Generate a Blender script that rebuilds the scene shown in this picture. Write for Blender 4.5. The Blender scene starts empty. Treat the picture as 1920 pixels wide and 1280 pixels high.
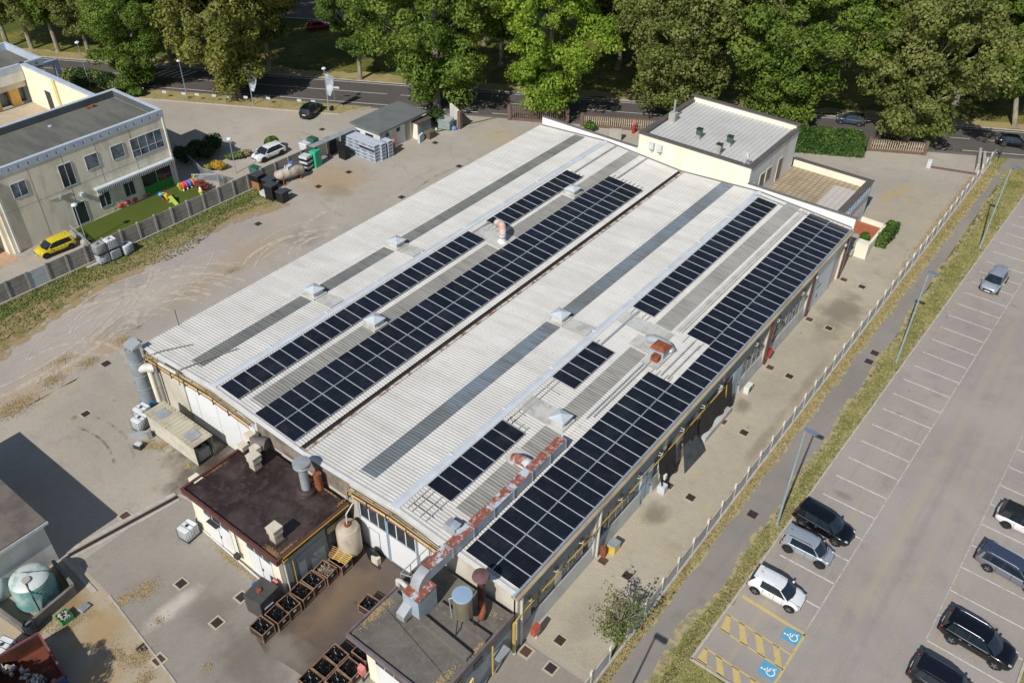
import bpy, bmesh, math, random
import numpy as np
from mathutils import Vector, Matrix
random.seed(7); rad = math.radians
S = bpy.context.scene; COL = S.collection
# ------------------------------------------------------------------ camera
F_PX, CAM_H = 1628.27, 50.0
def cam_rows():
    p, ro, ya = rad(38.228), rad(-0.702), rad(37.494)
    w = np.array([0, math.cos(p), -math.sin(p)]); r = np.array([1., 0, 0]); d = np.cross(w, r)
    R = np.stack([r, d, w]); c, s = math.cos(ro), math.sin(ro)
    R = np.array([[c, s, 0], [-s, c, 0], [0, 0, 1]]) @ R
    c, s = math.cos(ya), math.sin(ya)
    return R @ np.array([[c, s, 0], [-s, c, 0], [0, 0, 1.]])
RC = cam_rows()
cam = bpy.data.objects.new('camera', bpy.data.cameras.new('camera')); COL.objects.link(cam)
M = Matrix.Identity(4)
for i in range(3):
    M[i][0], M[i][1], M[i][2] = RC[0][i], -RC[1][i], -RC[2][i]
M[2][3] = CAM_H
cam.matrix_world = M
cam.data.sensor_width = 36; cam.data.lens = F_PX / 1920 * 36; cam.data.clip_end = 3000; cam.data.clip_start = 1
S.camera = cam
def ray(px, py):
    return RC.T @ np.array([(px - 960) / F_PX, (py - 640) / F_PX, 1.])
def P(px, py, z=0.):            # surveyed point: where the photo's sight line meets height z
    d = ray(px, py); t = (z - CAM_H) / d[2]; return (t * d[0], t * d[1], z)
def PX(px, py, X):              # ... meets the vertical plane x = X  -> (y, z)
    d = ray(px, py); t = X / d[0]; return (t * d[1], CAM_H + t * d[2])
def PY(px, py, Y):
    d = ray(px, py); t = Y / d[1]; return (t * d[0], CAM_H + t * d[2])
# ------------------------------------------------------------------ world and sun
SUN_EL, SUN_AZ_TO = 41.6, (0.151, -0.9885)       # horizontal direction towards the sun
w = bpy.data.worlds.new('World'); S.world = w; w.use_nodes = True
nt = w.node_tree; bg = nt.nodes['Background']; sky = nt.nodes.new('ShaderNodeTexSky')
sky.sky_type = 'NISHITA'; sky.sun_disc = False; sky.sun_elevation = rad(SUN_EL)
sky.sun_rotation = math.atan2(SUN_AZ_TO[0], SUN_AZ_TO[1])
sky.air_density = 1.0; sky.dust_density = 0.6
nt.links.new(sky.outputs[0], bg.inputs[0]); bg.inputs[1].default_value = 0.086
sl = bpy.data.lights.new('sun', 'SUN'); sl.energy = 4.35; sl.angle = rad(0.55); sl.color = (1.0, 0.965, 0.91)
sun = bpy.data.objects.new('sun', sl); COL.objects.link(sun)
sd = Vector((SUN_AZ_TO[0] * math.cos(rad(SUN_EL)), SUN_AZ_TO[1] * math.cos(rad(SUN_EL)), math.sin(rad(SUN_EL))))
sun.rotation_euler = sd.to_track_quat('Z', 'Y').to_euler()
S.view_settings.view_transform = 'Standard'; S.view_settings.look = 'None'
S.view_settings.exposure = 0.0; S.view_settings.gamma = 1.0
S.cycles.max_bounces = 6; S.cycles.transparent_max_bounces = 8
S.cycles.use_denoising = True

# ------------------------------------------------------------------ materials
def hexc(h):
    c = [int(h[i:i + 2], 16) / 255 for i in (0, 2, 4)]
    return tuple(x / 12.92 if x <= .04045 else ((x + .055) / 1.055) ** 2.4 for x in c)
class NT:
    def __init__(s, name):
        s.m = bpy.data.materials.new(name); s.m.use_nodes = True; s.t = s.m.node_tree
        s.b = s.t.nodes['Principled BSDF']; s.out = s.t.nodes['Material Output']; s._pos = None
    def n(s, kind, **kw):
        nd = s.t.nodes.new(kind)
        for k, v in kw.items(): setattr(nd, k, v)
        return nd
    def l(s, a, b): s.t.links.new(a, b)
    def pos(s):
        if s._pos is None: s._pos = s.n('ShaderNodeNewGeometry').outputs['Position']
        return s._pos
    def map(s, vec, scale=(1, 1, 1), rot=(0, 0, 0), loc=(0, 0, 0)):
        m = s.n('ShaderNodeMapping'); m.inputs['Scale'].default_value = scale; m.inputs['Rotation'].default_value = rot
        m.inputs['Location'].default_value = loc; s.l(vec, m.inputs[0]); return m.outputs[0]
    def noise(s, scale, detail=4, rough=.55, vec=None, dist=0.):
        nd = s.n('ShaderNodeTexNoise'); nd.inputs['Scale'].default_value = scale; nd.inputs['Detail'].default_value = detail
        nd.inputs['Roughness'].default_value = rough; nd.inputs['Distortion'].default_value = dist
        s.l(vec if vec is not None else s.pos(), nd.inputs['Vector']); return nd.outputs[0]
    def ramp(s, fac, lo, hi, a=0., b=1.):
        nd = s.n('ShaderNodeMapRange', interpolation_type='SMOOTHSTEP'); nd.inputs[1].default_value = lo; nd.inputs[2].default_value = hi
        nd.inputs[3].default_value = a; nd.inputs[4].default_value = b; s.l(fac, nd.inputs[0]); return nd.outputs[0]
    def math(s, op, a, b=None, clamp=False):
        nd = s.n('ShaderNodeMath', operation=op, use_clamp=clamp)
        for i, v in ((0, a), (1, b)):
            if v is None: continue
            if isinstance(v, (int, float)): nd.inputs[i].default_value = v
            else: s.l(v, nd.inputs[i])
        return nd.outputs[0]
    def mix(s, fac, a, b, mode='MIX'):
        nd = s.n('ShaderNodeMix', data_type='RGBA', blend_type=mode)
        for i, v in ((0, fac), (6, a), (7, b)):
            if isinstance(v, (int, float)): nd.inputs[i].default_value = v
            elif isinstance(v, tuple): nd.inputs[i].default_value = (*v[:3], 1)
            else: s.l(v, nd.inputs[i])
        return nd.outputs[2]
    def xyz(s, vec=None):
        nd = s.n('ShaderNodeSeparateXYZ'); s.l(vec if vec is not None else s.pos(), nd.inputs[0]); return nd.outputs
    def spot(s, x, y, r0, r1, ns=.8, amp=1.2, sx=1., sy=1.):   # a stain: noisy blob round (x, y)
        X, Y, _ = s.xyz()
        dx = s.math('MULTIPLY', s.math('SUBTRACT', X, x), 1 / sx); dy = s.math('MULTIPLY', s.math('SUBTRACT', Y, y), 1 / sy)
        d = s.math('SQRT', s.math('ADD', s.math('MULTIPLY', dx, dx), s.math('MULTIPLY', dy, dy)))
        d = s.math('ADD', d, s.math('MULTIPLY', s.math('SUBTRACT', s.noise(ns, 5), .5), amp * r1))
        return s.ramp(d, r0, r1, 1, 0)
    def bump(s, h, dist=.02, st=.5):
        nd = s.n('ShaderNodeBump'); nd.inputs['Distance'].default_value = dist; nd.inputs['Strength'].default_value = st
        s.l(h, nd.inputs['Height']); s.l(nd.outputs[0], s.b.inputs['Normal'])
    def fin(s, col=None, rough=.8, metal=0., spec=None):
        if col is not None:
            if isinstance(col, tuple): s.b.inputs['Base Color'].default_value = (*col[:3], 1)
            else: s.l(col, s.b.inputs['Base Color'])
        if isinstance(rough, (int, float)): s.b.inputs['Roughness'].default_value = rough
        else: s.l(rough, s.b.inputs['Roughness'])
        s.b.inputs['Metallic'].default_value = metal
        if spec is not None: s.b.inputs['Specular IOR Level'].default_value = spec
        return s.m
def mul(c, k): return tuple(min(1, x * k) for x in c[:3])
MATS = {}
def mat(name, col, var=.18, scale=1.2, rough=.75, metal=0., col2=None, fine=0., spec=None):
    """plain material: colour with soft, position-based wear"""
    if name in MATS: return MATS[name]
    if isinstance(col, str): col = hexc(col)
    if isinstance(col2, str): col2 = hexc(col2)
    k = NT(name); a = mul(col, 1 - var); b = col2 or mul(col, 1 + var)
    c = k.mix(k.ramp(k.noise(scale, 6, .6), .3, .7), a, b)
    if fine: c = k.mix(k.ramp(k.noise(scale * 14, 3, .7), .35, .65, 0, fine), c, mul(col, .6))
    MATS[name] = k.fin(c, rough, metal, spec); return MATS[name]

def stained(name, col, stain, amount=.6, scale=.5, lo=.45, hi=.62, rough=.8, vscale=(1, 1, 1), var=.12, col3=None, metal=0.):
    if name in MATS: return MATS[name]
    if isinstance(col, str): col = hexc(col)
    if isinstance(stain, str): stain = hexc(stain)
    k = NT(name); v = k.map(k.pos(), vscale)
    base = k.mix(k.noise(.35, 5, .6), mul(col, 1 - var), mul(col, 1 + var))
    c = k.mix(k.ramp(k.noise(scale, 7, .65, v), lo, hi, 0, amount), base, stain)
    if col3: c = k.mix(k.ramp(k.noise(scale * 5, 5, .7), .52, .62, 0, .5), c, hexc(col3) if isinstance(col3, str) else col3)
    MATS[name] = k.fin(c, rough, metal); return MATS[name]

def paint(name, col, rough=.25, metal=0.):
    if name in MATS: return MATS[name]
    if isinstance(col, str): col = hexc(col)
    k = NT(name); c = k.mix(k.noise(2.2, 4), mul(col, .93), mul(col, 1.04))
    m = k.fin(c, rough, metal); k.b.inputs['Coat Weight'].default_value = .6; k.b.inputs['Coat Roughness'].default_value = .06
    MATS[name] = m; return m
def carpaint(name, col, rough=.22, metal=0.):
    k = NT(name); col = hexc(col); c = k.mix(k.noise(2.2, 4), mul(col, .92), mul(col, 1.05)); X, Y, Z = k.xyz(k.n('ShaderNodeTexCoord').outputs['Generated'])
    side = k.ramp(k.math('ABSOLUTE', k.math('SUBTRACT', Y, .5)), .40, .44); g_ = None
    for p in (.31, .52, .69):
        e = k.ramp(k.math('ABSOLUTE', k.math('SUBTRACT', X, p)), .002, .006, 1, 0); g_ = e if g_ is None else k.math('MAXIMUM', g_, e)
    g_ = k.math('MULTIPLY', g_, side); hd = k.math('MULTIPLY', k.ramp(k.math('ABSOLUTE', k.math('SUBTRACT', k.math('ABSOLUTE', k.math('SUBTRACT', Y, .5)), .36)), .006, .016, 1, 0), k.ramp(X, .70, .71)); g_ = k.math('MULTIPLY', k.math('MAXIMUM', g_, hd), .75)
    c = k.mix(g_, c, (.01, .01, .01)); m = k.fin(c, rough, metal); k.b.inputs['Coat Weight'].default_value = .7; k.b.inputs['Coat Roughness'].default_value = .05; return m

# ------------------------------------------------------------------ mesh builder
ORG = {}
class MB:
    def __init__(s): s.v = []; s.f = []; s.m = []; s.cur = 0
    def add(s, vs, fs):
        o = len(s.v); s.v += [tuple(map(float, q)) for q in vs]
        s.f += [tuple(i + o for i in f) for f in fs]; s.m += [s.cur] * len(fs); return s
    def box(s, x0, y0, z0, x1, y1, z1):
        return s.add([(x0, y0, z0), (x1, y0, z0), (x1, y1, z0), (x0, y1, z0), (x0, y0, z1), (x1, y0, z1), (x1, y1, z1), (x0, y1, z1)],
                     [(3, 2, 1, 0), (4, 5, 6, 7), (0, 1, 5, 4), (1, 2, 6, 5), (2, 3, 7, 6), (3, 0, 4, 7)])
    def rbox(s, cx, cy, z0, lx, ly, h, rot=0., tx=1., ty=1.):
        c, q = math.cos(rot), math.sin(rot); vs = []
        for z, kx, ky in ((z0, 1, 1), (z0 + h, tx, ty)):
            for a, b in ((-1, -1), (1, -1), (1, 1), (-1, 1)):
                x, y = a * lx / 2 * kx, b * ly / 2 * ky; vs.append((cx + x * c - y * q, cy + x * q + y * c, z))
        return s.add(vs, [(3, 2, 1, 0), (4, 5, 6, 7), (0, 1, 5, 4), (1, 2, 6, 5), (2, 3, 7, 6), (3, 0, 4, 7)])
    def quad(s, *p): return s.add(p, [tuple(range(len(p)))])
    def sheet(s, poly, z): return s.add([(p[0], p[1], z) for p in poly], [tuple(range(len(poly)))])
    def prism(s, poly, z0, z1):
        n = len(poly); z0s = z0 if isinstance(z0, (list, tuple)) else [z0] * n; z1s = z1 if isinstance(z1, (list, tuple)) else [z1] * n
        vs = [(p[0], p[1], a) for p, a in zip(poly, z0s)] + [(p[0], p[1], a) for p, a in zip(poly, z1s)]
        return s.add(vs, [tuple(reversed(range(n))), tuple(range(n, 2 * n))] + [(i, (i + 1) % n, (i + 1) % n + n, i + n) for i in range(n)])
    def cyl(s, p0, p1, r0, r1=None, n=10, cap=True):
        r1 = r0 if r1 is None else r1; a = Vector(p0); b = Vector(p1); d = (b - a)
        if d.length < 1e-6: return s
        d.normalize(); u = d.orthogonal().normalized(); w_ = d.cross(u); vs = []
        for c, r in ((a, r0), (b, r1)):
            for i in range(n):
                t = 2 * math.pi * i / n; vs.append(c + u * (r * math.cos(t)) + w_ * (r * math.sin(t)))
        fs = [(i, (i + 1) % n, (i + 1) % n + n, i + n) for i in range(n)]
        if cap: fs += [tuple(reversed(range(n))), tuple(range(n, 2 * n))]
        return s.add(vs, fs)
    def tube(s, pts, r, n=8):
        rs = r if isinstance(r, (list, tuple)) else [r] * len(pts); pts = [Vector(p) for p in pts]; rings = []
        u = None
        for i, p in enumerate(pts):
            d = (pts[min(i + 1, len(pts) - 1)] - pts[max(i - 1, 0)]).normalized()
            if u is None: u = d.orthogonal().normalized()
            else: u = (u - d * u.dot(d)).normalized()
            w_ = d.cross(u)
            rings.append([p + (u * math.cos(2 * math.pi * k / n) + w_ * math.sin(2 * math.pi * k / n)) * rs[i] for k in range(n)])
        return s.loft(rings, True, True)
    def loft(s, rings, closed=True, caps=True):
        n = len(rings[0]); vs = [q for r in rings for q in r]; fs = []
        for i in range(len(rings) - 1):
            for k in range(n if closed else n - 1):
                a, b = i * n + k, i * n + (k + 1) % n; fs.append((a, b, b + n, a + n))
        if caps: fs += [tuple(reversed(range(n))), tuple(range((len(rings) - 1) * n, len(rings) * n))]
        return s.add(vs, fs)
    def lathe(s, cx, cy, prof, n=20):
        rings = [[(cx + r * math.cos(2 * math.pi * k / n), cy + r * math.sin(2 * math.pi * k / n), z) for k in range(n)] for r, z in prof]
        return s.loft(rings, True, True)
    def ball(s, c, r, n=8, m=6, sx=1, sy=1, sz=1):
        rings = []
        for j in range(m + 1):
            t = math.pi * (j + .02) / (m + .04); rr = math.sin(t) * r
            rings.append([(c[0] + rr * math.cos(2 * math.pi * k / n) * sx, c[1] + rr * math.sin(2 * math.pi * k / n) * sy, c[2] - r * math.cos(t) * sz) for k in range(n)])
        return s.loft(rings, True, True)
    def xf(s, rot=0., loc=(0, 0, 0), i0=0):
        c, q = math.cos(rot), math.sin(rot)
        s.v = s.v[:i0] + [(x * c - y * q + loc[0], x * q + y * c + loc[1], z + loc[2]) for x, y, z in s.v[i0:]]; return s
    def build(s, name, m=None, parent=None, smooth=None, local=False, org=None, recalc=True):
        o3 = (0, 0, 0)
        if org is not None: o3 = org
        elif parent is not None and not local: o3 = ORG.get(parent.name, (0, 0, 0))
        me = bpy.data.meshes.new(name)
        me.from_pydata([(x - o3[0], y - o3[1], z - o3[2]) for x, y, z in s.v], [], s.f)
        ms = m if isinstance(m, (list, tuple)) else [m]
        for q in ms:
            if q is not None: me.materials.append(q)
        if len(ms) > 1: me.polygons.foreach_set('material_index', s.m)
        if recalc:
            bm = bmesh.new(); bm.from_mesh(me); bmesh.ops.recalc_face_normals(bm, faces=bm.faces); bm.to_mesh(me); bm.free()
        if smooth is not None:
            me.shade_smooth(); me.set_sharp_from_angle(angle=rad(smooth))
        me.update(); o = bpy.data.objects.new(name, me); COL.objects.link(o)
        if org is not None and parent is None: o.location = org
        if parent is not None:
            o.parent = parent; ORG[o.name] = o3
        return o
def tag(o, label=None, cat=None, group=None, kind=None):
    if label: o['label'] = label
    if cat: o['category'] = cat
    if group: o['group'] = group
    if kind: o['kind'] = kind
    return o
def thing(name, label, cat, loc=(0, 0, 0), rz=0., group=None):
    o = bpy.data.objects.new(name, None); COL.objects.link(o); o.location = loc; o.rotation_euler = (0, 0, rz)
    o.empty_display_size = .3; ORG[o.name] = tuple(loc); return tag(o, label, cat, group)
def solo(name, label, cat, mb, m, loc, group=None, smooth=None, kind=None):
    return tag(mb.build(name, m, None, smooth, org=tuple(loc)), label, cat, group, kind)
def struct(name, mb, m, smooth=None, recalc=False):
    o = mb.build(name, m, None, smooth, recalc=recalc); o['kind'] = 'structure'; return o
KIDS = {}
def copy_tree(o, parent=None):
    c = o.copy(); COL.objects.link(c)
    if parent is not None: c.parent = parent; c.matrix_parent_inverse = Matrix.Identity(4)
    for ch in list(o.children): copy_tree(ch, c)
    return c
ONES = 'zeroth first second third fourth fifth sixth seventh eighth ninth tenth eleventh twelfth thirteenth fourteenth fifteenth sixteenth seventeenth eighteenth nineteenth'.split()
def nth(i):
    if i < 20: return ONES[i]
    t, u = divmod(i, 10); T = {2: 'twent', 3: 'thirt', 4: 'fort', 5: 'fift'}[t]
    return T + 'ieth' if u == 0 else T + 'y-' + ONES[u]
# ================================================================== SETTING: ground sheets
RD0, RDD, RDN = (-63.12, 98.97), (0.8795, 0.4759), (-0.4759, 0.8795)
def RD(s, t): return (RD0[0] + RDD[0] * s + RDN[0] * t, RD0[1] + RDD[1] * s + RDN[1] * t)
def jag(poly, step=.5, amp=.12, seed=1):
    r = random.Random(seed); out = []
    for i, a in enumerate(poly):
        b = poly[(i + 1) % len(poly)]; L = math.dist(a[:2], b[:2]); n = max(1, int(L / step)); low = 0
        for k in range(n):
            t = k / n; low = low * .6 + r.uniform(-1, 1) * amp
            nx, ny = -(b[1] - a[1]) / L, (b[0] - a[0]) / L
            out.append((a[0] + (b[0] - a[0]) * t + nx * low, a[1] + (b[1] - a[1]) * t + ny * low))
    return out

def m_grass(name, green, dry, soil, bias=.5, sc=.12):
    k = NT(name); a = k.noise(sc, 6, .62); b = k.noise(sc * 9, 5, .65); f = k.noise(14, 4, .75)
    t = k.math('ADD', k.math('MULTIPLY', a, .6), k.math('MULTIPLY', b, .4))
    c = k.mix(k.ramp(t, bias - .1, bias + .1), hexc(green), hexc(dry))
    c = k.mix(k.ramp(k.noise(sc * 4, 6, .7), .58, .7, 0, .75), c, hexc(soil))
    c = k.mix(k.ramp(f, .3, .7, 0, 1), k.mix(1., c, (.55, .55, .5), 'MULTIPLY'), k.mix(1., c, (1.25, 1.25, 1.2), 'MULTIPLY'))
    k.bump(f, .06, .7); return k.fin(c, .95, 0, .15)
M_PARK = m_grass('park_grass', '55602c', '8a8146', '7a6a48', .53, .1)
M_VERGE = m_grass('verge_grass', '7a7d49', 'a39a66', 'a8956c', .5, .25)
M_FGRASS = m_grass('fence_grass', '5f6c36', '938a58', 'a08d6c', .52, .22)
M_DRY = m_grass('dry_grass', '858150', 'aa9a70', 'a48f68', .45, .25)

def m_ground(name, base, dark, light, stains=(), tint=None, brick=None, bumpy=.0, streak=None, spk=.35, cracks=0.):
    k = NT(name); B, D, L = hexc(base), hexc(dark), hexc(light)
    a = k.noise(.07, 6, .6); b = k.noise(.45, 7, .65); f = k.noise(9, 3, .7); f2 = k.noise(30, 2, .6)
    c = k.mix(k.ramp(a, .32, .68), mul(B, .9), mul(B, 1.1))
    c = k.mix(k.ramp(b, .5, .75, 0, .55), c, D); c = k.mix(k.ramp(b, .45, .22, 0, .5), c, L)
    if tint: c = k.mix(k.ramp(k.noise(.16, 6, .7, dist=.6), .5, .68, 0, .55), c, hexc(tint))
    if streak:           # wear running along one axis
        for sx, sy, lo, hi, amt, colr in streak:
            c = k.mix(k.ramp(k.noise(1., 4, .6, k.map(k.pos(), (sx, sy, 1))), lo, hi, 0, amt), c, hexc(colr))
    h = f
    if brick:
        bt = k.n('ShaderNodeTexBrick'); bw, bh, mort, rot, mc = brick
        bt.inputs['Scale'].default_value = 1; bt.inputs['Brick Width'].default_value = bw; bt.inputs['Row Height'].default_value = bh
        bt.inputs['Mortar Size'].default_value = mort; bt.inputs['Mortar Smooth'].default_value = .3
        bt.inputs['Color1'].default_value = (.95, .95, .95, 1); bt.inputs['Color2'].default_value = (1.05, 1.04, 1.03, 1); bt.inputs['Mortar'].default_value = (mc, mc, mc, 1)
        k.l(k.map(k.pos(), (1, 1, 1), (0, 0, rot)), bt.inputs['Vector']); c = k.mix(1., c, bt.outputs[0], 'MULTIPLY')
    c = k.mix(k.ramp(f, .25, .75, 0, spk), k.mix(1., c, (1.12, 1.12, 1.12), 'MULTIPLY'), k.mix(1., c, (.62, .62, .62), 'MULTIPLY'))
    c = k.mix(k.ramp(f2, .62, .72, 0, spk), c, mul(B, 1.35))
    for sc_, thr, dk, am in ((.55, .055, mul(D, .55), .6), (1.7, .05, mul(D, .6), .5), (1.3, .035, mul(B, 1.6), .7)):
        vs = k.n('ShaderNodeTexVoronoi'); vs.inputs['Scale'].default_value = sc_; k.l(k.map(k.pos(), (1, 1, 1), (0, 0, 0), (sc_ * 13, 7, 0)), vs.inputs['Vector']); sep = k.n('ShaderNodeSeparateColor'); k.l(vs.outputs['Color'], sep.inputs[0])
        d_ = k.math('ADD', vs.outputs['Distance'], k.math('MULTIPLY', k.math('SUBTRACT', k.noise(sc_ * 9, 3), .5), thr * 2.2)); c = k.mix(k.math('MULTIPLY', k.ramp(d_, thr * .5, thr * 1.5, am, 0), k.ramp(sep.outputs[0], .45, .7)), c, dk)
    if cracks:
        vo = k.n('ShaderNodeTexVoronoi', feature='DISTANCE_TO_EDGE'); vo.inputs['Scale'].default_value = .17
        wv = k.n('ShaderNodeMix', data_type='VECTOR'); wv.inputs[0].default_value = .12
        nz = k.n('ShaderNodeTexNoise'); nz.inputs['Scale'].default_value = .9; nz.inputs['Detail'].default_value = 5; k.l(k.pos(), nz.inputs['Vector'])
        ad = k.n('ShaderNodeVectorMath', operation='MULTIPLY_ADD'); k.l(nz.outputs[1], ad.inputs[0]); ad.inputs[1].default_value = (2.2, 2.2, 0); k.l(k.pos(), ad.inputs[2])
        k.l(ad.outputs[0], vo.inputs['Vector']); c = k.mix(k.ramp(vo.outputs[0], .0, .006, cracks, 0), c, mul(D, .5))
    for (x, y, r0, r1, amt, colr, sx, sy) in stains:
        c = k.mix(k.math('MULTIPLY', k.spot(x, y, r0, r1, .7, 1.3, sx, sy), amt), c, hexc(colr))
    if bumpy: k.bump(h, bumpy, .6)
    return k.fin(c, .92, 0, .2)

g = MB().sheet([(-500, -300), (500, -300), (500, 700), (-500, 700)], 0.); struct('ground', g, M_PARK)

# industrial yard (concrete) and the neighbour's forecourt
st_yard = [(-63.5, 54.5, .5, 3.5, .45, '8d8578', 1, 2.4), (-75, 62, 1, 4.5, .6, 'a58a62', 1.3, 1.3), (-72.5, 60, .5, 2.5, .4, '7d7468', 1, 1),
           (-66, 84, .5, 4, .4, 'b39c72', 1.5, 1), (-20, 100, 1, 3.2, .5, 'b79a63', .6, 2)]
M_YARD = m_ground('yard_concrete', 'a59e93', '8e877c', 'b3aca0', st_yard, tint='aca08a', cracks=.35,
                  streak=[(.5, .05, .6, .75, .3, '877f75')])
y = [(-80.6, -40), (-13.75, -40), RD(41.6, -5.0), RD(-9.5, -5.0), (-80.6, 66.9)]
y = [(-80.6, -40), (-13.9, -40), (-13.9, 119.2), RD(42.5, -5.0), RD(-11.2, -5.0), (-75.2, 77), (-80.6, 69)]
struct('yard_surface', MB().sheet(y, .004), M_YARD)
M_FORE = m_ground('forecourt_concrete', 'a79f93', '958c80', 'b5aca0', [], tint='ab9f8c', cracks=.3, streak=[(.06, .4, .6, .75, .25, '8b8378')])
struct('forecourt', MB().sheet([(-150, 10), (-81.1, 10), (-81.1, 68.5), (-75.6, 77.3), RD(-11.6, -5.0), RD(-30, -5.0), RD(-33.5, -8.6), RD(-65, -8.6), (-150, 48)], .004), M_FORE)
# gravel with tyre sweeps
k_st = [(-66.5, 17, .5, 3.2, .45, 'b0966a', 1, 1.6), (-68, 22.5, .4, 2.2, .4, 'b0966a', 1, 1.5), (-71, 33, 1, 4, .55, 'b9afa4', .8, 2.), (-69, 29, .8, 3, .45, '8d847b', .7, 1.4), (-69.5, 45, 1, 5, .5, 'a38e70', .6, 1.6), (-69, 37, .6, 3, .45, '9d8868', .7, 1.8), (-67.4, 27, .5, 2.4, .45, 'b08f5c', 1, 1), (-67.5, 50.5, .4, 2.6, .5, '7f776d', 1, 1.2)]
M_GRAVEL = m_ground('gravel_mix', 'a59c93', '8f867d', 'b9afa6', k_st, tint='ab9d88', bumpy=.03, spk=.5, streak=[(.35, .06, .5, .7, .35, 'b2a594')])
struct('gravel_yard', MB().sheet(jag([(-77.5, -40), (-65.4, -40), (-65.2, 53.5), (-75.6, 54.4), (-76.6, 48), (-77.2, 40), (-76.2, 33), (-75.5, 26), (-73.5, 20), (-73.5, 5)], .8, .16, 3), .008), M_GRAVEL)
def arc_strip(cx, cy, r, a0, a1, wd, z, n=40):
    L = []; Rr = []
    for i in range(n + 1):
        a = rad(a0 + (a1 - a0) * i / n); L.append((cx + (r - wd / 2) * math.cos(a), cy + (r - wd / 2) * math.sin(a), z)); Rr.append((cx + (r + wd / 2) * math.cos(a), cy + (r + wd / 2) * math.sin(a), z))
    return L, Rr
def m_worn(name, col, lo=.42, hi=.62, sc=1.2, amt=.9, rough=.9):
    k = NT(name); f = k.math('MULTIPLY', k.ramp(k.noise(sc, 6, .7), lo, hi), amt)
    tr = k.n('ShaderNodeBsdfTransparent'); mx = k.n('ShaderNodeMixShader'); k.fin(hexc(col), rough, 0, .2)
    k.l(f, mx.inputs[0]); k.l(tr.outputs[0], mx.inputs[1]); k.l(k.b.outputs[0], mx.inputs[2]); k.l(mx.outputs[0], k.out.inputs[0]); return k.m
M_TRK = m_worn('pale_dust', 'd0c5b5', .27, .62, 1.3, .7); M_TRD = m_worn('tyre_rubber', '6a6258', .42, .72, 1.0, .55)
t = MB(); z = .0125
for cx, cy, r, a0, a1, wd in [(-66, 34, 7, 100, 215, .5), (-66, 34, 5.4, 95, 230, .35), (-66.5, 33.6, 3.9, 90, 250, .5), (-66.5, 33.3, 2.8, 80, 240, .3), (-60, 47, 9.5, 130, 200, .45), (-60, 47, 8, 125, 195, .35),
                              (-64, 55, 6, 150, 210, .5), (-85, 20, 17, -5, 55, .4), (-87, 22, 19.5, -15, 50, .5), (-66, 26, 9, 120, 200, .5), (-66, 22, 5, 60, 190, .4), (-62.2, 51, 5.5, 140, 225, .3), (-62.2, 51, 4.6, 150, 230, .25)]:
    L, Rr = arc_strip(cx, cy, r, a0, a1, wd, z); z += .0006
    n = len(L); t.add(L + Rr, [(i, i + 1, n + i + 1, n + i) for i in range(n - 1)])
r_ = random.Random(17)
for i in range(60):
    cx, cy = (-66.2 + r_.gauss(0, 1.2), 32 + r_.gauss(0, 4)) if i < 34 else (-86 + r_.gauss(0, 3), 20 + r_.gauss(0, 5)) if i < 48 else (-62, 50 + r_.gauss(0, 1.5))
    rr = r_.uniform(2.2, 10.5) if i < 34 else r_.uniform(13, 21) if i < 48 else r_.uniform(3.5, 9); a0 = r_.uniform(80, 150) if i < 34 else r_.uniform(-20, 10) if i < 48 else r_.uniform(130, 160)
    L, Rr = arc_strip(cx, cy, rr, a0, a0 + r_.uniform(35, 100), r_.uniform(.12, .3), z); z += .0004; n = len(L)
    if all(-76.5 < p_[0] < -65.3 and p_[1] < 54 for p_ in L): t.add(L + Rr, [(i_, i_ + 1, n + i_ + 1, n + i_) for i_ in range(n - 1)])
struct('gravel_tracks', t, M_TRK)
t = MB(); z = .0125
for cx, cy, r, a0, a1, wd in [(-58, 22, 5, 20, 120, .22), (-58, 22, 3.6, 10, 110, .22), (-50.5, 22.5, 1.6, 60, 250, .18), (-49.6, 22.2, 1.5, 70, 240, .18), (-57, 12, 9, 60, 110, .25), (-57, 12, 7.5, 60, 110, .22), (-64, 70, 10, 10, 80, .3), (-63, 68, 8.5, 0, 85, .3), (-52, 70, 14, 150, 200, .25), (-24, 96, 9, 200, 290, .3), (-6, 90, 9, 180, 260, .14), (0, 84, 9, 120, 210, .14), (1, 96, 11, 220, 290, .14)]:
    L, Rr = arc_strip(cx, cy, r, a0, a1, wd, z); z += .0006
    n = len(L); t.add(L + Rr, [(i, i + 1, n + i + 1, n + i) for i in range(n - 1)])
struct('yard_tracks', t, M_TRD)
# block paving
st_front = [(-45.8, 22.4, 1.2, 4.4, .85, '453e37', 1.1, 1.0), (-47.2, 24.5, .6, 2.4, .7, '3c3630', 1, 1), (-50, 23.8, .3, 2.6, .65, '574f45', .8, 1), (-44.6, 21.2, .6, 2.8, .75, '453f39', 1, 1), (-49, 21.5, .3, 2.4, .45, '6a5f50', 1.3, .6), (-54, 23.6, .3, 1.6, .45, '6a5c48', 1, 1)]
M_PAVE = m_ground('block_paving_front', 'a29a8d', '8b8378', 'b0a798', st_front, brick=(.3, .15, .014, 0., .9), tint='a99c84', spk=.22)
struct('front_paving', MB().sheet([(-65.3, -40), (-46.9, -40), (-46.9, 19.9), (-43.2, 21), (-42.9, 25.5), (-57.4, 25.5), (-57.4, 27.5), (-65.2, 27.5)], .008), M_PAVE)
M_PAVE2 = m_ground('block_paving_yard', '918a80', '7b746b', '9f978b', [(-38.6, 13.6, .4, 2.0, .9, 'bdb5a8', .45, 1.5), (-31.5, 14.5, .5, 3.5, .55, '5e564d', 1, 1), (-36.5, 15, .4, 2.2, .5, '6b6359', 1, 1)], brick=(.3, .15, .014, rad(90), .9), spk=.22)
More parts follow.
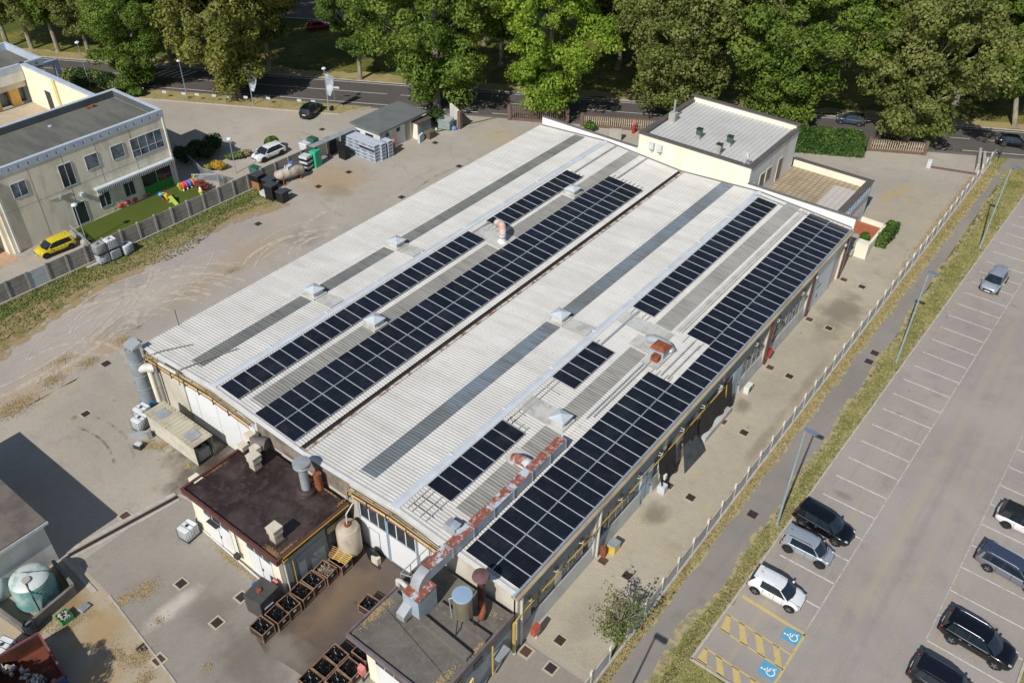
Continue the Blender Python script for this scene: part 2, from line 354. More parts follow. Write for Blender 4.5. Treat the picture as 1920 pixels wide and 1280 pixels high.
struct('rear_paving', MB().sheet([(-46.9, 11.7), (-42.9, 11.6), (-33.9, 10.5), (-33, -40), (-13.9, -40), (-13.9, 26.2), (-19.2, 26.2), (-25, 25.4), (-25, 17.5), (-31, 17.8), (-33.6, 15.6), (-33.6, 25.4), (-43.1, 25.4), (-43.1, 20.2), (-46.9, 19.8)], .010), M_PAVE2)
st_side = [(-16.4, 74.5, .8, 3.4, .65, '6d6355', .8, 1.3), (-16.2, 70.5, .6, 2.6, .55, '857a68', .9, 1.1), (-17.6, 40.6, .3, 1.6, .65, '6b6257', .8, 1.2), (-17.8, 55.6, .2, 1.3, .6, '6a6054', .8, 1), (-14.6, 53, .2, 1.4, .5, '7b7060', .5, 4), (-14.6, 62, .2, 1.2, .45, '7b7060', .5, 5), (-16.5, 30, .3, 2, .3, '7d7565', 1, 1.6)]
M_PAVE3 = m_ground('block_paving_side', 'a9a08f', '928977', 'b6ac99', st_side, brick=(.36, .18, .02, 0., .82), tint='b3a585', spk=.2)
struct('side_paving', MB().sheet([(-19.2, 26.4), (-13.95, 26.4), (-13.95, 106), (-19, 104), (-21.2, 96), (-21.2, 81), (-19.1, 80)], .0085), M_PAVE3)
# dark working floor between the two annexes
M_DARK = m_ground('oily_concrete', '5c524a', '443c36', '736960', [(-30.5, 20.5, .3, 2.4, .5, '8a7256', .6, 2), (-31.4, 22.4, .2, 1.6, .4, '857463', .5, 1), (-32.1, 21, .2, 1.6, .5, '7d4d33', .35, 2.2), (-30.2, 16.2, .4, 2., .6, '8f877a', 1.5, .7), (-29, 22, .3, 2.2, .4, '6d5d4f', 1, 1), (-26.5, 20, .3, 1.4, .5, '5a3f47', .6, 1)], tint='6a5e53', spk=.3)
struct('working_floor', MB().sheet(jag([(-33.5, 15.8), (-31.2, 15.2), (-28.5, 15.6), (-25.4, 15.5), (-24.9, 25.45), (-33.5, 25.45)], 1, .06, 5), .015), M_DARK)
struct('dirty_apron', MB().sheet([(-66, -40), (-47.5, -40), (-33, -40), (-33.9, 10.45), (-42.9, 11.55), (-48, 11.6), (-48, 8), (-66, 8)], .012),
       m_ground('dirty_apron', 'ab9e88', '8a7c66', 'b8ab95', [(-41, 9.6, .4, 2.4, .6, 'a2824e', 1, 1), (-45, 9.6, .5, 2.4, .7, '8a6c43', 1.5, .7), (-38, 7.6, .5, 2, .5, 'a5834c', 1, 1)], tint='a58a5c', spk=.35))
# kerbs and drain channel of the front yard
M_KERB = mat('kerb_concrete', 'b5ada0', .15, 2., fine=.3); M_BLACK = mat('grate_black', '2b2725', .25, 6.)
kb = MB()
def strip(mb, a, b, wd, z0, z1):
    dx, dy = b[0] - a[0], b[1] - a[1]; L = math.hypot(dx, dy); nx, ny = -dy / L * wd / 2, dx / L * wd / 2
    return mb.prism([(a[0] - nx, a[1] - ny), (b[0] - nx, b[1] - ny), (b[0] + nx, b[1] + ny), (a[0] + nx, a[1] + ny)], z0, z1)
strip(kb, (-47.1, 19.75), (-48.45, 11.7), .35, .0, .06); strip(kb, (-46.35, 19.6), (-47.65, 11.6), .25, .0, .06)
strip(kb, (-42.9, 11.55), (-33.9, 10.48), .12, 0, .05); strip(kb, (-48.1, 11.3), (-43.8, 11.1), .3, 0, .07)
struct('front_kerb', kb, M_KERB); kb = MB(); strip(kb, (-46.72, 19.7), (-48.05, 11.65), .3, .0, .03); struct('channel_grating_line', kb, M_BLACK)

# road ------------------------------------------------------------
M_ROAD = m_ground('road_asphalt', '5b5652', '4b4744', '66605b', [], spk=.3, streak=[(.03, .25, .5, .75, .35, '4f4b48')])
M_ROAD2 = m_ground('road_asphalt_worn', '6a645f', '56524e', '77716b', [], spk=.3)
struct('road', MB().sheet([RD(-170, -4.95), RD(170, -4.95), RD(170, 3.5), RD(-170, 3.5)], .016), M_ROAD)
struct('road_shoulder', MB().sheet([RD(-170, -5.6), RD(170, -5.6), RD(170, -4.2), RD(-170, -4.2)], .012), M_ROAD2)
M_WHITE = m_worn('road_paint', 'd6d2ca', .25, .5, 2.2, .95, .7); M_WHITE2 = m_worn('faded_paint', 'd2cdc6', .18, .55, 2.5, .95, .75)
M_YPAINT = m_worn('yellow_paint', 'cbb478', .12, .5, 2.5, .92, .75); M_BPAINT = m_worn('blue_paint', '5a9ebd', .1, .35, 2.5, 1., .7)
mk = MB()
def rline(s0, s1, t, wd, z=.021): mk.sheet([RD(s0, t - wd / 2), RD(s1, t - wd / 2), RD(s1, t + wd / 2), RD(s0, t + wd / 2)], z)
rline(-170, 170, 2.95, .15); 
for a, b in [(-170, -22), (14, 33.5), (47.5, 170)]: rline(a, b, -4.25, .15)
s_ = -22
while s_ < 48: 
    if not 14 <= s_ < 33: rline(s_, s_ + 2.6, -4.25, .15)
    s_ += 4.6
for a, b in [(-170, -29), (-1, 28)]: rline(a, b, -.45, .13)
for a in np.arange(-27, -3, 5.4): rline(a, a + 2.6, -.45, .13)
for a in np.arange(30.5, 80, 4.6): rline(a, a + 2.5, -.45, .13)
for i in range(5): mk.sheet([RD(-66 + i * 1.1, -.2), RD(-65.5 + i * 1.1, -.2), RD(-64 + i * 1.1, 2.6), RD(-64.5 + i * 1.1, 2.6)], .021)
struct('road_markings', mk, M_WHITE)
kb = MB(); strip(kb, RD(-170, 3.6), RD(170, 3.6), .2, 0, .1); struct('far_kerb', kb, M_KERB)
struct('roadside_verge', MB().sheet(jag([RD(-66, -8.5), RD(-33.5, -8.5), RD(-31, -6.6), RD(-30, -5.3), RD(-66, -5.3)], .5, .1, 8), .02), M_DRY)
kb = MB(); strip(kb, RD(-66, -8.6), RD(-33.5, -8.6), .16, 0, .1); strip(kb, RD(-33.5, -8.6), RD(-30, -5.4), .16, 0, .1); struct('verge_kerb', kb, M_KERB)
struct('far_verge', MB().sheet(jag([RD(-170, 3.7), RD(170, 3.7), RD(170, 6.4), RD(-170, 6.4)], .8, .5, 9), .012), M_DRY)
struct('far_road', MB().sheet([RD(-170, 27), RD(170, 33), RD(170, 44), RD(-170, 38)], .01), M_ROAD2)
kb = MB(); strip(kb, RD(-170, 26.8), RD(170, 32.8), .25, 0, .1); struct('far_road_kerb', kb, M_KERB)

# cycle path, verges, car park -------------------------------------
def KX(Y): return -9.62 + (Y - 31.8) * (1.55 / 78.0)
M_LOT = m_ground('lot_asphalt', '9a928b', '847d76', 'a49c94', [(-7.4, 51.2, .2, .8, .5, '6d665f', 1.4, .7), (4.6, 46, .2, .8, .4, '6f6862', 1, 1), (-7, 63, .1, .35, .4, '6f6862', 1, 1), (-6, 75, .1, .5, .35, '77706a', 1.3, .7), (-2.4, 66, .2, 1.6, .45, 'a69c88', .42, 26), (-.3, 58, .2, 1.4, .45, 'a69c88', .4, 24), (.7, 72, .2, 1.2, .35, 'a69c88', .4, 24), (-1.4, 50, .2, 1.2, .4, '8a827a', .35, 16)],
                 tint='a39a8a', spk=.36, streak=[(.9, .035, .52, .7, .5, 'a79b82'), (2.2, .06, .55, .7, .3, '8b847c')])
struct('car_park', MB().sheet([(-9.6, 31.8), (7.2, 31.8), (7.2, 47), (30, 47), (30, 122), (KX(122) - .2, 122)], .006), M_LOT)
M_PATH = m_ground('path_asphalt', '8a837b', '78726b', '958e86', [(-11.2, 36, .1, .5, .3, '77675a', 1, 1)], spk=.35, streak=[(1.2, .06, .5, .7, .3, '807971')])
struct('footpath', MB().sheet([(-13.2, -40), (-10.9, -40), (-10.5, 54), (-11.1, 88), (-11.4, 117), (-9, 120.5), (-5, 123), (-7, 126), (-12.2, 120), (-12.5, 87), (-13.1, 52)], .008), M_PATH)
def verge(name, ptsL, ptsR, m, z, seed, amp=.16):
    return struct(name, MB().sheet(jag(ptsL + ptsR[::-1], .35, amp, seed), z), m)
ys = [-40, 20, 31, 40, 54, 66, 78, 88, 100, 110, 116]
verge('inner_verge', [(-13.62, y_) for y_ in ys], [(-13.05 + max(0, (y_ - 40)) * .0105 + .1 * math.sin(y_), y_) for y_ in ys], M_DRY, .02, 11, .1)
verge('kerb_verge', [(-10.5 - .008 * max(0, y_ - 54) - (0. if y_ > 35 else .5) + .18 * math.sin(y_ * .7), y_) for y_ in ys], [(KX(y_) - .12, y_) for y_ in ys], M_VERGE, .022, 12)
M_VEDGE = m_worn('dry_edge', 'b3a67c', .4, .56, 1.6, .85)
for nm, fx, wd in (('path_edge', lambda y_: -10.5 - .008 * max(0, y_ - 54) - (0. if y_ > 35 else .5) + .18 * math.sin(y_ * .7), .55), ('kerb_edge', lambda y_: KX(y_) - .3, .3), ('lawn_edge', lambda y_: -13.05 + max(0, (y_ - 40)) * .0105 + .1 * math.sin(y_), .4)):
    yv = np.arange(20, 116, .5); rr_ = random.Random(nm); Lp = [(fx(q) - wd / 2 - rr_.uniform(0, .15), q, .027) for q in yv]; Rp = [(fx(q) + wd / 2 + rr_.uniform(0, .15), q, .027) for q in yv]; n = len(yv); struct(nm, MB().add(Lp + Rp, [(i, i + 1, n + i + 1, n + i) for i in range(n - 1)]), M_VEDGE)
struct('south_verge', MB().sheet(jag([(-10.9, 31.6), (-9.6, 31.6), (7.2, 31.6), (30, 31.6), (30, -40), (-10.9, -40)], .5, .1, 13), .018), M_VERGE)
struct('east_verge', MB().sheet([(7.25, 31.6), (7.25, 46.8), (30, 46.8), (30, 31.6)], .024), M_VERGE)
struct('corner_lawn', MB().sheet(jag([(-13.6, 112), (-8, 112), (-8, 121.5), (-13.6, 119.4)], .6, .15, 14), .004), M_VERGE)
kb = MB()
for a, b in zip(ys[2:], ys[3:]): strip(kb, (KX(a), a if a > 31 else 31.7), (KX(b), b), .16, 0, .1)
strip(kb, (KX(116), 116), (KX(122), 122), .16, 0, .1)
strip(kb, (-9.7, 31.7), (7.2, 31.7), .16, 0, .1); strip(kb, (7.2, 31.7), (7.2, 46.9), .16, 0, .1); struct('car_park_kerb', kb, M_KERB)
mk = MB(); Zm = .011
def seg(mb, a, b, wd, z=Zm): strip(mb, a, b, wd, 0, z)
def flat(mb, a, b, wd, z=Zm):
    dx, dy = b[0] - a[0], b[1] - a[1]; L = math.hypot(dx, dy); nx, ny = -dy / L * wd / 2, dx / L * wd / 2
    mb.sheet([(a[0] - nx, a[1] - ny), (b[0] - nx, b[1] - ny), (b[0] + nx, b[1] + ny), (a[0] + nx, a[1] + ny)], z)
def FX(Y): return -4.72 + (Y - 38) * .0195
yy = 40.45
while yy < 116:
    flat(mk, (KX(yy) + .75, yy - .02), (FX(yy) - .06, yy), .115); yy += 2.49
lk = MB(); flat(lk, (FX(38.1), 38.15), (FX(118), 118), .09)
yy = 44.93
for i in range(30): flat(mk, (1.84 + .004 * (yy - 45), yy), (7.1, yy - .1), .1); yy += 2.48
flat(lk, (1.72, 42.4), (2.5, 118), .07); struct('lane_edge_lines', lk, m_worn('thin_paint', 'cac3bd', .25, .6, 2.2, .85)); flat(mk, (1.8, 42.45), (7., 42.3), .1)
struct('stall_markings', mk, M_WHITE2)
ym = MB()
A = lambda x, y: P(x, y, 0)[:2]
def yflat(p, q, wd): flat(ym, A(*p), A(*q), wd, .0125)
yflat((1392, 1117), (1510, 1190), .26)
# hatched bays
def hatch(p0, p1, q1, q0, n, fr):
    p0, p1, q1, q0 = map(lambda c: np.array(A(*c)), (p0, p1, q1, q0))
    flat(ym, tuple(p0), tuple(p1), .13, .0125); flat(ym, tuple(q0), tuple(q1), .13, .0125)
    for a0, a1, b0, b1 in fr:
        ym.sheet([tuple(p0 + (p1 - p0) * a0), tuple(p0 + (p1 - p0) * a1), tuple(q0 + (q1 - q0) * b1), tuple(q0 + (q1 - q0) * b0)], .0125)
fr = [(0.0, .05, 0.0, .16), (.18, .28, .33, .45), (.44, .55, .6, .73), (.72, .82, .88, .985)]
hatch((1364, 1151), (1483, 1227), (1468, 1255), (1350, 1178), 4, fr)
hatch((1321, 1213), (1440, 1291), (1426, 1319), (1306, 1234), 4, fr)
yflat((1510, 1188), (1440, 1301), .16); 
struct('yellow_markings', ym, M_YPAINT)
# wheelchair bays: blue square with the white symbol
def wheelchair(cx, cy, a):
    b = MB().sheet([(-.54, -.54), (.54, -.54), (.54, .54), (-.54, .54)], 0); w_ = MB(); zz = .003
    def ring(x, y, r, wd, a0, a1):
        L = []; Q = []; n = 20
        for i in range(n + 1):
            t = rad(a0 + (a1 - a0) * i / n); L.append((x + (r - wd / 2) * math.cos(t), y + (r - wd / 2) * math.sin(t), zz)); Q.append((x + (r + wd / 2) * math.cos(t), y + (r + wd / 2) * math.sin(t), zz))
        w_.add(L + Q, [(i, i + 1, n + 2 + i, n + 1 + i) for i in range(n)])
    ring(-.06, -.16, .25, .075, 100, 365); ring(-.1, .42, .035, .07, 0, 360)
    flat(w_, (-.1, .3), (-.05, -.02), .12, zz); flat(w_, (-.08, .12), (.16, .12), .075, zz); flat(w_, (-.05, -.05), (.2, -.05), .085, zz); flat(w_, (.18, -.05), (.29, -.36), .085, zz); flat(w_, (.27, -.36), (.37, -.33), .07, zz)
    for m_ in (b, w_): m_.xf(a, (cx, cy, .0125))
    return b, w_
bb, ww = MB(), MB()
for px, py in ((1484, 1191.5), (1441, 1256)):
    c = A(px, py); b_, w_ = wheelchair(c[0], c[1], rad(90))
    bb.add(b_.v, b_.f); ww.add(w_.v, w_.f)
struct('blue_bay_squares', bb, M_BPAINT); struct('wheelchair_symbols', ww, m_worn('symbol_white', 'e2e4e4', .1, .3, 3, 1.))
# kindergarten turf
k = NT('artificial_turf'); c = k.mix(k.noise(.5, 5), hexc('4c5a26'), hexc('5f6a30')); c = k.mix(k.ramp(k.noise(20, 3), .3, .7, 0, .5), c, hexc('3d4a1e')); M_TURF = k.fin(c, .95, 0, .1)
struct('play_turf', MB().sheet([(-88.6, 35.6), (-81.9, 35.6), (-81.9, 50.2), (-88.6, 50.2)], .012), M_TURF)
struct('strip_paving', MB().sheet([(-88.7, 24), (-87.2, 24), (-87.2, 35.5), (-88.7, 35.5)], .01), mat('strip_grey', 'a09a90', .12, 2))
struct('pink_paving', MB().sheet([(-95, 18), (-87.3, 18), (-87.3, 29.2), (-95, 29.2)], .012), mat('pink_paving', 'b8977a', .12, 2))
M_SAND = m_worn('sandy_edge', 'a8946c', .36, .56, .9, .8)
struct('sandy_edge', MB().sheet(jag([(-78.6, 8), (-72.6, 8), (-72.9, 19), (-74.6, 25.5), (-75.3, 33), (-76.3, 40), (-75.8, 48), (-74.2, 54.5), (-78.6, 55)], .4, .35, 23), .0135 + .012), M_SAND)
struct('fence_grass_strip', MB().sheet(jag([(-80.85, -40), (-73.6, -40), (-73.8, 20), (-75.6, 26), (-76.4, 33), (-77.4, 40), (-76.9, 48), (-75.8, 54.3), (-80.5, 55), (-80.85, 45)], .4, .3, 21), .014), M_FGRASS)
# ================================================================== FACTORY
ZE, ZR = 5.6, 6.22
XL, X1, XV, X2, XR = -57.4, -48.25, -38.4, -29.05, -19.05
YF, YB = 25.5, 80.3
SLOPES = {1: ((XL, ZE), (X1, ZR)), 2: ((X1, ZR), (XV, ZE)), 3: ((XV, ZE), (X2, ZR)), 4: ((X2, ZR), (XR, ZE))}
def RZ(s, x):
    (xa, za), (xb, zb) = SLOPES[s]; return za + (zb - za) * (x - xa) / (xb - xa)
def corrug(s, x0, x1, y0, y1, off=0., pitch=.27, nx=1):
    mb = MB(); prof = []; y = YF - .1 + math.floor((y0 - YF + .1) / pitch + 1e-6) * pitch
    while y < y1 - .01:
        for dy, dz in ((0, 0), (.15, 0), (.18, .038), (.24, .038)):
            if y0 - .01 <= y + dy <= y1: prof.append((y + dy, dz))
        y += pitch
    prof.append((y1, prof[-1][1]))
    rings = []
    for i in range(nx + 1):
        x = x0 + (x1 - x0) * i / nx; rings.append([(x, q[0], RZ(s, x) + q[1] + off) for q in prof])
    mb.loft(rings, False, False); return mb
k = NT('roof_sheet'); v = k.map(k.pos(), (.12, 1.4, 1)); a = k.noise(.25, 6, .6); b = k.noise(1., 6, .65, v)
c = k.mix(k.ramp(a, .3, .7), hexc('c4c1bb'), hexc('d0cdc7')); c = k.mix(k.ramp(b, .5, .72, 0, .5), c, hexc('b5ada1'))
c = k.mix(k.ramp(k.noise(5, 4, .7), .62, .75, 0, .3), c, hexc('9f968a')); X, Y, Z = k.xyz()
wn = k.n('ShaderNodeTexWhiteNoise', noise_dimensions='2D'); cb = k.n('ShaderNodeCombineXYZ'); k.l(k.math('FLOOR', k.math('MULTIPLY', Y, 1 / .9)), cb.inputs[0]); k.l(k.math('FLOOR', k.math('MULTIPLY', X, 1 / 4.82)), cb.inputs[1]); k.l(cb.outputs[0], wn.inputs[0]); c = k.mix(k.ramp(wn.outputs[0], 0, 1, 0, .5), c, k.mix(1., c, (.86, .86, .85), 'MULTIPLY'))
lp = k.ramp(k.math('ABSOLUTE', k.math('SUBTRACT', k.math('FRACT', k.math('MULTIPLY', X, 1 / 4.82)), .5)), .494, .498, 0, .55); c = k.mix(lp, c, hexc('8f8980')); sc = k.math('ABSOLUTE', k.math('SUBTRACT', k.math('FRACT', k.math('MULTIPLY', X, 1 / 1.6)), .5)); sy_ = k.math('ABSOLUTE', k.math('SUBTRACT', k.math('FRACT', k.math('MULTIPLY', Y, 1 / .6)), .5)); c = k.mix(k.math('MULTIPLY', k.ramp(sc, .47, .49), k.ramp(sy_, .42, .47, 0, .6)), c, hexc('77706a')); M_ROOF = k.fin(c, .5, 0, .35)
def m_sky(name, c1, c2, dirt):
    k = NT(name); v = k.map(k.pos(), (.3, 3.2, 1)); c = k.mix(k.ramp(k.noise(.22, 4), .35, .65), hexc(c1), hexc(c2))
    c = k.mix(k.ramp(k.noise(1., 5, .6, v), .45, .7, 0, .6), c, hexc(dirt)); return k.fin(c, .35, 0, .5)
M_SKY = m_sky('skylight_grey', '6f706c', '7d7d78', '55544f'); M_SKY3 = m_sky('skylight_blue', '74808a', '6b6f70', '535350')
M_SKYL = m_sky('skylight_pale', '8b8983', '97958d', '6a675f')
M_CAPR = mat('ridge_sheet', 'c9ced2', .08, .8, .45, fine=.15); M_ZINC = stained('galvanised', 'a9adb0', '8b8d8d', .5, 1.2, rough=.45, metal=.25)
M_PLATE = stained('flat_sheet', 'c2c1bb', 'a09a8e', .6, .8, rough=.5)
M_RUSTD = stained('rusty_duct', 'b9bfc4', '8a4526', .95, .75, .40, .46, rough=.6, vscale=(1.4, .8, 1), col3='c9cdd0')
M_DUCTSIDE = stained('duct_side', '9fb0bd', '7b6b60', .35, .7, rough=.5)
M_RUST = stained('rust', '8a4a2b', '5e3524', .7, 2., rough=.85, col3='b07048'); M_BROWN = mat('brown_metal', '5d3a30', .2, 1.5, .6)
M_CREAM = stained('cream_render', 'e6e0cb', 'cfc6ae', .35, .4, rough=.85, vscale=(1, 1, .35)); M_WHITEW = stained('white_render', 'dcdad4', 'b7b0a2', .45, .5, rough=.85, vscale=(1, 1, .3))
M_WPANEL = stained('white_panel', 'dfe0df', 'c6bfae', .5, .35, .5, .72, rough=.5, vscale=(1, 1, .4)); M_BEIGE = stained('beige_panel', 'c8c1b2', '9f9685', .45, .5, rough=.85, vscale=(1, 1, .4))
M_CONC = stained('concrete_wall', 'aaa69b', '8b867c', .6, .7, rough=.9, vscale=(1, 1, .3)); M_PLINTH = stained('plinth', 'b9b9b4', '98938a', .5, .6, rough=.9)
M_GREYW = stained('grey_wall', '8f979b', '787a7a', .5, .6, rough=.85, vscale=(1, 1, .35)); M_FASCIA = stained('fascia_timber', 'a89a82', '7d6a54', .6, .8, rough=.8, vscale=(1, .3, 1))
M_GLASS = None
k = NT('window_glass'); M_GLASS = k.fin(k.mix(k.noise(.6, 3), hexc('232a30'), hexc('3a444b')), .08, 0, .6)
M_FRAME = mat('window_frame', 'c3c8cb', .1, 2., .5); M_BLUED = stained('blue_door', 'a9bac8', '8f9aa3', .4, .8, rough=.5); M_YPIPE = paint('yellow_pipe', 'c9a440', .4)
M_TARP = mat('black_tarp', '17181a', .4, 1.2, .6); M_DARKM = mat('dark_metal', '3a3836', .25, 2., .55); M_PIPEW = mat('pale_pipe', 'c9c5ba', .1, 2., .5)
M_OPIPE = stained('orange_pipe', 'a08a62', '74492f', .6, 1.5, rough=.6)

fac = thing('factory_building', 'large low factory hall with two shallow white corrugated gables carrying the solar arrays', 'factory', (XV, 52.6, 0))
# roof sheets
EDGE = {1: (XL - .25, X1), 2: (X1, XV - .22), 3: (XV + .22, X2), 4: (X2, XR + .1)}
roofs = {}
for s in SLOPES:
    roofs[s] = corrug(s, EDGE[s][0], EDGE[s][1], YF - .1, YB).build('roof_slope', M_ROOF, fac, recalc=False)
# skylight strips, interrupted by the roof ventilators
for s, x0, x1, segs, m_ in [(1, -52.4, -50.95, [(26.6, 37.9), (39.6, 48.2), (49.9, 80.0)], M_SKY), (2, -45.05, -43.62, [(26.55, 38.1), (39.8, 54.6), (57.3, 67.1), (68.8, 80.1)], M_SKYL),
                            (3, -33.45, -31.98, [(26.55, 48.3), (50.1, 80.25)], M_SKY3), (4, -26.0, -24.5, [(28.1, 33.5), (34.9, 38.0), (39.9, 49.7), (53.7, 80.2)], M_SKYL)]:
    for y0, y1 in segs:
        o = corrug(s, x0, x1, y0, min(y1, YB - .05), .022).build('skylight_strip', m_, fac, recalc=False)
        mb = MB(); mb.quad((x0, y0, RZ(s, x0) + .005), (x1, y0, RZ(s, x1) + .005), (x1, y0 - .12, RZ(s, x1) + .07), (x0, y0 - .12, RZ(s, x0) + .07)); mb.build('flashing', M_ZINC, o)
# ridge caps
for xr in (X1, X2):
    mb = MB(); y = YF - .12
    while y < YB - .2:
        y1 = min(y + 6.0, YB - .02); mb.add([(xr - .42, y, ZR + .02), (xr, y, ZR + .11), (xr + .3, y, ZR + .035), (xr - .42, y1, ZR + .02), (xr, y1, ZR + .11), (xr + .3, y1, ZR + .035)], [(0, 1, 4, 3), (1, 2, 5, 4)])
        if y1 < YB - 1: mb.box(xr - .43, y1 - .06, ZR + .03, xr + .0, y1 + .06, ZR + .118)
        y += 6.0
    mb.build('ridge_cap', M_CAPR, fac)
mb = MB(); z0 = ZE - .12
mb.quad((XV - .24, YF - .2, z0), (XV + .24, YF - .2, z0), (XV + .24, YB, z0), (XV - .24, YB, z0))
mb.quad((XV - .24, YF - .2, z0), (XV - .24, YB, z0), (XV - .24, YB, ZE + .02), (XV - .24, YF - .2, ZE + .02)); mb.quad((XV + .24, YF - .2, z0), (XV + .24, YB, z0), (XV + .24, YB, ZE + .03), (XV + .24, YF - .2, ZE + .03))
vg = mb.build('valley_gutter', mat('gutter_dirt', '2f2823', .35, 1.5), fac)
mb = MB(); mb.quad((XV + .235, YF, ZE + .085), (XV + .5, YF, ZE + .115), (XV + .5, YB - .1, ZE + .115), (XV + .235, YB - .1, ZE + .085)); mb.build('rust_edge', stained('rust_stain_sheet', 'c9c2b6', '7d5132', .9, 1.6, .45, .6, rough=.7), vg)
# gable front fascia and flashing
mb = MB()
for s in (1, 2, 3, 4):
    (xa, za), (xb, zb) = SLOPES[s]
    mb.add([(xa, YF - .2, za - .1), (xb, YF - .2, zb - .1), (xb, YF - .2, zb + .04), (xa, YF - .2, za + .04), (xa, YF + .06, za + .075), (xb, YF + .06, zb + .075)], [(0, 1, 2, 3), (3, 2, 5, 4)])
    mb.quad((xa, YF - .2, za - .1), (xb, YF - .2, zb - .1), (xb, YF - .02, zb - .14), (xa, YF - .02, za - .14))
mb.build('front_fascia', mat('fascia_sheet', 'd2d1cd', .1, .8, .5, fine=.2), fac)
# front wall
gp_ = [(XL, 0), (XR, 0), (XR, ZE - .1), (X2, ZR - .1), (XV, ZE - .1), (X1, ZR - .1), (XL, ZE - .1)]
mb = MB(); n = len(gp_); mb.add([(x, YF, z) for x, z in gp_] + [(x, YF + .3, z) for x, z in gp_], [tuple(range(n)), tuple(range(2 * n - 1, n - 1, -1))] + [(i, i + n, (i + 1) % n + n, (i + 1) % n) for i in range(n)])
fw = mb.build('front_wall', M_BEIGE, fac)
mb = MB()
for x0, x1 in ((-52.4, -51.05), (-51.0, -48.4), (-48.36, -45.8), (-45.75, -43.3)): mb.box(x0, YF - .06, .25, x1, YF - .002, 5.15)
mb.build('white_wall_panel', M_WPANEL, fw)
MB().box(-57.5, YF - .16, 0, -57.0, YF - .003, 5.2).build('wall_pillar', M_BEIGE, fw); MB().box(-53.0, YF - .12, 0, -52.5, YF - .003, 5.0).build('wall_pillar', M_BEIGE, fw)
# left wall, back wall with its white parapet
mb = MB(); mb.box(XL, YF + .302, 0, XL + .3, YB - .3, ZE - .12); mb.build('left_wall', M_CONC, fac)
mb = MB(); mb.box(XL - .2, YF, ZE - .14, XL - .02, YB - .2, ZE - .02); mb.build('left_gutter', M_DARKM, fac)
bw = MB().box(XL, YB, 0, -44.21, YB + .25, 6.66).build('back_parapet', mat('parapet_white', 'e4e3df', .05, .6, .7), fac); MB().box(-44.205, YB, 0, -30.6, YB + .25, 6.5).build('back_wall', M_CREAM, fac); MB().box(-30.595, YB, 0, XR + .15, YB + .25, 6.66).build('back_parapet', mat('parapet_white', 'e4e3df', .05, .6, .7), fac)
[MB().box(a_, YB - .05, 6.662, b_, YB + .32, 6.74).build('coping', mat('coping_grey', '6f6c6a', .12, 2), bw) for a_, b_ in ((XL - .06, -44.22), (-30.58, XR + .22))]
mb = MB()
for s in (1, 2, 3, 4):
    (xa, za), (xb, zb) = SLOPES[s]
    mb.quad((xa, YB - .18, za + .075), (xb, YB - .18, zb + .075), (xb, YB - .004, zb + .13), (xa, YB - .004, za + .13))
mb.build('back_flashing', mat('coping_grey', '6f6c6a', .12, 2), bw)
# right wall: plinth, window band, upper band
XW = XR
mb = MB(); mb.box(XW - .3, YF + .302, 0, XW - .12, YB - .002, 5.35); sw = mb.build('side_wall', M_GREYW, fac)
CY = [25.72, 34.5, 43.6, 52.9, 61.8, 71.05, 79.45]
for i, y in enumerate(CY):
    mb = MB(); mb.box(XW - .118, y - .22, 0, XW + .16, y + .22, 5.2); mb.build('wall_column', M_PLINTH if i % 2 else M_BEIGE, sw)
    if i not in (2, 3): MB().tube([(XW + .25, y + .1, 5.19), (XW + .25, y + .1, .1)], .09 if i not in (4, 5) else .12).build('downpipe', M_PIPEW if i < 4 else M_BROWN, sw)
wallbits = [(0, 25.94, 34.28), (1, 34.72, 43.38), (2, 43.82, 52.68), (3, 53.12, 61.58), (4, 62.02, 70.83)]
for i, y0, y1 in wallbits:
    mb = MB(); mb.box(XW - .118, y0, 3.35, XW, y1, 5.2); mb.build('upper_band', M_GREYW, sw)
DOORS = {1: [(40.6, 42.3)], 3: [(55.4, 57.0)]}
WIN = {0: [(27.2, 29.9), (30.6, 33.9)], 1: [(35.1, 36.3), (36.5, 39.9)], 3: [(57.4, 59.2), (59.4, 61.2)], 4: [(63.4, 66.2), (66.4, 69.4)], 2: []}
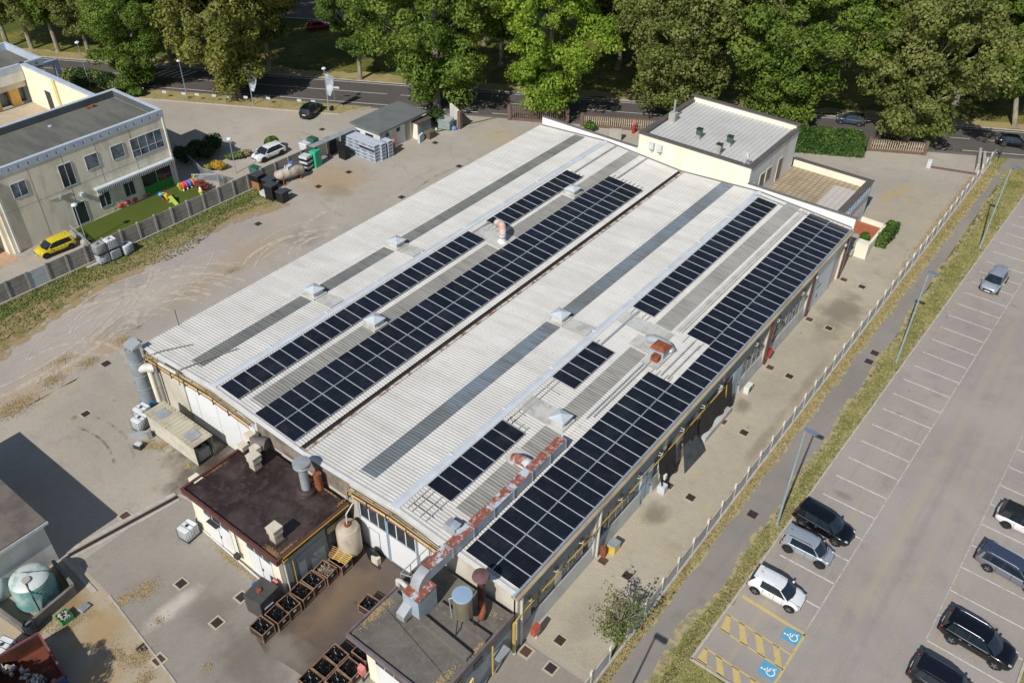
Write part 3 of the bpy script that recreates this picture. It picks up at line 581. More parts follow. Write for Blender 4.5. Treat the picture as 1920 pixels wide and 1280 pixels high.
for i, y0, y1 in wallbits:
    ds = DOORS.get(i, []); edges = [y0] + [e for d in ds for e in d] + [y1]
    mb = MB()
    for a, b in zip(edges[::2], edges[1::2]): mb.add([(XW - .118, a, 0), (XW + .2, a, 0), (XW + .2, b, 0), (XW - .118, b, 0), (XW - .118, a, 1.3), (XW + .03, a, 1.3), (XW + .03, b, 1.3), (XW - .118, b, 1.3)], [(3, 2, 1, 0), (4, 5, 6, 7), (0, 1, 5, 4), (1, 2, 6, 5), (2, 3, 7, 6), (3, 0, 4, 7)])
    mb.build('plinth', M_PLINTH, sw)
    for a, b in ds:
        d = MB().box(XW - .1, a + .03, .05, XW + .05, b - .03, 3.2).build('side_door', M_BLUED, sw); MB().box(XW + .051, (a + b) / 2 - .02, .1, XW + .06, (a + b) / 2 + .02, 3.1).build('door_joint', M_DARKM, d)
        MB().tube([(XW + .1, b - .4, 1.1), (XW + .1, b - .25, 1.1)], .03).build('handle', M_DARKM, d)
    segs = WIN[i]; wall_e = [y0] + [e for sg in segs for e in sg] + [y1]
    mb = MB()
    for a, b in zip(wall_e[::2], wall_e[1::2]):
        if b - a > .1 and not any(d0 < (a + b) / 2 < d1 for d0, d1 in ds):
            cuts = [a] + [e for d in ds if a < d[0] < b for e in d] + [b]
            for c0, c1 in zip(cuts[::2], cuts[1::2]): MB().box(XW - .118, c0 + .002, 1.302, XW - .02, c1 - .002, 3.348).build('middle_band', M_BEIGE, sw)
    for a, b in segs:
        fr = MB(); nn = max(2, round((b - a) / .8))
        for q in range(nn + 1):
            yy = a + (b - a) * q / nn; fr.box(XW - .1, yy - .02, 1.32, XW - .03, yy + .02, 3.33)
        fr.box(XW - .1, a, 3.24, XW - .034, b, 3.33); fr.box(XW - .1, a, 1.32, XW - .034, b, 1.42); fr.box(XW - .1, a, 2.3, XW - .034, b, 2.36)
        wo = fr.build('side_window', mat('side_frame', '878f95', .15, 2., .5), sw); MB().box(XW - .116, a, 1.32, XW - .075, b, 3.33).build('pane', M_GLASS, wo)
mb = MB(); mb.box(XW - .12, 71.3, 4.9, XW + .02, 79.2, 5.2); mb.build('upper_band', M_GREYW, sw)
d = MB().box(XW - .11, 71.32, .05, XW + .12, 76.9, 4.85).build('sliding_door', mat('sliding_door_white', 'd5dade', .06, .4, .45), sw)
MB().box(XW - .11, 76.95, .0, XW - .02, 79.2, 4.85).build('middle_band', M_BEIGE, sw)
MB().box(XW + .122, 73.0, 2.2, XW + .14, 74.2, 2.32).build('handle', M_DARKM, d); MB().box(XW + .122, 73.55, .9, XW + .16, 73.65, 1.3).build('latch', M_DARKM, d)
mb = MB(); mb.box(XW - .2, YF - .2, 5.2, XW + .36, YB, 5.36); mb.build('eave_fascia', M_FASCIA, fac)
mb = MB(); mb.add([(XW - .05, YF - .25, 5.66), (XW + .1, YF - .25, 5.64), (XW + .13, YF - .25, 5.5), (XW + .05, YF - .25, 5.38), (XW - .05, YB, 5.66), (XW + .1, YB, 5.64), (XW + .13, YB, 5.5), (XW + .05, YB, 5.38)], [(0, 1, 5, 4), (1, 2, 6, 5), (2, 3, 7, 6), (0, 3, 2, 1), (4, 5, 6, 7)]); mb.build('eave_gutter', mat('gutter_blue', 'aab6c0', .1, 1., .45), fac)
# front door between the annexes, with window strip
mb = MB(); mb.box(-32.7, YF - .1, .05, -27.2, YF - .004, 4.6); fd = mb.build('front_door', M_WPANEL, fac)
mb = MB()
for x in (-32.7, -30.1, -29.95, -27.3): mb.box(x, YF - .14, .05, x + .1, YF - .101, 4.55)
for z in (.1, 2.95, 4.5): mb.box(-32.6, YF - .135, z, -27.3, YF - .101, z + .09)
mb.box(-31.9, YF - .137, .1, -31.84, YF - .101, 2.3); mb.box(-30.9, YF - .137, .1, -30.84, YF - .101, 2.3); mb.box(-31.85, YF - .138, 2.26, -30.9, YF - .101, 2.32)
mb.build('door_frame', mat('frame_bluegrey', '93a3b1', .1, 2., .5), fd)
mb = MB()
for q in range(6): mb.box(-32.5 + q * .87, YF - .13, 3.08, -31.75 + q * .87, YF - .101, 4.45)
mb.build('pane', M_GLASS, fd)
MB().box(-27.1, YF - .08, .05, -25.2, YF - .004, 5.35).build('white_wall_panel', M_WPANEL, fw); MB().box(-43.25, YF - .05, 3.9, -33.45, YF - .004, 5.45).build('sooty_panel', stained('sooty_panel', '8a8072', '5b5046', .8, .8, .4, .65), fw)
# pipe runs on the front wall, just under the roof edge
for x0, x1 in ((-57.0, -43.4), (-33.4, -24.6)):
    for j, (dy, z, r, m_) in enumerate([(.45, 5.1, .06, M_OPIPE), (.62, 5.0, .045, M_YPIPE), (.42, 4.85, .05, M_BROWN), (.6, 4.72, .04, M_RUST)]):
        SL = lambda x: RZ(1 if x < X1 else 2 if x < XV else 3 if x < X2 else 4, x) - 5.6; MB().tube([(x, YF - dy, z + .12 + SL(x)) for x in ([x0 + j * .3] + [q for q in (X1, X2) if x0 < q < x1] + [x1])], r).build('wall_pipe', m_, fw)
    mb = MB()
    for q in range(int((x1 - x0) / 1.8)): x = x0 + .5 + q * 1.8; dz = SL(x) + .1; mb.box(x, YF - .7, 4.62 + dz, x + .06, YF - .04, 4.67 + dz); mb.box(x, YF - .72, 4.6 + dz, x + .06, YF - .67, 5.2 + dz)
    mb.build('pipe_bracket', M_DARKM, fw)
for x, d in ((-55.6, 2.4), (-52.0, 4.2)):
    MB().tube([(x, YF - .6, 4.7), (x, YF - .6, RZ(1, x) + .2), (x + .2, YF + .3, RZ(1, x) + .16), (x + .9, YF + d * .6, RZ(1, x + .9) + .13), (x + 1.5, YF + d, RZ(1, x + 1.5) + .1)], .045).build('roof_conduit', mat('conduit_brown', '857b70', .15, 2.), fac)
MB().tube([(-54.6, YF - .5, 5.55), (-52.2, YF - .5, 5.75)], .14).build('wall_pipe', M_PIPEW, fw)
# yellow gas line on the side wall
pts = [(XW + .3, 20.5, 2.6), (XW + .3, 26.8, 3.45), (XW + .3, 53.6, 3.45)]
mb = MB(); mb.tube([(XW + .3, 24.9, .3), (XW + .3, 24.9, 3.4), (XW + .3, 25.6, 3.45), (XW + .3, 53.4, 3.45)], .04); mb.tube([(XW + .3, 53.4, 3.45), (XW + .3, 53.8, 1.6), (XW + .35, 54.4, .6)], .05); mb.build('gas_pipe', M_YPIPE, fac)
# cable trays and loose conduits on the sheets
mb = MB()
def on(s, x, y, dz=.1): return (x, y, RZ(s, x) + dz)
def tray(s, x, y0, y1, w_=.14, h=.12, dz=.06, nm='cable_tray', m_=None): MB().add([(x - w_ / 2, y0, RZ(s, x) + dz), (x + w_ / 2, y0, RZ(s, x) + dz), (x + w_ / 2, y0, RZ(s, x) + dz + h), (x - w_ / 2, y0, RZ(s, x) + dz + h), (x - w_ / 2, y1, RZ(s, x) + dz), (x + w_ / 2, y1, RZ(s, x) + dz), (x + w_ / 2, y1, RZ(s, x) + dz + h), (x - w_ / 2, y1, RZ(s, x) + dz + h)], [(3, 2, 1, 0), (4, 5, 6, 7), (0, 1, 5, 4), (1, 2, 6, 5), (2, 3, 7, 6), (3, 0, 4, 7)]).build(nm, m_ or M_ZINC, fac)
tray(2, -46.7, 71.6, 80.1); tray(2, -42.6, 73.9, 80.1); tray(2, -47.2, 55, 57.6); tray(4, -27.9, 48.2, 54.1); tray(4, -24.05, 40.5, 48.5, .1); tray(4, -23.75, 41, 50.5, .1)
tray(4, -24.05, 54, 79.8, .32, .06, .06, 'cable_cover', M_PLATE); tray(4, -23.7, 54, 79.8, .12, .1, .06, 'cable_cover', M_PLATE); tray(4, -22.3, 48.3, 53.6, .1); tray(4, -21.7, 48.3, 53.6, .1)
mb = MB(); mb.box(X2 - .1, 79.0, ZR + .04, X2 + .2, 79.2, ZR + .16)
for q in range(20): x = X2 + .2 + q * .3; mb.add([(x, 79.25, RZ(4, x) + .07), (x + .3, 79.25, RZ(4, x + .3) + .07), (x + .3, 79.39, RZ(4, x + .3) + .07), (x, 79.39, RZ(4, x) + .07), (x, 79.25, RZ(4, x) + .17), (x + .3, 79.25, RZ(4, x + .3) + .17), (x + .3, 79.39, RZ(4, x + .3) + .17), (x, 79.39, RZ(4, x) + .17)], [(4, 5, 6, 7), (0, 1, 5, 4), (2, 3, 7, 6)])
mb.build('cable_tray', M_ZINC, fac)
# flat sheet patches
for s, x0, x1, y0, y1 in [(1, -50.7, -48.7, 38.0, 39.5), (1, -50.7, -48.7, 48.3, 49.8), (3, -31.8, -29.5, 48.4, 49.95), (4, -28.6, -26.0, 38.1, 39.8), (4, -28.6, -24.1, 51.8, 53.5), (2, -47.3, -43.5, 54.9, 57.3), (4, -26.3, -25.2, 33.55, 34.85), (4, -26.3, -24.0, 49.8, 51.5)]:
    mb = MB(); mb.quad(*[(x, y, RZ(s, x) + .085) for x, y in ((x0, y0), (x1, y0), (x1, y1), (x0, y1))])
    nq = max(1, int((x1 - x0) / .75))
    for q in range(1, nq): x = x0 + (x1 - x0) * q / nq; mb.quad((x - .03, y0, RZ(s, x) + .085), (x + .03, y0, RZ(s, x) + .085), (x + .03, y1, RZ(s, x) + .115), (x - .03, y1, RZ(s, x) + .115))
    mb.build('sheet_patch', M_PLATE, fac)

# ------------------------------------------------------------------ roof ventilators
def make_cowl():
    t = thing('roof_ventilator', 'x', 'roof vent', (0, 0, 0), 0, 'white pyramid roof ventilators')
    mb = MB(); mb.rbox(0, 0, -.15, 1.2, 1.2, .58); mb.rbox(0, 0, -.1, 1.7, 1.8, .19); mb.build('base', M_PLATE, t, local=True)
    MB().rbox(0, 0, .43, 1.0, 1.0, .2).build('throat', M_DARKM, t, local=True)
    mb = MB(); mb.rbox(0, 0, .58, 1.5, 1.5, .1); mb.rbox(0, 0, .68, 1.5, 1.5, .3, 0, .08, .08); mb.build('cap', mat('cowl_white', 'bfc5ca', .08, 2., .4), t, local=True)
    return t
cowl0 = make_cowl()
for i, (s, x, y, lab) in enumerate([(1, -51.55, 38.75, 'white pyramid roof ventilator in the left skylight strip, nearer of the two on it'), (1, -51.55, 49.05, 'white pyramid roof ventilator in the left skylight strip, farther of the two on it'),
        (2, -44.35, 38.95, 'white pyramid roof ventilator between the single and double solar rows, near the front'), (2, -44.4, 67.95, 'white pyramid roof ventilator between the single and double solar rows, near the back'),
        (3, -32.65, 49.2, 'white pyramid roof ventilator at the bluish skylight strip right of the valley gutter'), (4, -25.3, 38.95, 'white pyramid roof ventilator beyond the end of the rusty duct')]):
    c = cowl0 if i == 0 else copy_tree(cowl0); c.location = (x, y, RZ(s, x) + .1); c['label'] = lab; c.scale = (.88, .88, .85)

# ------------------------------------------------------------------ solar panels
k = NT('solar_glass'); tc = k.n('ShaderNodeTexCoord').outputs['Object']; X, Y, Z = k.xyz(tc)
st = k.math('ABSOLUTE', k.math('SUBTRACT', k.math('FRACT', k.math('MULTIPLY', k.math('ADD', Y, .57), 1 / .19)), .5))
inf = k.n('ShaderNodeObjectInfo'); rnd = inf.outputs['Random']
base = k.mix(rnd, hexc('14171e'), hexc('1b1f29'))
c = k.mix(k.ramp(st, .44, .5, 0, .55), base, hexc('3c4250'))
mid = k.math('ABSOLUTE', X); c = k.mix(k.ramp(mid, .0, .012, .45, 0), c, hexc('454b58')); c = k.mix(k.ramp(k.noise(.7, 6, .7), .45, .75, 0, .08), c, hexc('7d7a74'))
M_SOLAR = k.fin(c, k.ramp(k.noise(.6, 4), .3, .7, .16, .3), 0, .45)
M_PFRAME = mat('panel_frame', 'c2c7cc', .06, 3., .4)
PW, PL, PT = 1.13, 2.135, .035
mb = MB(); mb.cur = 0; mb.box(-PL / 2 + .0195, -PW / 2 + .0195, .004, PL / 2 - .0195, PW / 2 - .0195, PT)
mb.cur = 1
for a in ((-PL / 2, -PW / 2, PL / 2, -PW / 2 + .018), (-PL / 2, PW / 2 - .018, PL / 2, PW / 2), (-PL / 2, -PW / 2 + .0185, -PL / 2 + .018, PW / 2 - .0185), (PL / 2 - .018, -PW / 2 + .0185, PL / 2, PW / 2 - .0185)): mb.box(a[0], a[1], 0, a[2], a[3], PT + .003)
pan0 = mb.build('solar_panel', [M_SOLAR, M_PFRAME], None); first = True
def array(s, xc, y0, y1, n, what, group, skip=()):
    global first
    (xa, za), (xb, zb) = SLOPES[s]; ang = math.atan2(zb - za, xb - xa); pitch = (y1 - y0) / n
    for i in range(n):
        o = pan0 if first else pan0.copy()
        if not first: COL.objects.link(o)
        first = False
        y = y0 + pitch * (i + .5); o.location = (xc, y, RZ(s, xc) + .14); o.rotation_euler = (random.gauss(0, .0018), -ang + random.gauss(0, .0015), random.gauss(0, .0008)); o.scale = (1, (pitch - .036) / PW, 1)
        pos_ = 'nearest the front' if i == 0 else ('last at the far end' if i == n - 1 else nth(i + 1) + ' from the front')
        tag(o, f'solar panel in {what}, {pos_}', 'solar panel', group)
array(2, -46.6, 25.78, 54.97, 25, 'the long single row beside the left ridge', 'solar panels in the long single row by the left ridge')
array(2, -46.5, 57.5, 71.42, 12, 'the short row beyond the curved pipe', 'solar panels in the short row beyond the curved pipe')
array(2, -42.42, 25.63, 73.56, 41, 'the inner row left of the valley gutter', 'solar panels in the double row by the valley gutter')
array(2, -40.26, 25.63, 73.56, 41, 'the row nearest the valley gutter', 'solar panels in the double row by the valley gutter')
array(4, -27.56, 28.1, 36.27, 7, 'the seven-panel row by the right ridge', 'solar panels in the seven-panel row by the right ridge')
array(4, -27.56, 42.39, 48.14, 5, 'the small five-panel block by the right ridge', 'solar panels in the five-panel block by the right ridge')
array(4, -27.56, 54.22, 78.9, 21, 'the far long row by the right ridge', 'solar panels in the far row by the right ridge')
array(4, -22.2, 25.75, 48.02, 19, 'the inner row behind the rusty duct', 'solar panels in the near inner row of the right slope')
array(4, -22.2, 54.08, 79.78, 22, 'the far inner row of the right slope', 'solar panels in the far inner row of the right slope')
array(4, -20.03, 25.75, 79.62, 46, 'the outermost row along the right eave', 'solar panels in the outer row along the right eave')
# mounting rails
def rails(s, xs, y0, y1, stub, label, cross=()):
    mb = MB(); y0 += .2; y1 += .28; xs = [x - .22 for x in xs]; cross = [(a - .22, b - .22, c + .25) for a, b, c in cross]
    for x in xs:
        for a, b in ((y0 - stub[0], y1 + stub[1]),): mb.add([(x - .025, a, RZ(s, x) + .075), (x + .025, a, RZ(s, x) + .075), (x + .025, a, RZ(s, x) + .135), (x - .025, a, RZ(s, x) + .135), (x - .025, b, RZ(s, x) + .075), (x + .025, b, RZ(s, x) + .075), (x + .025, b, RZ(s, x) + .135), (x - .025, b, RZ(s, x) + .135)], [(3, 2, 1, 0), (4, 5, 6, 7), (0, 1, 5, 4), (1, 2, 6, 5), (2, 3, 7, 6), (3, 0, 4, 7)])
    for x0, x1, y in cross: mb.add([(x0, y, RZ(s, x0) + .14), (x1, y, RZ(s, x1) + .14), (x1, y + .05, RZ(s, x1) + .14), (x0, y + .05, RZ(s, x0) + .14), (x0, y, RZ(s, x0) + .17), (x1, y, RZ(s, x1) + .17), (x1, y + .05, RZ(s, x1) + .17), (x0, y + .05, RZ(s, x0) + .17)], [(4, 5, 6, 7), (0, 1, 5, 4), (1, 2, 6, 5), (2, 3, 7, 6), (3, 0, 4, 7)])
    solo('mounting_rails', label, 'solar rails', mb, mat('rail_grey', 'a8a7a2', .12, 3., .5), (xs[0], y0, RZ(s, xs[0])), 'mounting rails under the solar arrays')
rails(2, (-46.9, -46.4, -45.8, -45.4), 25.6, 54.4, (0, .6), 'thin grey rails carrying the long single row by the left ridge')
rails(2, (-46.8, -46.4, -45.9, -45.4), 57, 70.8, (.5, .75), 'thin grey rails carrying the short row beyond the curved pipe')
rails(2, (-42.9, -42.5, -41.8, -41.4, -40.9, -40.4, -39.9, -39.4), 25.7, 73.3, (0, .7), 'thin grey rails carrying the double row by the valley gutter')
rails(4, (-28.1, -27.7, -27.0, -26.5), 27.9, 35.9, (2.2, .8), 'thin grey rails and bare crossbars at the front of the right ridge row', [(-28.2, -26.3, 26.1), (-28.2, -26.3, 26.9), (-28.2, -26.6, 36.4), (-28.2, -27.2, 38.2)])
rails(4, (-28.1, -27.7), 39.5, 47.7, (3.2, .7), 'thin grey rails and bare crossbars before the five-panel block', [(-28.2, -27.4, 37.4), (-28.2, -26.8, 40.9), (-28.2, -27.2, 39.4)])
rails(4, (-28.1, -27.6, -27.0, -26.6), 53.8, 78.1, (.6, .2), 'thin grey rails carrying the far row by the right ridge', [(-28.2, -27.4, 53.3)])
rails(4, (-22.9, -22.4, -21.7, -21.3), 25.7, 47.8, (0, .7), 'thin grey rails carrying the near inner row of the right slope')
rails(4, (-22.8, -22.1, -21.4), 54, 79.4, (1.2, .35), 'thin grey rails carrying the far inner row of the right slope')
rails(4, (-20.7, -20.2, -19.6), 25.8, 79.4, (0, .3), 'thin grey rails carrying the outer row along the right eave')
# ------------------------------------------------------------------ things standing on the factory roof
t = thing('curved_exhaust', 'white curved roof exhaust pipe with a pink rusted bend above the solar rows', 'exhaust pipe', on(2, -44.2, 55.9, 0))
zb = RZ(2, -44.2); MB().lathe(-44.2, 55.9, [(.48, zb), (.48, zb + .12), (.36, zb + .16), (.36, zb + .9)], 16).build('riser', mat('exhaust_white', 'd9dbdc', .1, 1.5, .5), t, 40)
MB().tube([(-44.2, 55.9, zb + .9), (-44.25, 56.0, zb + 1.25), (-44.5, 56.25, zb + 1.5), (-44.95, 56.5, zb + 1.55), (-45.35, 56.7, zb + 1.4), (-45.55, 56.8, zb + 1.15)], .36, 14).build('bend', stained('pink_rust', 'c0998a', 'd5d4d2', .85, 1.3, rough=.6), t, 40)
MB().tube([(-44.2, 55.9, zb + .6), (-44.2, 55.9, zb + .66)], .385, 16).build('collar', M_DARKM, t)
t = thing('roof_exhaust_box', 'galvanised roof exhaust box with rusty top and rounded rear duct between solar rows', 'exhaust box', on(4, -23.6, 50.6, 0))
zb = RZ(4, -23.6) - .05
MB().box(-24.3, 49.9, zb, -23.1, 51.1, zb + .9).build('box', M_DUCTSIDE, t)
MB().rbox(-23.7, 50.5, zb + .9, 1.35, 1.35, .3, 0, .55, .55).build('top', M_RUST, t)
MB().box(-23.9, 49.3, zb, -23.25, 49.89, zb + .65).build('side_hood', M_RUST, t)
MB().tube([(-25.4, 51.3, zb + .35), (-24.9, 51.4, zb + .55), (-24.3, 51.4, zb + .6), (-23.6, 51.4, zb + .55), (-23.0, 51.2, zb + .2)], .4, 12).build('rear_duct', M_ZINC, t, 40)
MB().box(-24.4, 48.6, RZ(4, -23.8) + .08, -22.9, 51.5, RZ(4, -23.8) + .1).build('base_plate', M_PLATE, t)
t = thing('roof_duct', 'long rust-stained rectangular air duct on the right roof slope', 'air duct', (-23.7, 30, 6.3))
zt, zb_ = 6.85, 6.08
y = 22.85; first_ = True; si = 0
while y < 36.9:
    y1 = min(y + 2.05, 37.05); mb = MB(); mb.box(-24.2, y, zb_, -23.5, y1 - .02, zt - .012); o = mb.build('duct_section', M_DUCTSIDE, t)
    MB().quad((-24.2, y, zt - .008), (-23.5, y, zt - .008), (-23.5, y1 - .02, zt - .008), (-24.2, y1 - .02, zt - .008)).build('top_sheet', M_RUSTD, o)
    MB().box(-24.25, y1 - .05, zb_ - .04, -23.45, y1 + .03, zt + .03).build('flange', M_ZINC, o); y += 2.05
for yy in (26.5, 30.5, 34.8): MB().box(-24.25, yy, RZ(4, -23.7) + .05, -23.55, yy + .15, 6.07).build('support', M_DARKM, t)
rings = []
for i in range(9):
    a = rad(90 * i / 8); cy_, cz_ = 22.82, zb_ - .25
    r1, r0 = 1.1, .25
    rings.append([(-24.2, cy_ - r0 * math.sin(a), cz_ + r0 * math.cos(a)), (-23.5, cy_ - r0 * math.sin(a), cz_ + r0 * math.cos(a)), (-23.5, cy_ - r1 * math.sin(a), cz_ + r1 * math.cos(a)), (-24.2, cy_ - r1 * math.sin(a), cz_ + r1 * math.cos(a))])
MB().loft(rings).build('elbow', M_ZINC, t, 30)
t = thing('extraction_hood', 'small galvanised hood with rusty top in the skylight strip beside the rusty duct', 'roof hood', on(4, -24.9, 33.9, 0))
zb = RZ(4, -24.9) + .05
MB().tube([(-25.7, 33.9, zb + .1), (-25.3, 33.9, zb + .35), (-24.9, 33.9, zb + .42), (-24.06, 33.9, zb + .35)], .38, 12).build('hood', M_RUSTD, t, 40); MB().box(-25.9, 33.4, zb - .02, -25.4, 34.4, zb + .12).build('base', M_PLATE, t)
t = thing('extraction_box', 'small galvanised inlet box at the front roof edge beside the rusty duct', 'roof hood', on(4, -25.0, 26.9, 0)); zb = RZ(4, -25.) + .05
MB().rbox(-25.0, 26.6, zb, 1.1, .9, .55, 0, .8, .7).build('box', M_ZINC, t); MB().rbox(-24.7, 26.6, zb + .55, .5, .5, .12).build('lid', M_DUCTSIDE, t); MB().tube([(-24.5, 26.6, zb + .3), (-24.06, 26.6, zb + .3)], .25, 10).build('stub', M_ZINC, t)
# tarps, brackets and loose items along the side wall
def wallthing(name, label, cat, y, z=0): return thing(name, label, cat, (XW + .2, y, z))
def tarp(y0, y1, z0, z1, out, seed, label):
    r = random.Random(seed); n, m_ = 14, 8; rings = []
    for i in range(n + 1):
        u = i / n; row = []
        for j in range(m_ + 1):
            v_ = j / m_; row.append((XW + .22 + out * (1 - v_) ** 1.5 + .09 * math.sin(u * 17 + v_ * 3 + seed) * (1.1 - v_) + r.uniform(-.03, .03), y0 + (y1 - y0) * u + r.uniform(-.04, .04), z0 + (z1 - z0) * v_ + (.35 * math.sin(u * 9 + seed) * (1 - v_))))
        rings.append(row)
    mb = MB().loft(rings, False, False); solo('tarp', label, 'tarp', mb, M_TARP, (XW + .3, (y0 + y1) / 2, z0), 'black tarps along the side wall', 60)
tarp(42.6, 45.2, .5, 3.5, .5, 1, 'black tarp hanging on the side wall right after the first pale blue door')
tarp(46.4, 48.6, .5, 3.5, .35, 2, 'black tarp hanging beside the leaning dark sheets, narrowest of the hung tarps')
tarp(49.2, 54.8, .6, 3.4, .35, 3, 'widest black tarp on the side wall, hanging by the far blue door')
mb = MB(); mb.add([(XW + 1.2, 45.6, .05), (XW + 1.3, 48.9, .05), (XW + .3, 48.7, 1.5), (XW + .35, 46.4, 1.9), (XW + 1.24, 45.6, .05), (XW + 1.34, 48.9, .05), (XW + .34, 48.7, 1.52), (XW + .39, 46.4, 1.92)], [(0, 1, 2, 3), (7, 6, 5, 4), (0, 4, 5, 1), (1, 5, 6, 2), (2, 6, 7, 3), (3, 7, 4, 0)])
solo('leaning_sheet', 'dark grey board leaning against the side wall between hanging tarps', 'board', mb, mat('board_grey', '45484b', .25, 1.3), (XW + .8, 47.2, 0))
MB_ = MB().box(XW + .25, 49.6, .02, XW + .85, 54.2, .55); solo('covered_pipe', 'low grey covered bundle on the ground along the side wall', 'bundle', MB_, M_PLINTH, (XW + .5, 51.9, 0))
t = wallthing('conditioner', 'white air conditioner unit on the ground by the far blue door', 'air conditioner', 57.6); MB().rbox(XW + .75, 57.6, .05, .45, .9, .7).build('casing', mat('unit_white', 'd8d6cd', .08, 3.), t); MB().cyl((XW + .975, 57.6, .4), (XW + .99, 57.6, .4), .28, n=16).build('fan_grille', M_DARKM, t)
t = wallthing('meter_box', 'small white meter box on a stand by the near blue door', 'meter box', 43.1); MB().rbox(XW + .75, 42.9, .0, .6, .55, .75).build('cabinet', M_FRAME, t); MB().rbox(XW + .55, 43.4, .9, .3, .3, .45).build('meter', mat('unit_white', 'd8d6cd', .08, 3.), t); MB().rbox(XW + .55, 43.4, 0, .08, .08, .9).build('post', M_DARKM, t)
t = wallthing('yellow_bin', 'yellow box with grey lid on the paving by a wall column', 'salt bin', 35.8); MB().rbox(XW + .85, 35.9, 0, .6, .75, .75, 0, 1.06, 1.06).build('bin', paint('bin_yellow', 'd9b83c', .5), t); MB().rbox(XW + .85, 35.9, .76, .7, .86, .1, 0, .9, .9).build('lid', M_ZINC, t)
t = wallthing('rusty_sheet', 'rusty sheet leaning on the wall beside the yellow box', 'panel', 35.1); MB().prism([(XW + .35, 34.9), (XW + .75, 34.9), (XW + .75, 35.1), (XW + .35, 35.1)], 0, [1., .9, .9, 1.]).build('panel', M_RUST, t)
t = wallthing('fire_cabinet', 'red fire hose cabinet on a post beside the near corner of the side wall', 'fire cabinet', 26.6); MB().rbox(XW + .75, 26.7, .7, .35, .6, .75).build('cabinet', paint('faded_red', 'b4503f', .5), t); MB().rbox(XW + .75, 26.85, 0, .12, .12, .7).build('post', M_PIPEW, t)
t = wallthing('fire_cabinet', 'red fire hose box on the side wall by the fifth column', 'fire cabinet', 62.3); MB().rbox(XW + .35, 62.4, .8, .3, .5, .7).build('cabinet', paint('red_box', 'b02a22', .5), t)
def bracket():
    t = thing('wall_lamp', 'x', 'wall lamp', (0, 0, 0), 0, 'small lamps on brackets along the side wall'); mb = MB(); mb.tube([(0, 0, -.3), (.35, 0, -.1), (.45, 0, .55)], .035); mb.tube([(0, 0, .1), (.42, 0, .1)], .03); mb.build('bracket', M_PIPEW, t, local=True)
    MB().rbox(.4, -.18, .5, .22, .34, .12).build('lamp_head', M_DARKM, t, local=True); return t
b0 = bracket(); ys_ = [26.6, 29.4, 32.3, 37.1, 39.7, 42.6, 45.9, 49.2, 52.2, 58.6, 62.9, 68.2]
for i, y in enumerate(ys_):
    b = b0 if i == 0 else copy_tree(b0); b.location = (XW + .02, y, 4.0 if y < 58 else 4.4)
    b['label'] = f'dark lamp on a pale bracket on the side wall, {nth(i + 1)} from the front corner'
mb = MB(); mb.rbox(XW + .3, 78.4, 4.55, .3, .22, .22); mb.tube([(XW + .02, 78.4, 4.7), (XW + .3, 78.4, 4.65)], .04); solo('security_camera', 'white security camera high on the side wall by the far corner', 'camera', mb, M_FRAME, (XW + .1, 78.4, 4.6))
mb = MB(); mb.rbox(XW + .3, 71.2, 4.55, .3, .22, .22); mb.tube([(XW + .02, 71.2, 4.7), (XW + .3, 71.2, 4.65)], .04); solo('security_camera', 'white security camera above the near edge of the sliding door', 'camera', mb, M_FRAME, (XW + .1, 71.2, 4.6))
# ================================================================== FRONT ANNEXES AND YARD THINGS
M_BROOF = stained('bitumen_brown', '463a36', '2c1e1c', .9, .4, .4, .6, rough=.5, col3='544b46'); M_GROOF = stained('bitumen_grey', '6b665e', '575049', .7, .5, .4, .65, rough=.85, col3='7a746b')
M_LEAF = mat('dry_leaves', 'a3906a', .28, 6., .95); M_LEAF2 = mat('dry_leaves_rust', '8f7048', .3, 6., .95)
def leaf_patch(mb, x, y, z, rx, ry, n, seed, s=.1, slope=None):
    r = random.Random(seed)
    for _ in range(n):
        a = r.uniform(0, 6.283); q = abs(r.gauss(0, .5)); px, py = x + rx * q * math.cos(a), y + ry * q * math.sin(a); t = r.uniform(0, 3.14); c, s_ = math.cos(t) * s * r.uniform(.6, 1.3), math.sin(t) * s * r.uniform(.6, 1.3)
        zz = z + r.uniform(.005, .03); k_ = r.uniform(-.03, .03); mb.quad((px - c, py - s_, zz + k_), (px + s_, py - c, zz), (px + c, py + s_, zz - k_), (px - s_, py + c, zz))
t = thing('brown_annex', 'low annex with a dark brown flat roof in front of the factory', 'annex', (-38.3, 22.2, 0))
bx0, bx1, by0, by1 = -43.0, -33.6, 18.95, 25.09
MB().box(bx0, by0, 0, bx1, by0 + .3, 3.55).build('wall', M_CREAM, t); MB().box(bx1 - .3, by0 + .302, 0, bx1, by1, 3.55).build('wall', M_GREYW, t); MB().box(bx0, by0 + .302, 0, bx0 + .3, by1, 3.55).build('wall', M_BEIGE, t)
rf = MB().box(bx0 - .45, by0 - .25, 3.6, bx1 + .3, by1, 3.85).build('roof', M_BROOF, t)
mb = MB(); mb.box(bx0 - .5, by0 - .3, 3.58, bx1 + .35, by0 - .12, 4.02); mb.box(bx1 + .17, by0 - .118, 3.58, bx1 + .35, by1, 4.02); mb.box(bx0 - .5, by0 - .118, 3.58, bx0 - .32, by1, 4.02); mb.build('roof_edge', M_BROWN, rf)
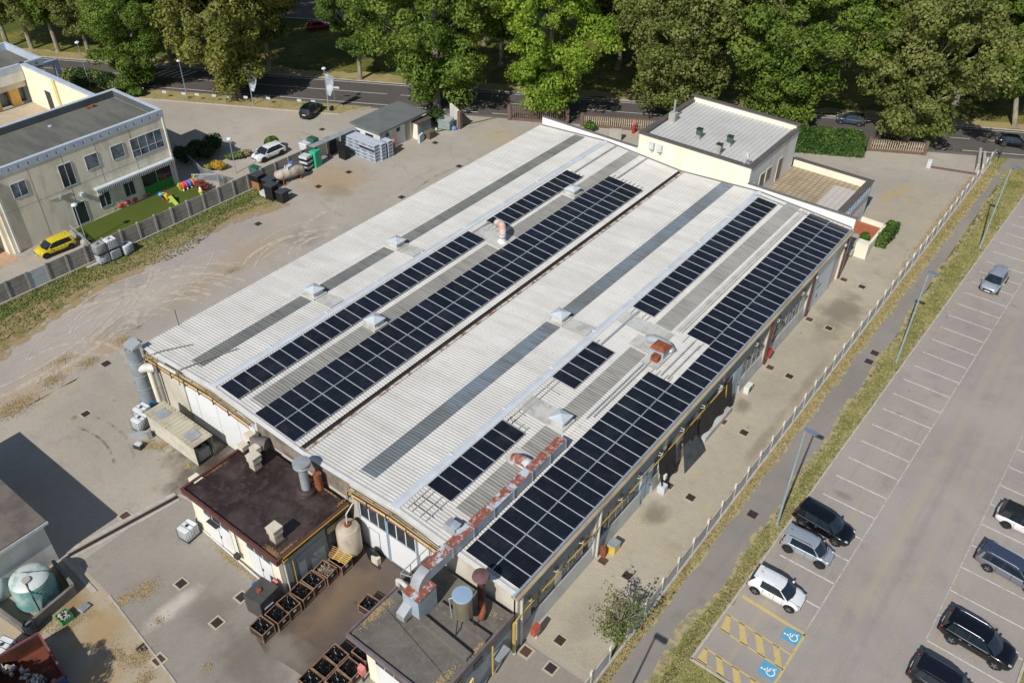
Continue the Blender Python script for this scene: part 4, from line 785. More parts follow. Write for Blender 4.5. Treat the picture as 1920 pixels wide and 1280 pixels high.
for x0, x1 in ((-41.6, -38.7), (-36.9, -34.4)):
    d = MB().box(x0, by0 - .06, .05, x1, by0 - .004, 2.5).build('door', M_WPANEL, t); MB().box((x0 + x1) / 2 - .02, by0 - .07, .1, (x0 + x1) / 2 + .02, by0 - .061, 2.45).build('door_joint', M_DARKM, d)
    MB().rbox((x0 + x1) / 2 + .15, by0 - .08, 1.1, .08, .05, .25).build('handle', M_DARKM, d)
    n = 3; fr = MB().box(x0 - .05, by0 - .05, 2.52, x1 + .05, by0 - .004, 3.35).build('window', M_FRAME, t)
    mb = MB()
    for q in range(n): mb.box(x0 + .05 + (x1 - x0) * q / n, by0 - .06, 2.6, x0 + (x1 - x0) * (q + 1) / n - .05, by0 - .051, 3.28)
    mb.build('pane', M_GLASS, fr)
MB().box(-40.9, by0 - .4, 2.48, -39.8, by0 - .07, 2.55).build('door_canopy', M_DARKM, t)
wn = MB().box(bx1 + .003, 23.0, .6, bx1 + .06, 24.9, 3.2).build('side_opening', M_DARKM, t); MB().box(bx1 + .061, 23.1, 2.3, bx1 + .07, 24.8, 2.9).build('pane', mat('dusty_glass', 'a5a177', .15, 1.), wn); MB().box(bx1 + .061, 23.1, .7, bx1 + .07, 24.8, 2.2).build('pane', M_GLASS, wn)
MB().box(bx1 + .003, 20.3, .0, bx1 + .05, 22.7, 2.6).build('side_shutter', M_GREYW, t)
MB().tube([(bx1 + .15, 19.3, 3.5), (bx1 + .15, 19.3, .1)], .07).build('downpipe', M_PIPEW, t); MB().tube([(bx1 + .2, 19.15, 4.0), (bx1 + .45, 19.1, 3.6), (bx1 + .25, 19.9, 3.5), (bx1 + .25, 19.9, .2)], .035).build('gas_pipe', M_YPIPE, t); MB().tube([(bx1 + .4, 19.2, 3.95), (bx1 + .4, 25.0, 3.95)], .035).build('gas_pipe', M_YPIPE, t)
mb = MB(); mb.rbox(-43.6, 20.0, 3.0, .8, .7, .9); mb.build('corner_box', M_CREAM, t); MB().tube([(-43.6, 19.7, 2.9), (-43.5, 19.3, 1.2), (-43.3, 18.9, .08), (-34.2, 18.6, .08)], .07).build('ground_pipe', M_PIPEW, t)
MB().rbox(-38.0, 18.6, .8, .4, .35, .35).build('wall_cabinet', M_DARKM, t); MB().tube([(-38.0, 18.85, 1.1), (-38.0, 18.85, 3.5)], .04).build('conduit', M_DARKM, t)
def brick_vent(x, y, z, h, label, s=.62):
    t = thing('roof_chimney', label, 'chimney', (x, y, z), 0); MB().rbox(x, y, z, s + .3, s + .3, .12).build('base', M_BROOF, t); MB().rbox(x, y, z + .12, s, s, h).build('stack', stained('vent_stone', 'b7ac98', '8f8372', .5, 1.5), t)
    mb = MB()
    for q in range(3): mb.rbox(x, y, z + h - .35 + q * .16, s + .14, s + .14, .08)
    mb.build('louvre', mat('vent_louvre', 'c2b8a6', .12, 2.), t); MB().rbox(x, y, z + h + .13, s + .2, s + .2, .1).build('cap', M_PLATE if False else mat('vent_cap', 'cdc3ae', .1, 2.), t); return t
brick_vent(-41.0, 23.3, 3.85, 1.15, 'square cream chimney vent on the brown roof, beside the pipe cluster'); brick_vent(-34.75, 19.95, 3.85, 1.15, 'square cream chimney vent at the near corner of the brown roof')
t = thing('exhaust_stack', 'grey metal exhaust stack with flat round cap on the brown roof', 'exhaust pipe', (-36.5, 24.1, 3.85)); MB().lathe(-36.5, 24.1, [(.75, 3.85), (.7, 4.1), (.5, 4.2)], 18).build('base', M_BROOF, t); MB().cyl((-36.5, 24.1, 4.2), (-36.5, 24.1, 6.2), .33, n=16).build('pipe', M_ZINC, t, 40)
MB().lathe(-36.5, 24.1, [(.3, 6.2), (.55, 6.3), (.62, 6.45), (.5, 6.5), (.62, 6.62), (.62, 6.78), (.1, 6.86)], 18).build('cap', M_ZINC, t, 40); MB().tube([(-36.3, 24.5, 4.2), (-35.7, 24.8, 5.4)], .05).build('stay', M_DARKM, t)
t = thing('rusty_exhaust', 'short rust red exhaust pipe behind the grey stack', 'exhaust pipe', (-36.0, 24.85, 3.85)); MB().cyl((-36.0, 24.85, 3.85), (-36.0, 24.85, 5.3), .3, n=12).build('pipe', M_RUST, t, 40); MB().tube([(-36, 24.85, 4.6), (-36.7, 25.0, 4.4)], .2).build('branch', M_RUST, t)
t = thing('filter_unit', 'cluster of sooty vents and a drum tank between the brown roof and the factory', 'filter unit', (-42.2, 24.6, 3.85)); MB().cyl((-42.7, 24.5, 4.5), (-41.7, 25.0, 4.5), .5, n=14).build('drum', stained('sooty', '6a6460', '3d3532', .6, 1.5), t, 40)
for x, y, z in ((-43.1, 23.9, 4.2), (-41.9, 24.1, 4.5), (-43.2, 24.7, 4.6)): b = MB().rbox(x, y, z - .1, .65, .6, .42).build('vent_box', mat('vent_cap', 'cdc3ae', .1, 2.), t); MB().rbox(x, y, 3.85, .1, .1, z - 3.95).build('leg', M_RUST, b)
mb = MB(); leaf_patch(mb, -34.2, 19.1, 3.86, .8, .28, 900, 1, .035); leaf_patch(mb, -33.7, 19.9, 3.86, .12, 1.0, 300, 2, .035); leaf_patch(mb, -43.2, 21.5, 3.86, .15, 1.4, 120, 3, .035); leaf_patch(mb, -33.8, 24.8, 3.86, .12, .5, 150, 4, .035); leaf_patch(mb, -35.3, 25., 3.86, 1.2, .06, 260, 42, .035)
o = mb.build('fallen_leaves', M_LEAF2, org=(-34.3, 19.2, 3.86)); tag(o, 'dry orange leaves drifted against the brown roof edge', 'leaves', kind='stuff')

t = thing('grey_annex', 'low annex with a grey bitumen flat roof at the right front corner of the factory', 'annex', (-22.0, 21.8, 0))
ax0, ax1, ay0, ay1 = -24.7, -19.0, 18.15, 25.09
MB().box(ax0, ay0, 0, ax1 - .302, ay0 + .3, 3.6).build('wall', M_CREAM, t); MB().box(ax1 - .3, ay0, 0, ax1, ay1, 3.6).build('wall', M_GREYW, t); MB().box(ax0, ay0 + .302, 0, ax0 + .3, ay1, 3.6).build('wall', M_BEIGE, t)
rf = MB().box(-25.85, ay0 - .25, 3.65, ax1 + .1, ay1, 3.95).build('roof', M_GROOF, t)
mb = MB(); mb.box(-25.95, ay0 - .35, 3.62, ax1 + .2, ay0 - .2, 4.1); mb.box(ax1 + .05, ay0 - .198, 3.62, ax1 + .2, ay1, 4.1); mb.box(-25.95, ay0 - .198, 3.62, -25.8, ay1, 4.1); mb.build('roof_edge', mat('edge_mauve', '6e6264', .15, 1.5, .6), rf)
mb = MB()
for a, b in (((-25.6, 21.5), (-19.1, 21.15)), ((-22.9, 22.7), (-19.0, 22.75))): strip(mb, a, b, .5, 3.93, 4.28)
strip(mb, (-25.6, 20.6), (-19.1, 19.3), .12, 3.93, 4.0); mb.build('roof_beam', M_GROOF, rf)
mb = MB(); mb.box(-25.9, ay0 + .2, 3.0, -24.71, ay0 + .35, 3.62); mb.box(-25.9, 24.5, 3.0, -24.71, 24.65, 3.62); mb.build('canopy_bracket', M_DARKM, t)
for x0, x1 in ((-23.9, -21.6), (-21.4, -19.7)):
    MB().box(x0, ay0 - .06, .05, x1, ay0 - .004, 2.5).build('door', M_WPANEL, t); fr = MB().box(x0 - .05, ay0 - .05, 2.52, x1 + .05, ay0 - .004, 3.4).build('window', M_FRAME, t); mb = MB()
    for q in range(3): mb.box(x0 + .03 + (x1 - x0) * q / 3, ay0 - .06, 2.58, x0 + (x1 - x0) * (q + 1) / 3 - .03, ay0 - .051, 3.34)
    mb.build('pane', M_GLASS, fr)
for y0, y1 in ((19.0, 20.3), (21.4, 22.2)): MB().box(ax1 + .003, y0, 2.5, ax1 + .05, y1, 3.1).build('side_window', M_GLASS, t)
[MB().tube(q_, .06).build('gas_pipe', M_YPIPE, t) for q_ in ([(ax1 + .25, 22.9, 3.4), (ax1 + .25, 22.9, .4)], [(ax1 + .3, 19.4, 1.6), (ax1 + .35, 20.9, 2.7), (ax1 + .35, 21.1, .4)], [(ax1 + .35, 24.9, 3.45), (ax1 + .35, 24.9, .5)])]
MB().tube([(ax1 + .3, 25.0, 3.4), (ax1 + .3, 25.0, .1)], .11).build('downpipe', M_PIPEW, t); MB().rbox(ax1 + .35, 23.6, 1.9, .6, 1.1, .1).build('side_canopy', M_ZINC, t)
mb = MB(); mb.tube([(-25.9, 22.3, 3.4), (-25.9, 22.3, 4.5), (-25.6, 22.3, 4.65), (-24.6, 22.2, 4.6), (-24.3, 22.1, 4.4)], .16); mb.build('white_pipe', M_PIPEW, t, 40)
mb = MB()
for a, b in (((-25.9, 22.6), (-25.9, 25.2)), ((-25.2, 22.8), (-25.2, 25.2))): mb.tube([(*a, 4.9), (*b, 4.9)], .035); [mb.tube([(a[0], y, 4.1), (a[0], y, 4.9)], .035) for y in np.linspace(a[1], b[1], 4)]
mb.tube([(-25.9, 22.6, 4.9), (-25.2, 22.8, 4.9)], .035); mb.build('roof_railing', M_ZINC, t)
mb = MB(); leaf_patch(mb, -25.55, 20.2, 3.96, .3, 1.7, 1400, 5, .035); leaf_patch(mb, -19.4, 18.9, 3.96, .3, 1.3, 1500, 6, .035); leaf_patch(mb, -19.15, 22.2, 3.96, .14, 1.1, 600, 7, .035); leaf_patch(mb, -19.8, 24.4, 3.96, .6, .4, 60, 8, .035); leaf_patch(mb, -22, 24.4, 3.96, 1, .4, 30, 9, .035)
o = mb.build('fallen_leaves', M_LEAF, org=(-25, 20, 3.96)); tag(o, 'dry yellow leaves along the edges of the grey annex roof', 'leaves', kind='stuff')
t = thing('plenum_box', 'rust-streaked galvanised plenum box where the roof duct ends on the grey annex', 'air box', (-23.6, 21.9, 3.95))
MB().box(-24.3, 21.15, 3.95, -23.0, 22.75, 5.95).build('box', M_DUCTSIDE, t); MB().box(-24.33, 21.12, 5.952, -22.97, 22.78, 6.0).build('top', M_RUSTD, t); MB().prism([(-24.25, 20.45), (-23.6, 20.45), (-23.6, 21.149), (-24.25, 21.149)], 4.2, [4.7, 4.7, 5.1, 5.1]).build('hood', M_ZINC, t)
t = thing('steel_vessel', 'upright stainless steel vessel with blue grey domed top on thin legs', 'tank', (-20.75, 22.6, 3.95))
MB().lathe(-20.75, 22.6, [(.1, 5.05), (.5, 5.2), (.58, 5.35), (.58, 7.05), (.6, 7.1)], 22).build('body', stained('stainless', 'b3aa94', '86714e', .6, 1.2, .4, .7, rough=.35, vscale=(2, 2, .4), metal=.5), t, 50); MB().lathe(-20.75, 22.6, [(.62, 7.08), (.63, 7.16), (.6, 7.2), (.02, 7.23)], 22).build('lid', paint('lid_blue', '93abc0', .3), t, 40)
for a in (30, 150, 270): MB().tube([(-20.75 + .5 * math.cos(rad(a)), 22.6 + .5 * math.sin(rad(a)), 5.3), (-20.75 + .72 * math.cos(rad(a)), 22.6 + .72 * math.sin(rad(a)), 3.97)], .04).build('leg', M_DARKM, t)
MB().tube([(-21.4, 22.3, 4.6), (-21.45, 22.2, 6.6), (-21.2, 22.4, 6.7)], .04).build('gauge_pipe', M_ZINC, t)
t = thing('rusty_flue', 'dark rusty flue with mushroom cap at the roof edge of the grey annex', 'exhaust pipe', (-20.75, 24.3, 3.95)); MB().cyl((-20.75, 24.3, 3.95), (-20.75, 24.3, 6.9), .24, n=14).build('pipe', stained('dark_rust', '4a2f28', '2c2220', .6, 1.5), t, 40)
MB().lathe(-20.75, 24.3, [(.1, 6.95), (.55, 7.05), (.5, 7.25), (.05, 7.4)], 16).build('cap', stained('mauve_rust', '6d5152', '553b3a', .6, 2.), t, 40); MB().tube([(-20.75, 24.3, 4.9), (-20.3, 23.9, 4.5), (-20.1, 23.4, 4.3)], .2).build('branch', M_RUST, t)
# tall vertical duct at the left front corner
t = thing('tall_duct', 'tall grey metal duct tower with peaked hood at the left front corner of the factory', 'duct tower', (-57.6, 24.6, 0)); cx, cy = -57.55, 24.55
for i in range(4): o = MB().cyl((cx, cy, .5 + i * 1.35), (cx, cy, 1.83 + i * 1.35), .56 if i else .58, n=18).build('duct_section', stained('tower_zinc', '8b959a', '74797b', .5, .9, rough=.5), t, 40); MB().cyl((cx, cy, 1.8 + i * 1.35), (cx, cy, 1.86 + i * 1.35), .62, n=18).build('flange', M_ZINC, o)
mb = MB()
for q in range(7): mb.tube([(cx + .5 * math.cos(q * .9), cy + .5 * math.sin(q * .9), 5.85), (cx + .5 * math.cos(q * .9), cy + .45 * math.sin(q * .9), 6.02)], .03)
mb.build('cap_stay', M_DARKM, t); MB().prism([(cx - .62, cy - .3), (cx + .62, cy - .3), (cx + .62, cy + .6), (cx - .62, cy + .6)], 6.0, [6.15, 6.15, 6.45, 6.45]).build('hood', M_ZINC, t); MB().lathe(cx, cy, [(.75, 0), (.75, .2), (.58, .52)], 14).build('base', paint('base_blue', '3f6f9c', .5), t)
MB().tube([(cx + .4, cy + .1, 3.9), (cx + 1.0, cy + .3, 4.2), (cx + 1.5, cy + .7, 4.2)], .38, 12).build('side_branch', M_PIPEW, t, 40); MB().tube([(cx + 1.1, cy + .35, 4.0), (cx + 1.15, cy + .35, .6)], .22, 10).build('side_pipe', M_CREAM, t, 40); MB().tube([(cx + 1.6, cy + .6, 5.0), (cx + 1.6, cy + .6, .2)], .12, 8).build('side_pipe', M_ZINC, t, 40)
MB().tube([(-57.6, 29.0, 5.6), (-57.6, 29., 7.2)], .03).build('roof_mast', M_DARKM, fac)
# shelter along the front wall
t = thing('storage_shelter', 'long low lean-to shelter of pale sheets standing before the white factory wall', 'shelter', (-51.2, 23.4, 0)); x0, x1, y0, y1 = -54.2, -48.0, 22.55, 24.2
MB().box(x0, y0, .15, x1, y0 + .04, 2.1).build('tarp_side', stained('pale_tarp', 'c6c0b0', 'a39a86', .5, .8), t); MB().box(x0, y0 + .041, .15, x0 + .04, y1, 2.1).build('tarp_side', stained('pale_tarp', 'c6c0b0', 'a39a86', .5, .8), t); MB().box(x0, y1 - .04, .15, x1, y1, 2.2).build('back_side', M_CONC, t)
mb = MB()
for i in range(31): xx = x0 - .1 + i * .205; mb.box(xx, y0 - .12, 2.14 + .03 * (i % 2), xx + .203, y1 + .1, 2.2 + .03 * (i % 2))
mb.build('roof_sheet', stained('shelter_sheet', 'b5ae98', '8d8570', .6, .8), t)
for xx in (-53.0, -49.1): MB().box(xx - .55, 22.8, 2.24, xx + .55, 23.8, 2.27).build('roof_light', M_ZINC, t)
for xx, yy in ((x1 - .05, y0 + .05), (x1 - .05, y1 - .1), (x0 + .1, y0 + .1), (-51, y0 + .1)): MB().box(xx, yy, 0, xx + .06, yy + .06, 2.12).build('post', M_DARKM, t)

def make_ibc(full=1., col='ibc_white'):
    t = thing('ibc_tote', 'x', 'liquid container', (0, 0, 0)); b = MB(); lx, ly, z0, z1 = 1.0, 1.16, .17, 1.12
    rings = [[(x * lx / 2 * k_, y * ly / 2 * k_, z) for x, y in ((-1, -.86), (-.86, -1), (.86, -1), (1, -.86), (1, .86), (.86, 1), (-.86, 1), (-1, .86))] for z, k_ in ((z0, .93), (z0 + .06, .97), (z1 - .06, .97), (z1, .9))]
    b.loft(rings).build('tank', {'ibc_white': mat('ibc_white', 'd9dcdc', .08, 2., .5), 'ibc_grey': mat('ibc_grey', 'a2a3a1', .2, 1.5, .6)}[col], t, 40, local=True)
    c = MB(); r = .018
    for z in (.2, .42, .64, .86, 1.06): c.tube([(-lx / 2, -ly / 2, z), (lx / 2, -ly / 2, z), (lx / 2, ly / 2, z), (-lx / 2, ly / 2, z), (-lx / 2, -ly / 2, z)], r, 4)
    for i in range(6):
        for s_ in (-1, 1): x = -lx / 2 + lx * i / 5; y = -ly / 2 + ly * i / 5; c.tube([(x, s_ * ly / 2, .15), (x, s_ * ly / 2, 1.08)], r, 4); c.tube([(s_ * lx / 2, y, .15), (s_ * lx / 2, y, 1.08)], r, 4)
    c.box(-.5, -.2, 1.1, .5, -.16, 1.14); c.box(-.5, .16, 1.1, .5, .2, 1.14); c.build('cage', mat('cage_steel', '8d9297', .15, 3., .45, .4), t, local=True)
    p = MB()
    for y in (-.5, 0, .5): p.box(-.52, y - .07, 0, .52, y + .07, .13)
    p.box(-.52, -.6, .13, .52, .6, .16); p.build('pallet_base', M_DARKM, t, local=True); MB().cyl((0, 0, 1.12), (0, 0, 1.19), .12, n=12).build('screw_cap', M_DARKM, t, local=True); return t
ibc0 = make_ibc(); ibcg = make_ibc(col='ibc_grey')
def ibcn(loc, rz, label, grey=False):
    s = ibcg if grey else ibc0; o = s if not s.get('done') else copy_tree(s); s['done'] = 1; o.location = loc; o.rotation_euler = (0, 0, rz); o['label'] = label; o['group'] = 'caged liquid containers'; return o
ibcn((-56.3, 23.2, 0), .1, 'white caged tote behind another one at the tall duct base'); ibcn((-55.35, 22.4, 0), .15, 'white caged tote in front of another by the tall duct base')
ibcn((-42.85, 18.0, 0), .12, 'lone white caged tote in front of the brown annex'); ibcn((-48.7, 23.4, 0), 0, 'caged tote inside the open end of the pale shelter', True)
ibcn((-80.05, 34.3, 0), .05, 'white caged tote on grass at the fence, lower left of the stack'); ibcn((-80.0, 34.25, 1.2), .08, 'grey caged tote stacked on the left white tote by the fence', True); ibcn((-79.95, 35.55, 0), .0, 'white caged tote on grass, lower middle of the fence stack'); ibcn((-80.0, 35.5, 1.2), -.05, 'white caged tote stacked on top of the middle fence tote'); ibcn((-79.75, 36.9, 0), .2, 'open white tote at the right end of the fence stack, dark inside')
for o in (ibc0, ibcg):
    for q in ('done', 'used'):
        if q in o: del o[q]
for o in list(S.objects):
    for q in ('done', 'used'):
        if q in o.keys(): del o[q]
# wire bins of black metal parts
def make_bin():
    t = thing('metal_bin', 'x', 'metal bin', (0, 0, 0)); lx, ly, h = 1.22, .98, .92; f = MB()
    for x in (-1, 1):
        for y in (-1, 1): f.box(x * lx / 2 - .03, y * ly / 2 - .03, 0, x * lx / 2 + .03, y * ly / 2 + .03, h)
    for z in (.12, h - .06):
        for s_ in (-1, 1): f.box(-lx / 2 + .031, s_ * ly / 2 - .025, z, lx / 2 - .031, s_ * ly / 2 + .025, z + .055); f.box(s_ * lx / 2 - .025, -ly / 2 + .031, z, s_ * lx / 2 + .025, ly / 2 - .031, z + .055)
    f.build('frame', stained('bin_rust', '9a7b62', '6b4632', .7, 2.5), t, local=True); w_ = MB()
    for s_ in (-1, 1): w_.box(-lx / 2 + .031, s_ * (ly / 2 - .01) - .008, .13, lx / 2 - .031, s_ * (ly / 2 - .01) + .008, .8); w_.box(s_ * (lx / 2 - .01) - .008, -ly / 2 + .04, .13, s_ * (lx / 2 - .01) + .008, ly / 2 - .04, .8)
    w_.box(-lx / 2, -ly / 2, .08, lx / 2, ly / 2, .12); w_.build('side_sheet', mat('bin_sheet', '3a322c', .3, 2.), t, local=True); MB().box(lx / 2 + .012, -.12, .55, lx / 2 + .02, .1, .7).build('tag_plate', M_FRAME, t, local=True); return t
M_SCRAP = mat('black_parts', '1c1c1e', .5, 3., .35, .3); M_SCRAPL = mat('pale_parts', '8d7f70', .3, 3., .6)
def make_heap(seed, m_):
    r = random.Random(seed); mb = MB(); mb.rbox(0, 0, -.5, 1.12, .88, .36)
    for _ in range(170):
        x, y = r.uniform(-.5, .5), r.uniform(-.38, .38); z = -.1 + .12 * (1 - (x * 1.6) ** 2) + r.uniform(-.08, .08); a = r.uniform(0, 3.14); L = r.uniform(.08, .26); dz = r.uniform(-.08, .08)
        mb.tube([(x - L / 2 * math.cos(a), y - L / 2 * math.sin(a), z - dz), (x + L / 2 * math.cos(a), y + L / 2 * math.sin(a), z + dz)], r.uniform(.018, .04), 5)
    return mb.build('parts_heap', m_, None, local=True)
bin0 = make_bin(); heaps = [make_heap(3, M_SCRAP), make_heap(4, M_SCRAPL)]; hn = [0, 0]
rowL = 'row by the brown annex'; clu = 'cluster by the grey annex'
BINS = [(-32.4, 16.1, 0, .06, 0, 'first from the yard in the ' + rowL), (-32.3, 17.3, 0, .05, 0, 'second from the yard in the ' + rowL), (-32.35, 18.3, 0, -.04, 0, 'third from the yard in the ' + rowL), (-32.4, 19.45, 0, .1, 0, 'fourth from the yard in the ' + rowL), (-32.5, 20.55, 0, .05, 0, 'fifth from the yard in the ' + rowL), (-32.5, 21.65, 0, .12, 1, 'sixth from the yard, by the pallets'),
        (-27.1, 17.65, 0, .0, 0, 'farthest in the outer file of the ' + clu), (-27.05, 16.6, 0, .03, 0, 'middle in the outer file of the ' + clu), (-27.1, 15.55, 0, .02, 0, 'nearest in the outer file of the ' + clu), (-25.75, 17.55, 0, .0, 0, 'middle in the inner file of the ' + clu), (-25.7, 16.5, 0, .04, 0, 'nearest in the inner file of the ' + clu), (-25.9, 18.9, 0, .02, 0, 'half hidden farthest inner one of the ' + clu), (-28.1, 21.6, 0, .1, 0, 'standing alone beside the grey annex wall')]
for i, (x, y, z, a, hk, w_) in enumerate(BINS):
    b = bin0 if i == 0 else copy_tree(bin0); b.location = (x, y, .015); b.rotation_euler = (0, 0, a); tag(b, 'rusty metal bin, ' + w_, 'metal bin', 'rusty metal bins of parts')
    h = heaps[hk] if hn[hk] == 0 else heaps[hk].copy()
    if hn[hk]: COL.objects.link(h)
    hn[hk] += 1; h.location = (x, y, .72); h.rotation_euler = (0, 0, a + (3.1416 if i % 2 else 0)); tag(h, ('pale offcuts' if hk else 'black parts') + ' in bin ' + w_.replace('standing alone', 'alone').replace('half hidden farthest inner one of', 'farthest inner one of'), 'metal parts', 'heaps of metal parts in bins')
t = thing('machine_cabinet', 'dark steel cabinet with round pot on top beside the bin row', 'cabinet', (-33.9, 17.6, 0)); MB().rbox(-33.95, 17.5, 0, 1.5, 1.7, 1.75, .1).build('body', mat('cabinet_dark', '4a4846', .2, 1.5, .5), t); MB().cyl((-34.0, 17.4, 1.75), (-34.0, 17.4, 1.9), .17, n=14).build('pot', M_RUST, t); MB().box(-33.16, 17.0, .9, -33.12, 17.7, 1.0).build('handle', M_FRAME, t)
mb = MB(); mb.lathe(-35.3, 18.0, [(.28, 0), (.3, .05), (.3, .75), (.18, .85), (.08, .95)], 14); solo('blue_drum', 'bright blue plastic drum beside the dark cabinet', 'drum', mb, paint('drum_blue', '2457a8', .4), (-35.3, 18., 0), None, 40)
def redbox(x, y, label):
    t = thing('fire_box', label, 'fire box', (x, y, 0)); mb = MB(); mb.rbox(x, y, .9, .45, .3, .55); mb.prism([(x - .22, y - .15), (x + .22, y - .15), (x + .22, y + .15), (x - .22, y + .15)], 1.45, [1.5, 1.5, 1.65, 1.65]); mb.build('box', paint('pink_red', 'c9736c', .55), t); MB().rbox(x, y, 0, .1, .1, .9).build('post', M_DARKM, t)
redbox(-33.9, 18.55, 'pink red fire box at the corner of the brown annex'); redbox(-24.9, 17.75, 'pink red fire box at the corner of the grey annex by the bins')
def pallet(x, y, z, a, tilt, m_, label):
    t = thing('wooden_pallet', label, 'pallet', (x, y, z)); t.rotation_euler = (tilt, 0, a); mb = MB()
    for q in range(6): mb.box(-.6, -.4 + q * .145, .12, .6, -.32 + q * .145, .145)
    mb.build('deck_board', m_, t, local=True); mb = MB()
    for xx in (-.53, 0, .53): mb.box(xx - .05, -.4, .0, xx + .05, .405, .119)
    mb.build('bearer', m_, t, local=True); return t
M_WOODY = stained('pale_wood', 'c9a863', 'a1824c', .5, 3.); M_WOODB = stained('brown_wood', '9a7048', '6f4d33', .6, 3.)
pallet(-32.2, 23.0, .95, .15, .05, M_WOODY, 'pale yellow wooden pallet lying on top of the last bin'); pallet(-33.1, 23.3, .5, .2, .9, M_WOODB, 'brown wooden pallet leaning against the annex wall')
b = copy_tree(bin0); b.location = (-32.3, 22.85, .015); tag(b, 'rusty open metal bin at the far end, under the yellow pallet', 'metal bin', 'rusty metal bins of parts')
t = thing('pressure_tank', 'upright dusty white pressure tank between brown annex and factory door', 'tank', (-32.8, 23.9, 0)); cx, cy = -32.55, 24.1
MB().lathe(cx, cy, [(.3, .42), (.75, .55), (.85, .75), (.85, 2.75), (.75, 3.0), (.35, 3.12), (.02, 3.15)], 24).build('shell', stained('dusty_white', 'c2b6a2', '7b6a58', .7, .9, .4, .7, rough=.6, vscale=(1, 1, .5)), t, 50); MB().cyl((cx, cy, 3.12), (cx, cy, 3.3), .22, n=12).build('manhole', M_RUST, t)
for a in (45, 135, 225, 315): MB().rbox(cx + .62 * math.cos(rad(a)), cy + .62 * math.sin(rad(a)), 0, .12, .12, .65).build('leg', M_DARKM, t)
MB().tube([(cx, cy, 3.3), (cx, cy + .05, 4.2), (cx - .1, cy + .9, 4.6)], .05).build('pipe', M_PIPEW, t)
t = thing('hand_trolley', 'small pale box trolley standing beside the factory door', 'trolley', (-30.6, 24.6, 0)); MB().rbox(-30.6, 24.6, .12, .6, .35, .65).build('box', mat('vent_cap', 'cdc3ae', .1, 2.), t); MB().rbox(-30.5, 24.4, .05, .9, .1, .07).build('base', M_DARKM, t); MB().tube([(-30.9, 24.75, .1), (-30.9, 24.85, 1.3)], .03).build('handle', M_RUST, t)
solo('rubber_pile', 'dark heap of discarded rubber and hoses behind the white tank', 'scrap heap', MB().ball((-31.0, 24.75, .3), .55, 9, 6, 1.2, .5, 1.6), M_TARP, (-31, 24.8, 0))
mb = MB(); mb.prism([(-55.3, 21.1), (-53.7, 21.9), (-53.6, 22.2), (-55.1, 21.5)], 0, [.3, .8, .9, .4]); solo('sheet_bundle', 'grey metal sheet bundle tilted on the paving by the pale shelter', 'sheet metal', mb, M_ZINC, (-54.5, 21.6, 0))
t = thing('battery_crate', 'small dark crate with pale top on the paving by the shelter', 'crate', (-53.5, 20.9, 0)); MB().rbox(-53.5, 20.9, 0, .7, .5, .4, .3).build('body', M_DARKM, t); MB().rbox(-53.5, 20.9, .4, .55, .38, .08, .3).build('lid', M_FRAME, t)

# bottom-left corner: garage, tank, skip
t = thing('garage_building', 'low white-walled garage with dark felt roof at the lower left', 'garage', (-54.8, 5, 0)); gx0, gx1, gy1 = -62., -47.95, 11.3
MB().box(gx0 + .3, -8, 0, gx1 - .3, gy1 - .25, 3.85).build('wall', M_WHITEW, t); MB().box(gx0, -8.3, 3.9, gx1, gy1, 4.15).build('roof', stained('felt_brown', '6f655d', '534a44', .7, .5), t); MB().box(gx1 - .02, -8.3, 3.82, gx1 + .06, gy1 + .06, 4.05).build('gutter', M_FRAME, t)
t = thing('water_tank', 'large teal green ribbed plastic tank in a concrete pit', 'tank', (-46.4, 8.9, 0)); prof = [(1.3, .1)]
for i in range(9): prof += [(1.38 - .01 * i, .15 + i * .21), (1.33 - .01 * i, .3 + i * .21)]
prof += [(1.22, 2.06)]
DOME = [(1.24, 2.05), (1.1, 2.2), (.8, 2.3), (.4, 2.36), (.02, 2.38)]
MB().lathe(-46.5, 8.6, prof, 28).build('shell', stained('teal_plastic', '5f8a86', 'a3b5ae', .7, .6, .5, .64, rough=.45), t, 50); MB().lathe(-46.5, 8.6, DOME, 28).build('dome', stained('sunlit_dusty_plastic', 'c3cbc7', '88a39d', .8, .8, .48, .62, rough=.5), t, 50); MB().cyl((-46.1, 8.3, 2.3), (-46.1, 8.3, 2.48), .27, n=14).build('lid', M_CONC, t); MB().tube([(-45.9, 8.15, 2.4), (-45.05, 8.0, 1.9), (-45.15, 8.0, .3)], .05).build('hose', M_DARKM, t); MB().tube([(-47.75, 8.2, 2.0), (-47.4, 8.25, 2.22), (-46.6, 8.7, 2.42), (-46.0, 9.5, 2.25), (-45.8, 9.85, 1.9)], .03).build('strap', M_TARP, t)  # pale dome: sunlight from above put into the colour, with some dust
t = thing('containment_wall', 'weathered concrete pit wall around the green tank', 'pit wall', (-46, 8.8, 0)); mb = MB(); pw = [(-48.0, 10.6), (-44.75, 10.3), (-44.3, 6.6), (-49.5, 6.0)]
for a, b in zip(pw, pw[1:]): strip(mb, a, b, .2, 0, .9)
mb.build('wall', stained('dark_concrete', '7d7973', '57524c', .6, .7), t)
t = thing('second_tank', 'white plastic tank cut by the left edge beside the green tank', 'tank', (-48.9, 7.2, 0)); MB().lathe(-48.9, 7.0, [(.9, 0), (1.0, .1), (1.0, 1.5), (.6, 1.9), (.1, 2.0)], 20).build('shell', mat('ibc_white', 'd9dcdc', .08, 2., .5), t, 50)
t = thing('plastic_barrel', 'dark blue open barrel beside the pit wall', 'barrel', (-44.2, 7.0, 0)); MB().lathe(-44.2, 6.9, [(.33, 0), (.36, .25), (.34, .5), (.36, .75), (.34, 1.0), (.29, 1.0), (.29, .6)], 16).build('barrel', mat('barrel_navy', '2c3440', .3, 3., .5), t, 40)
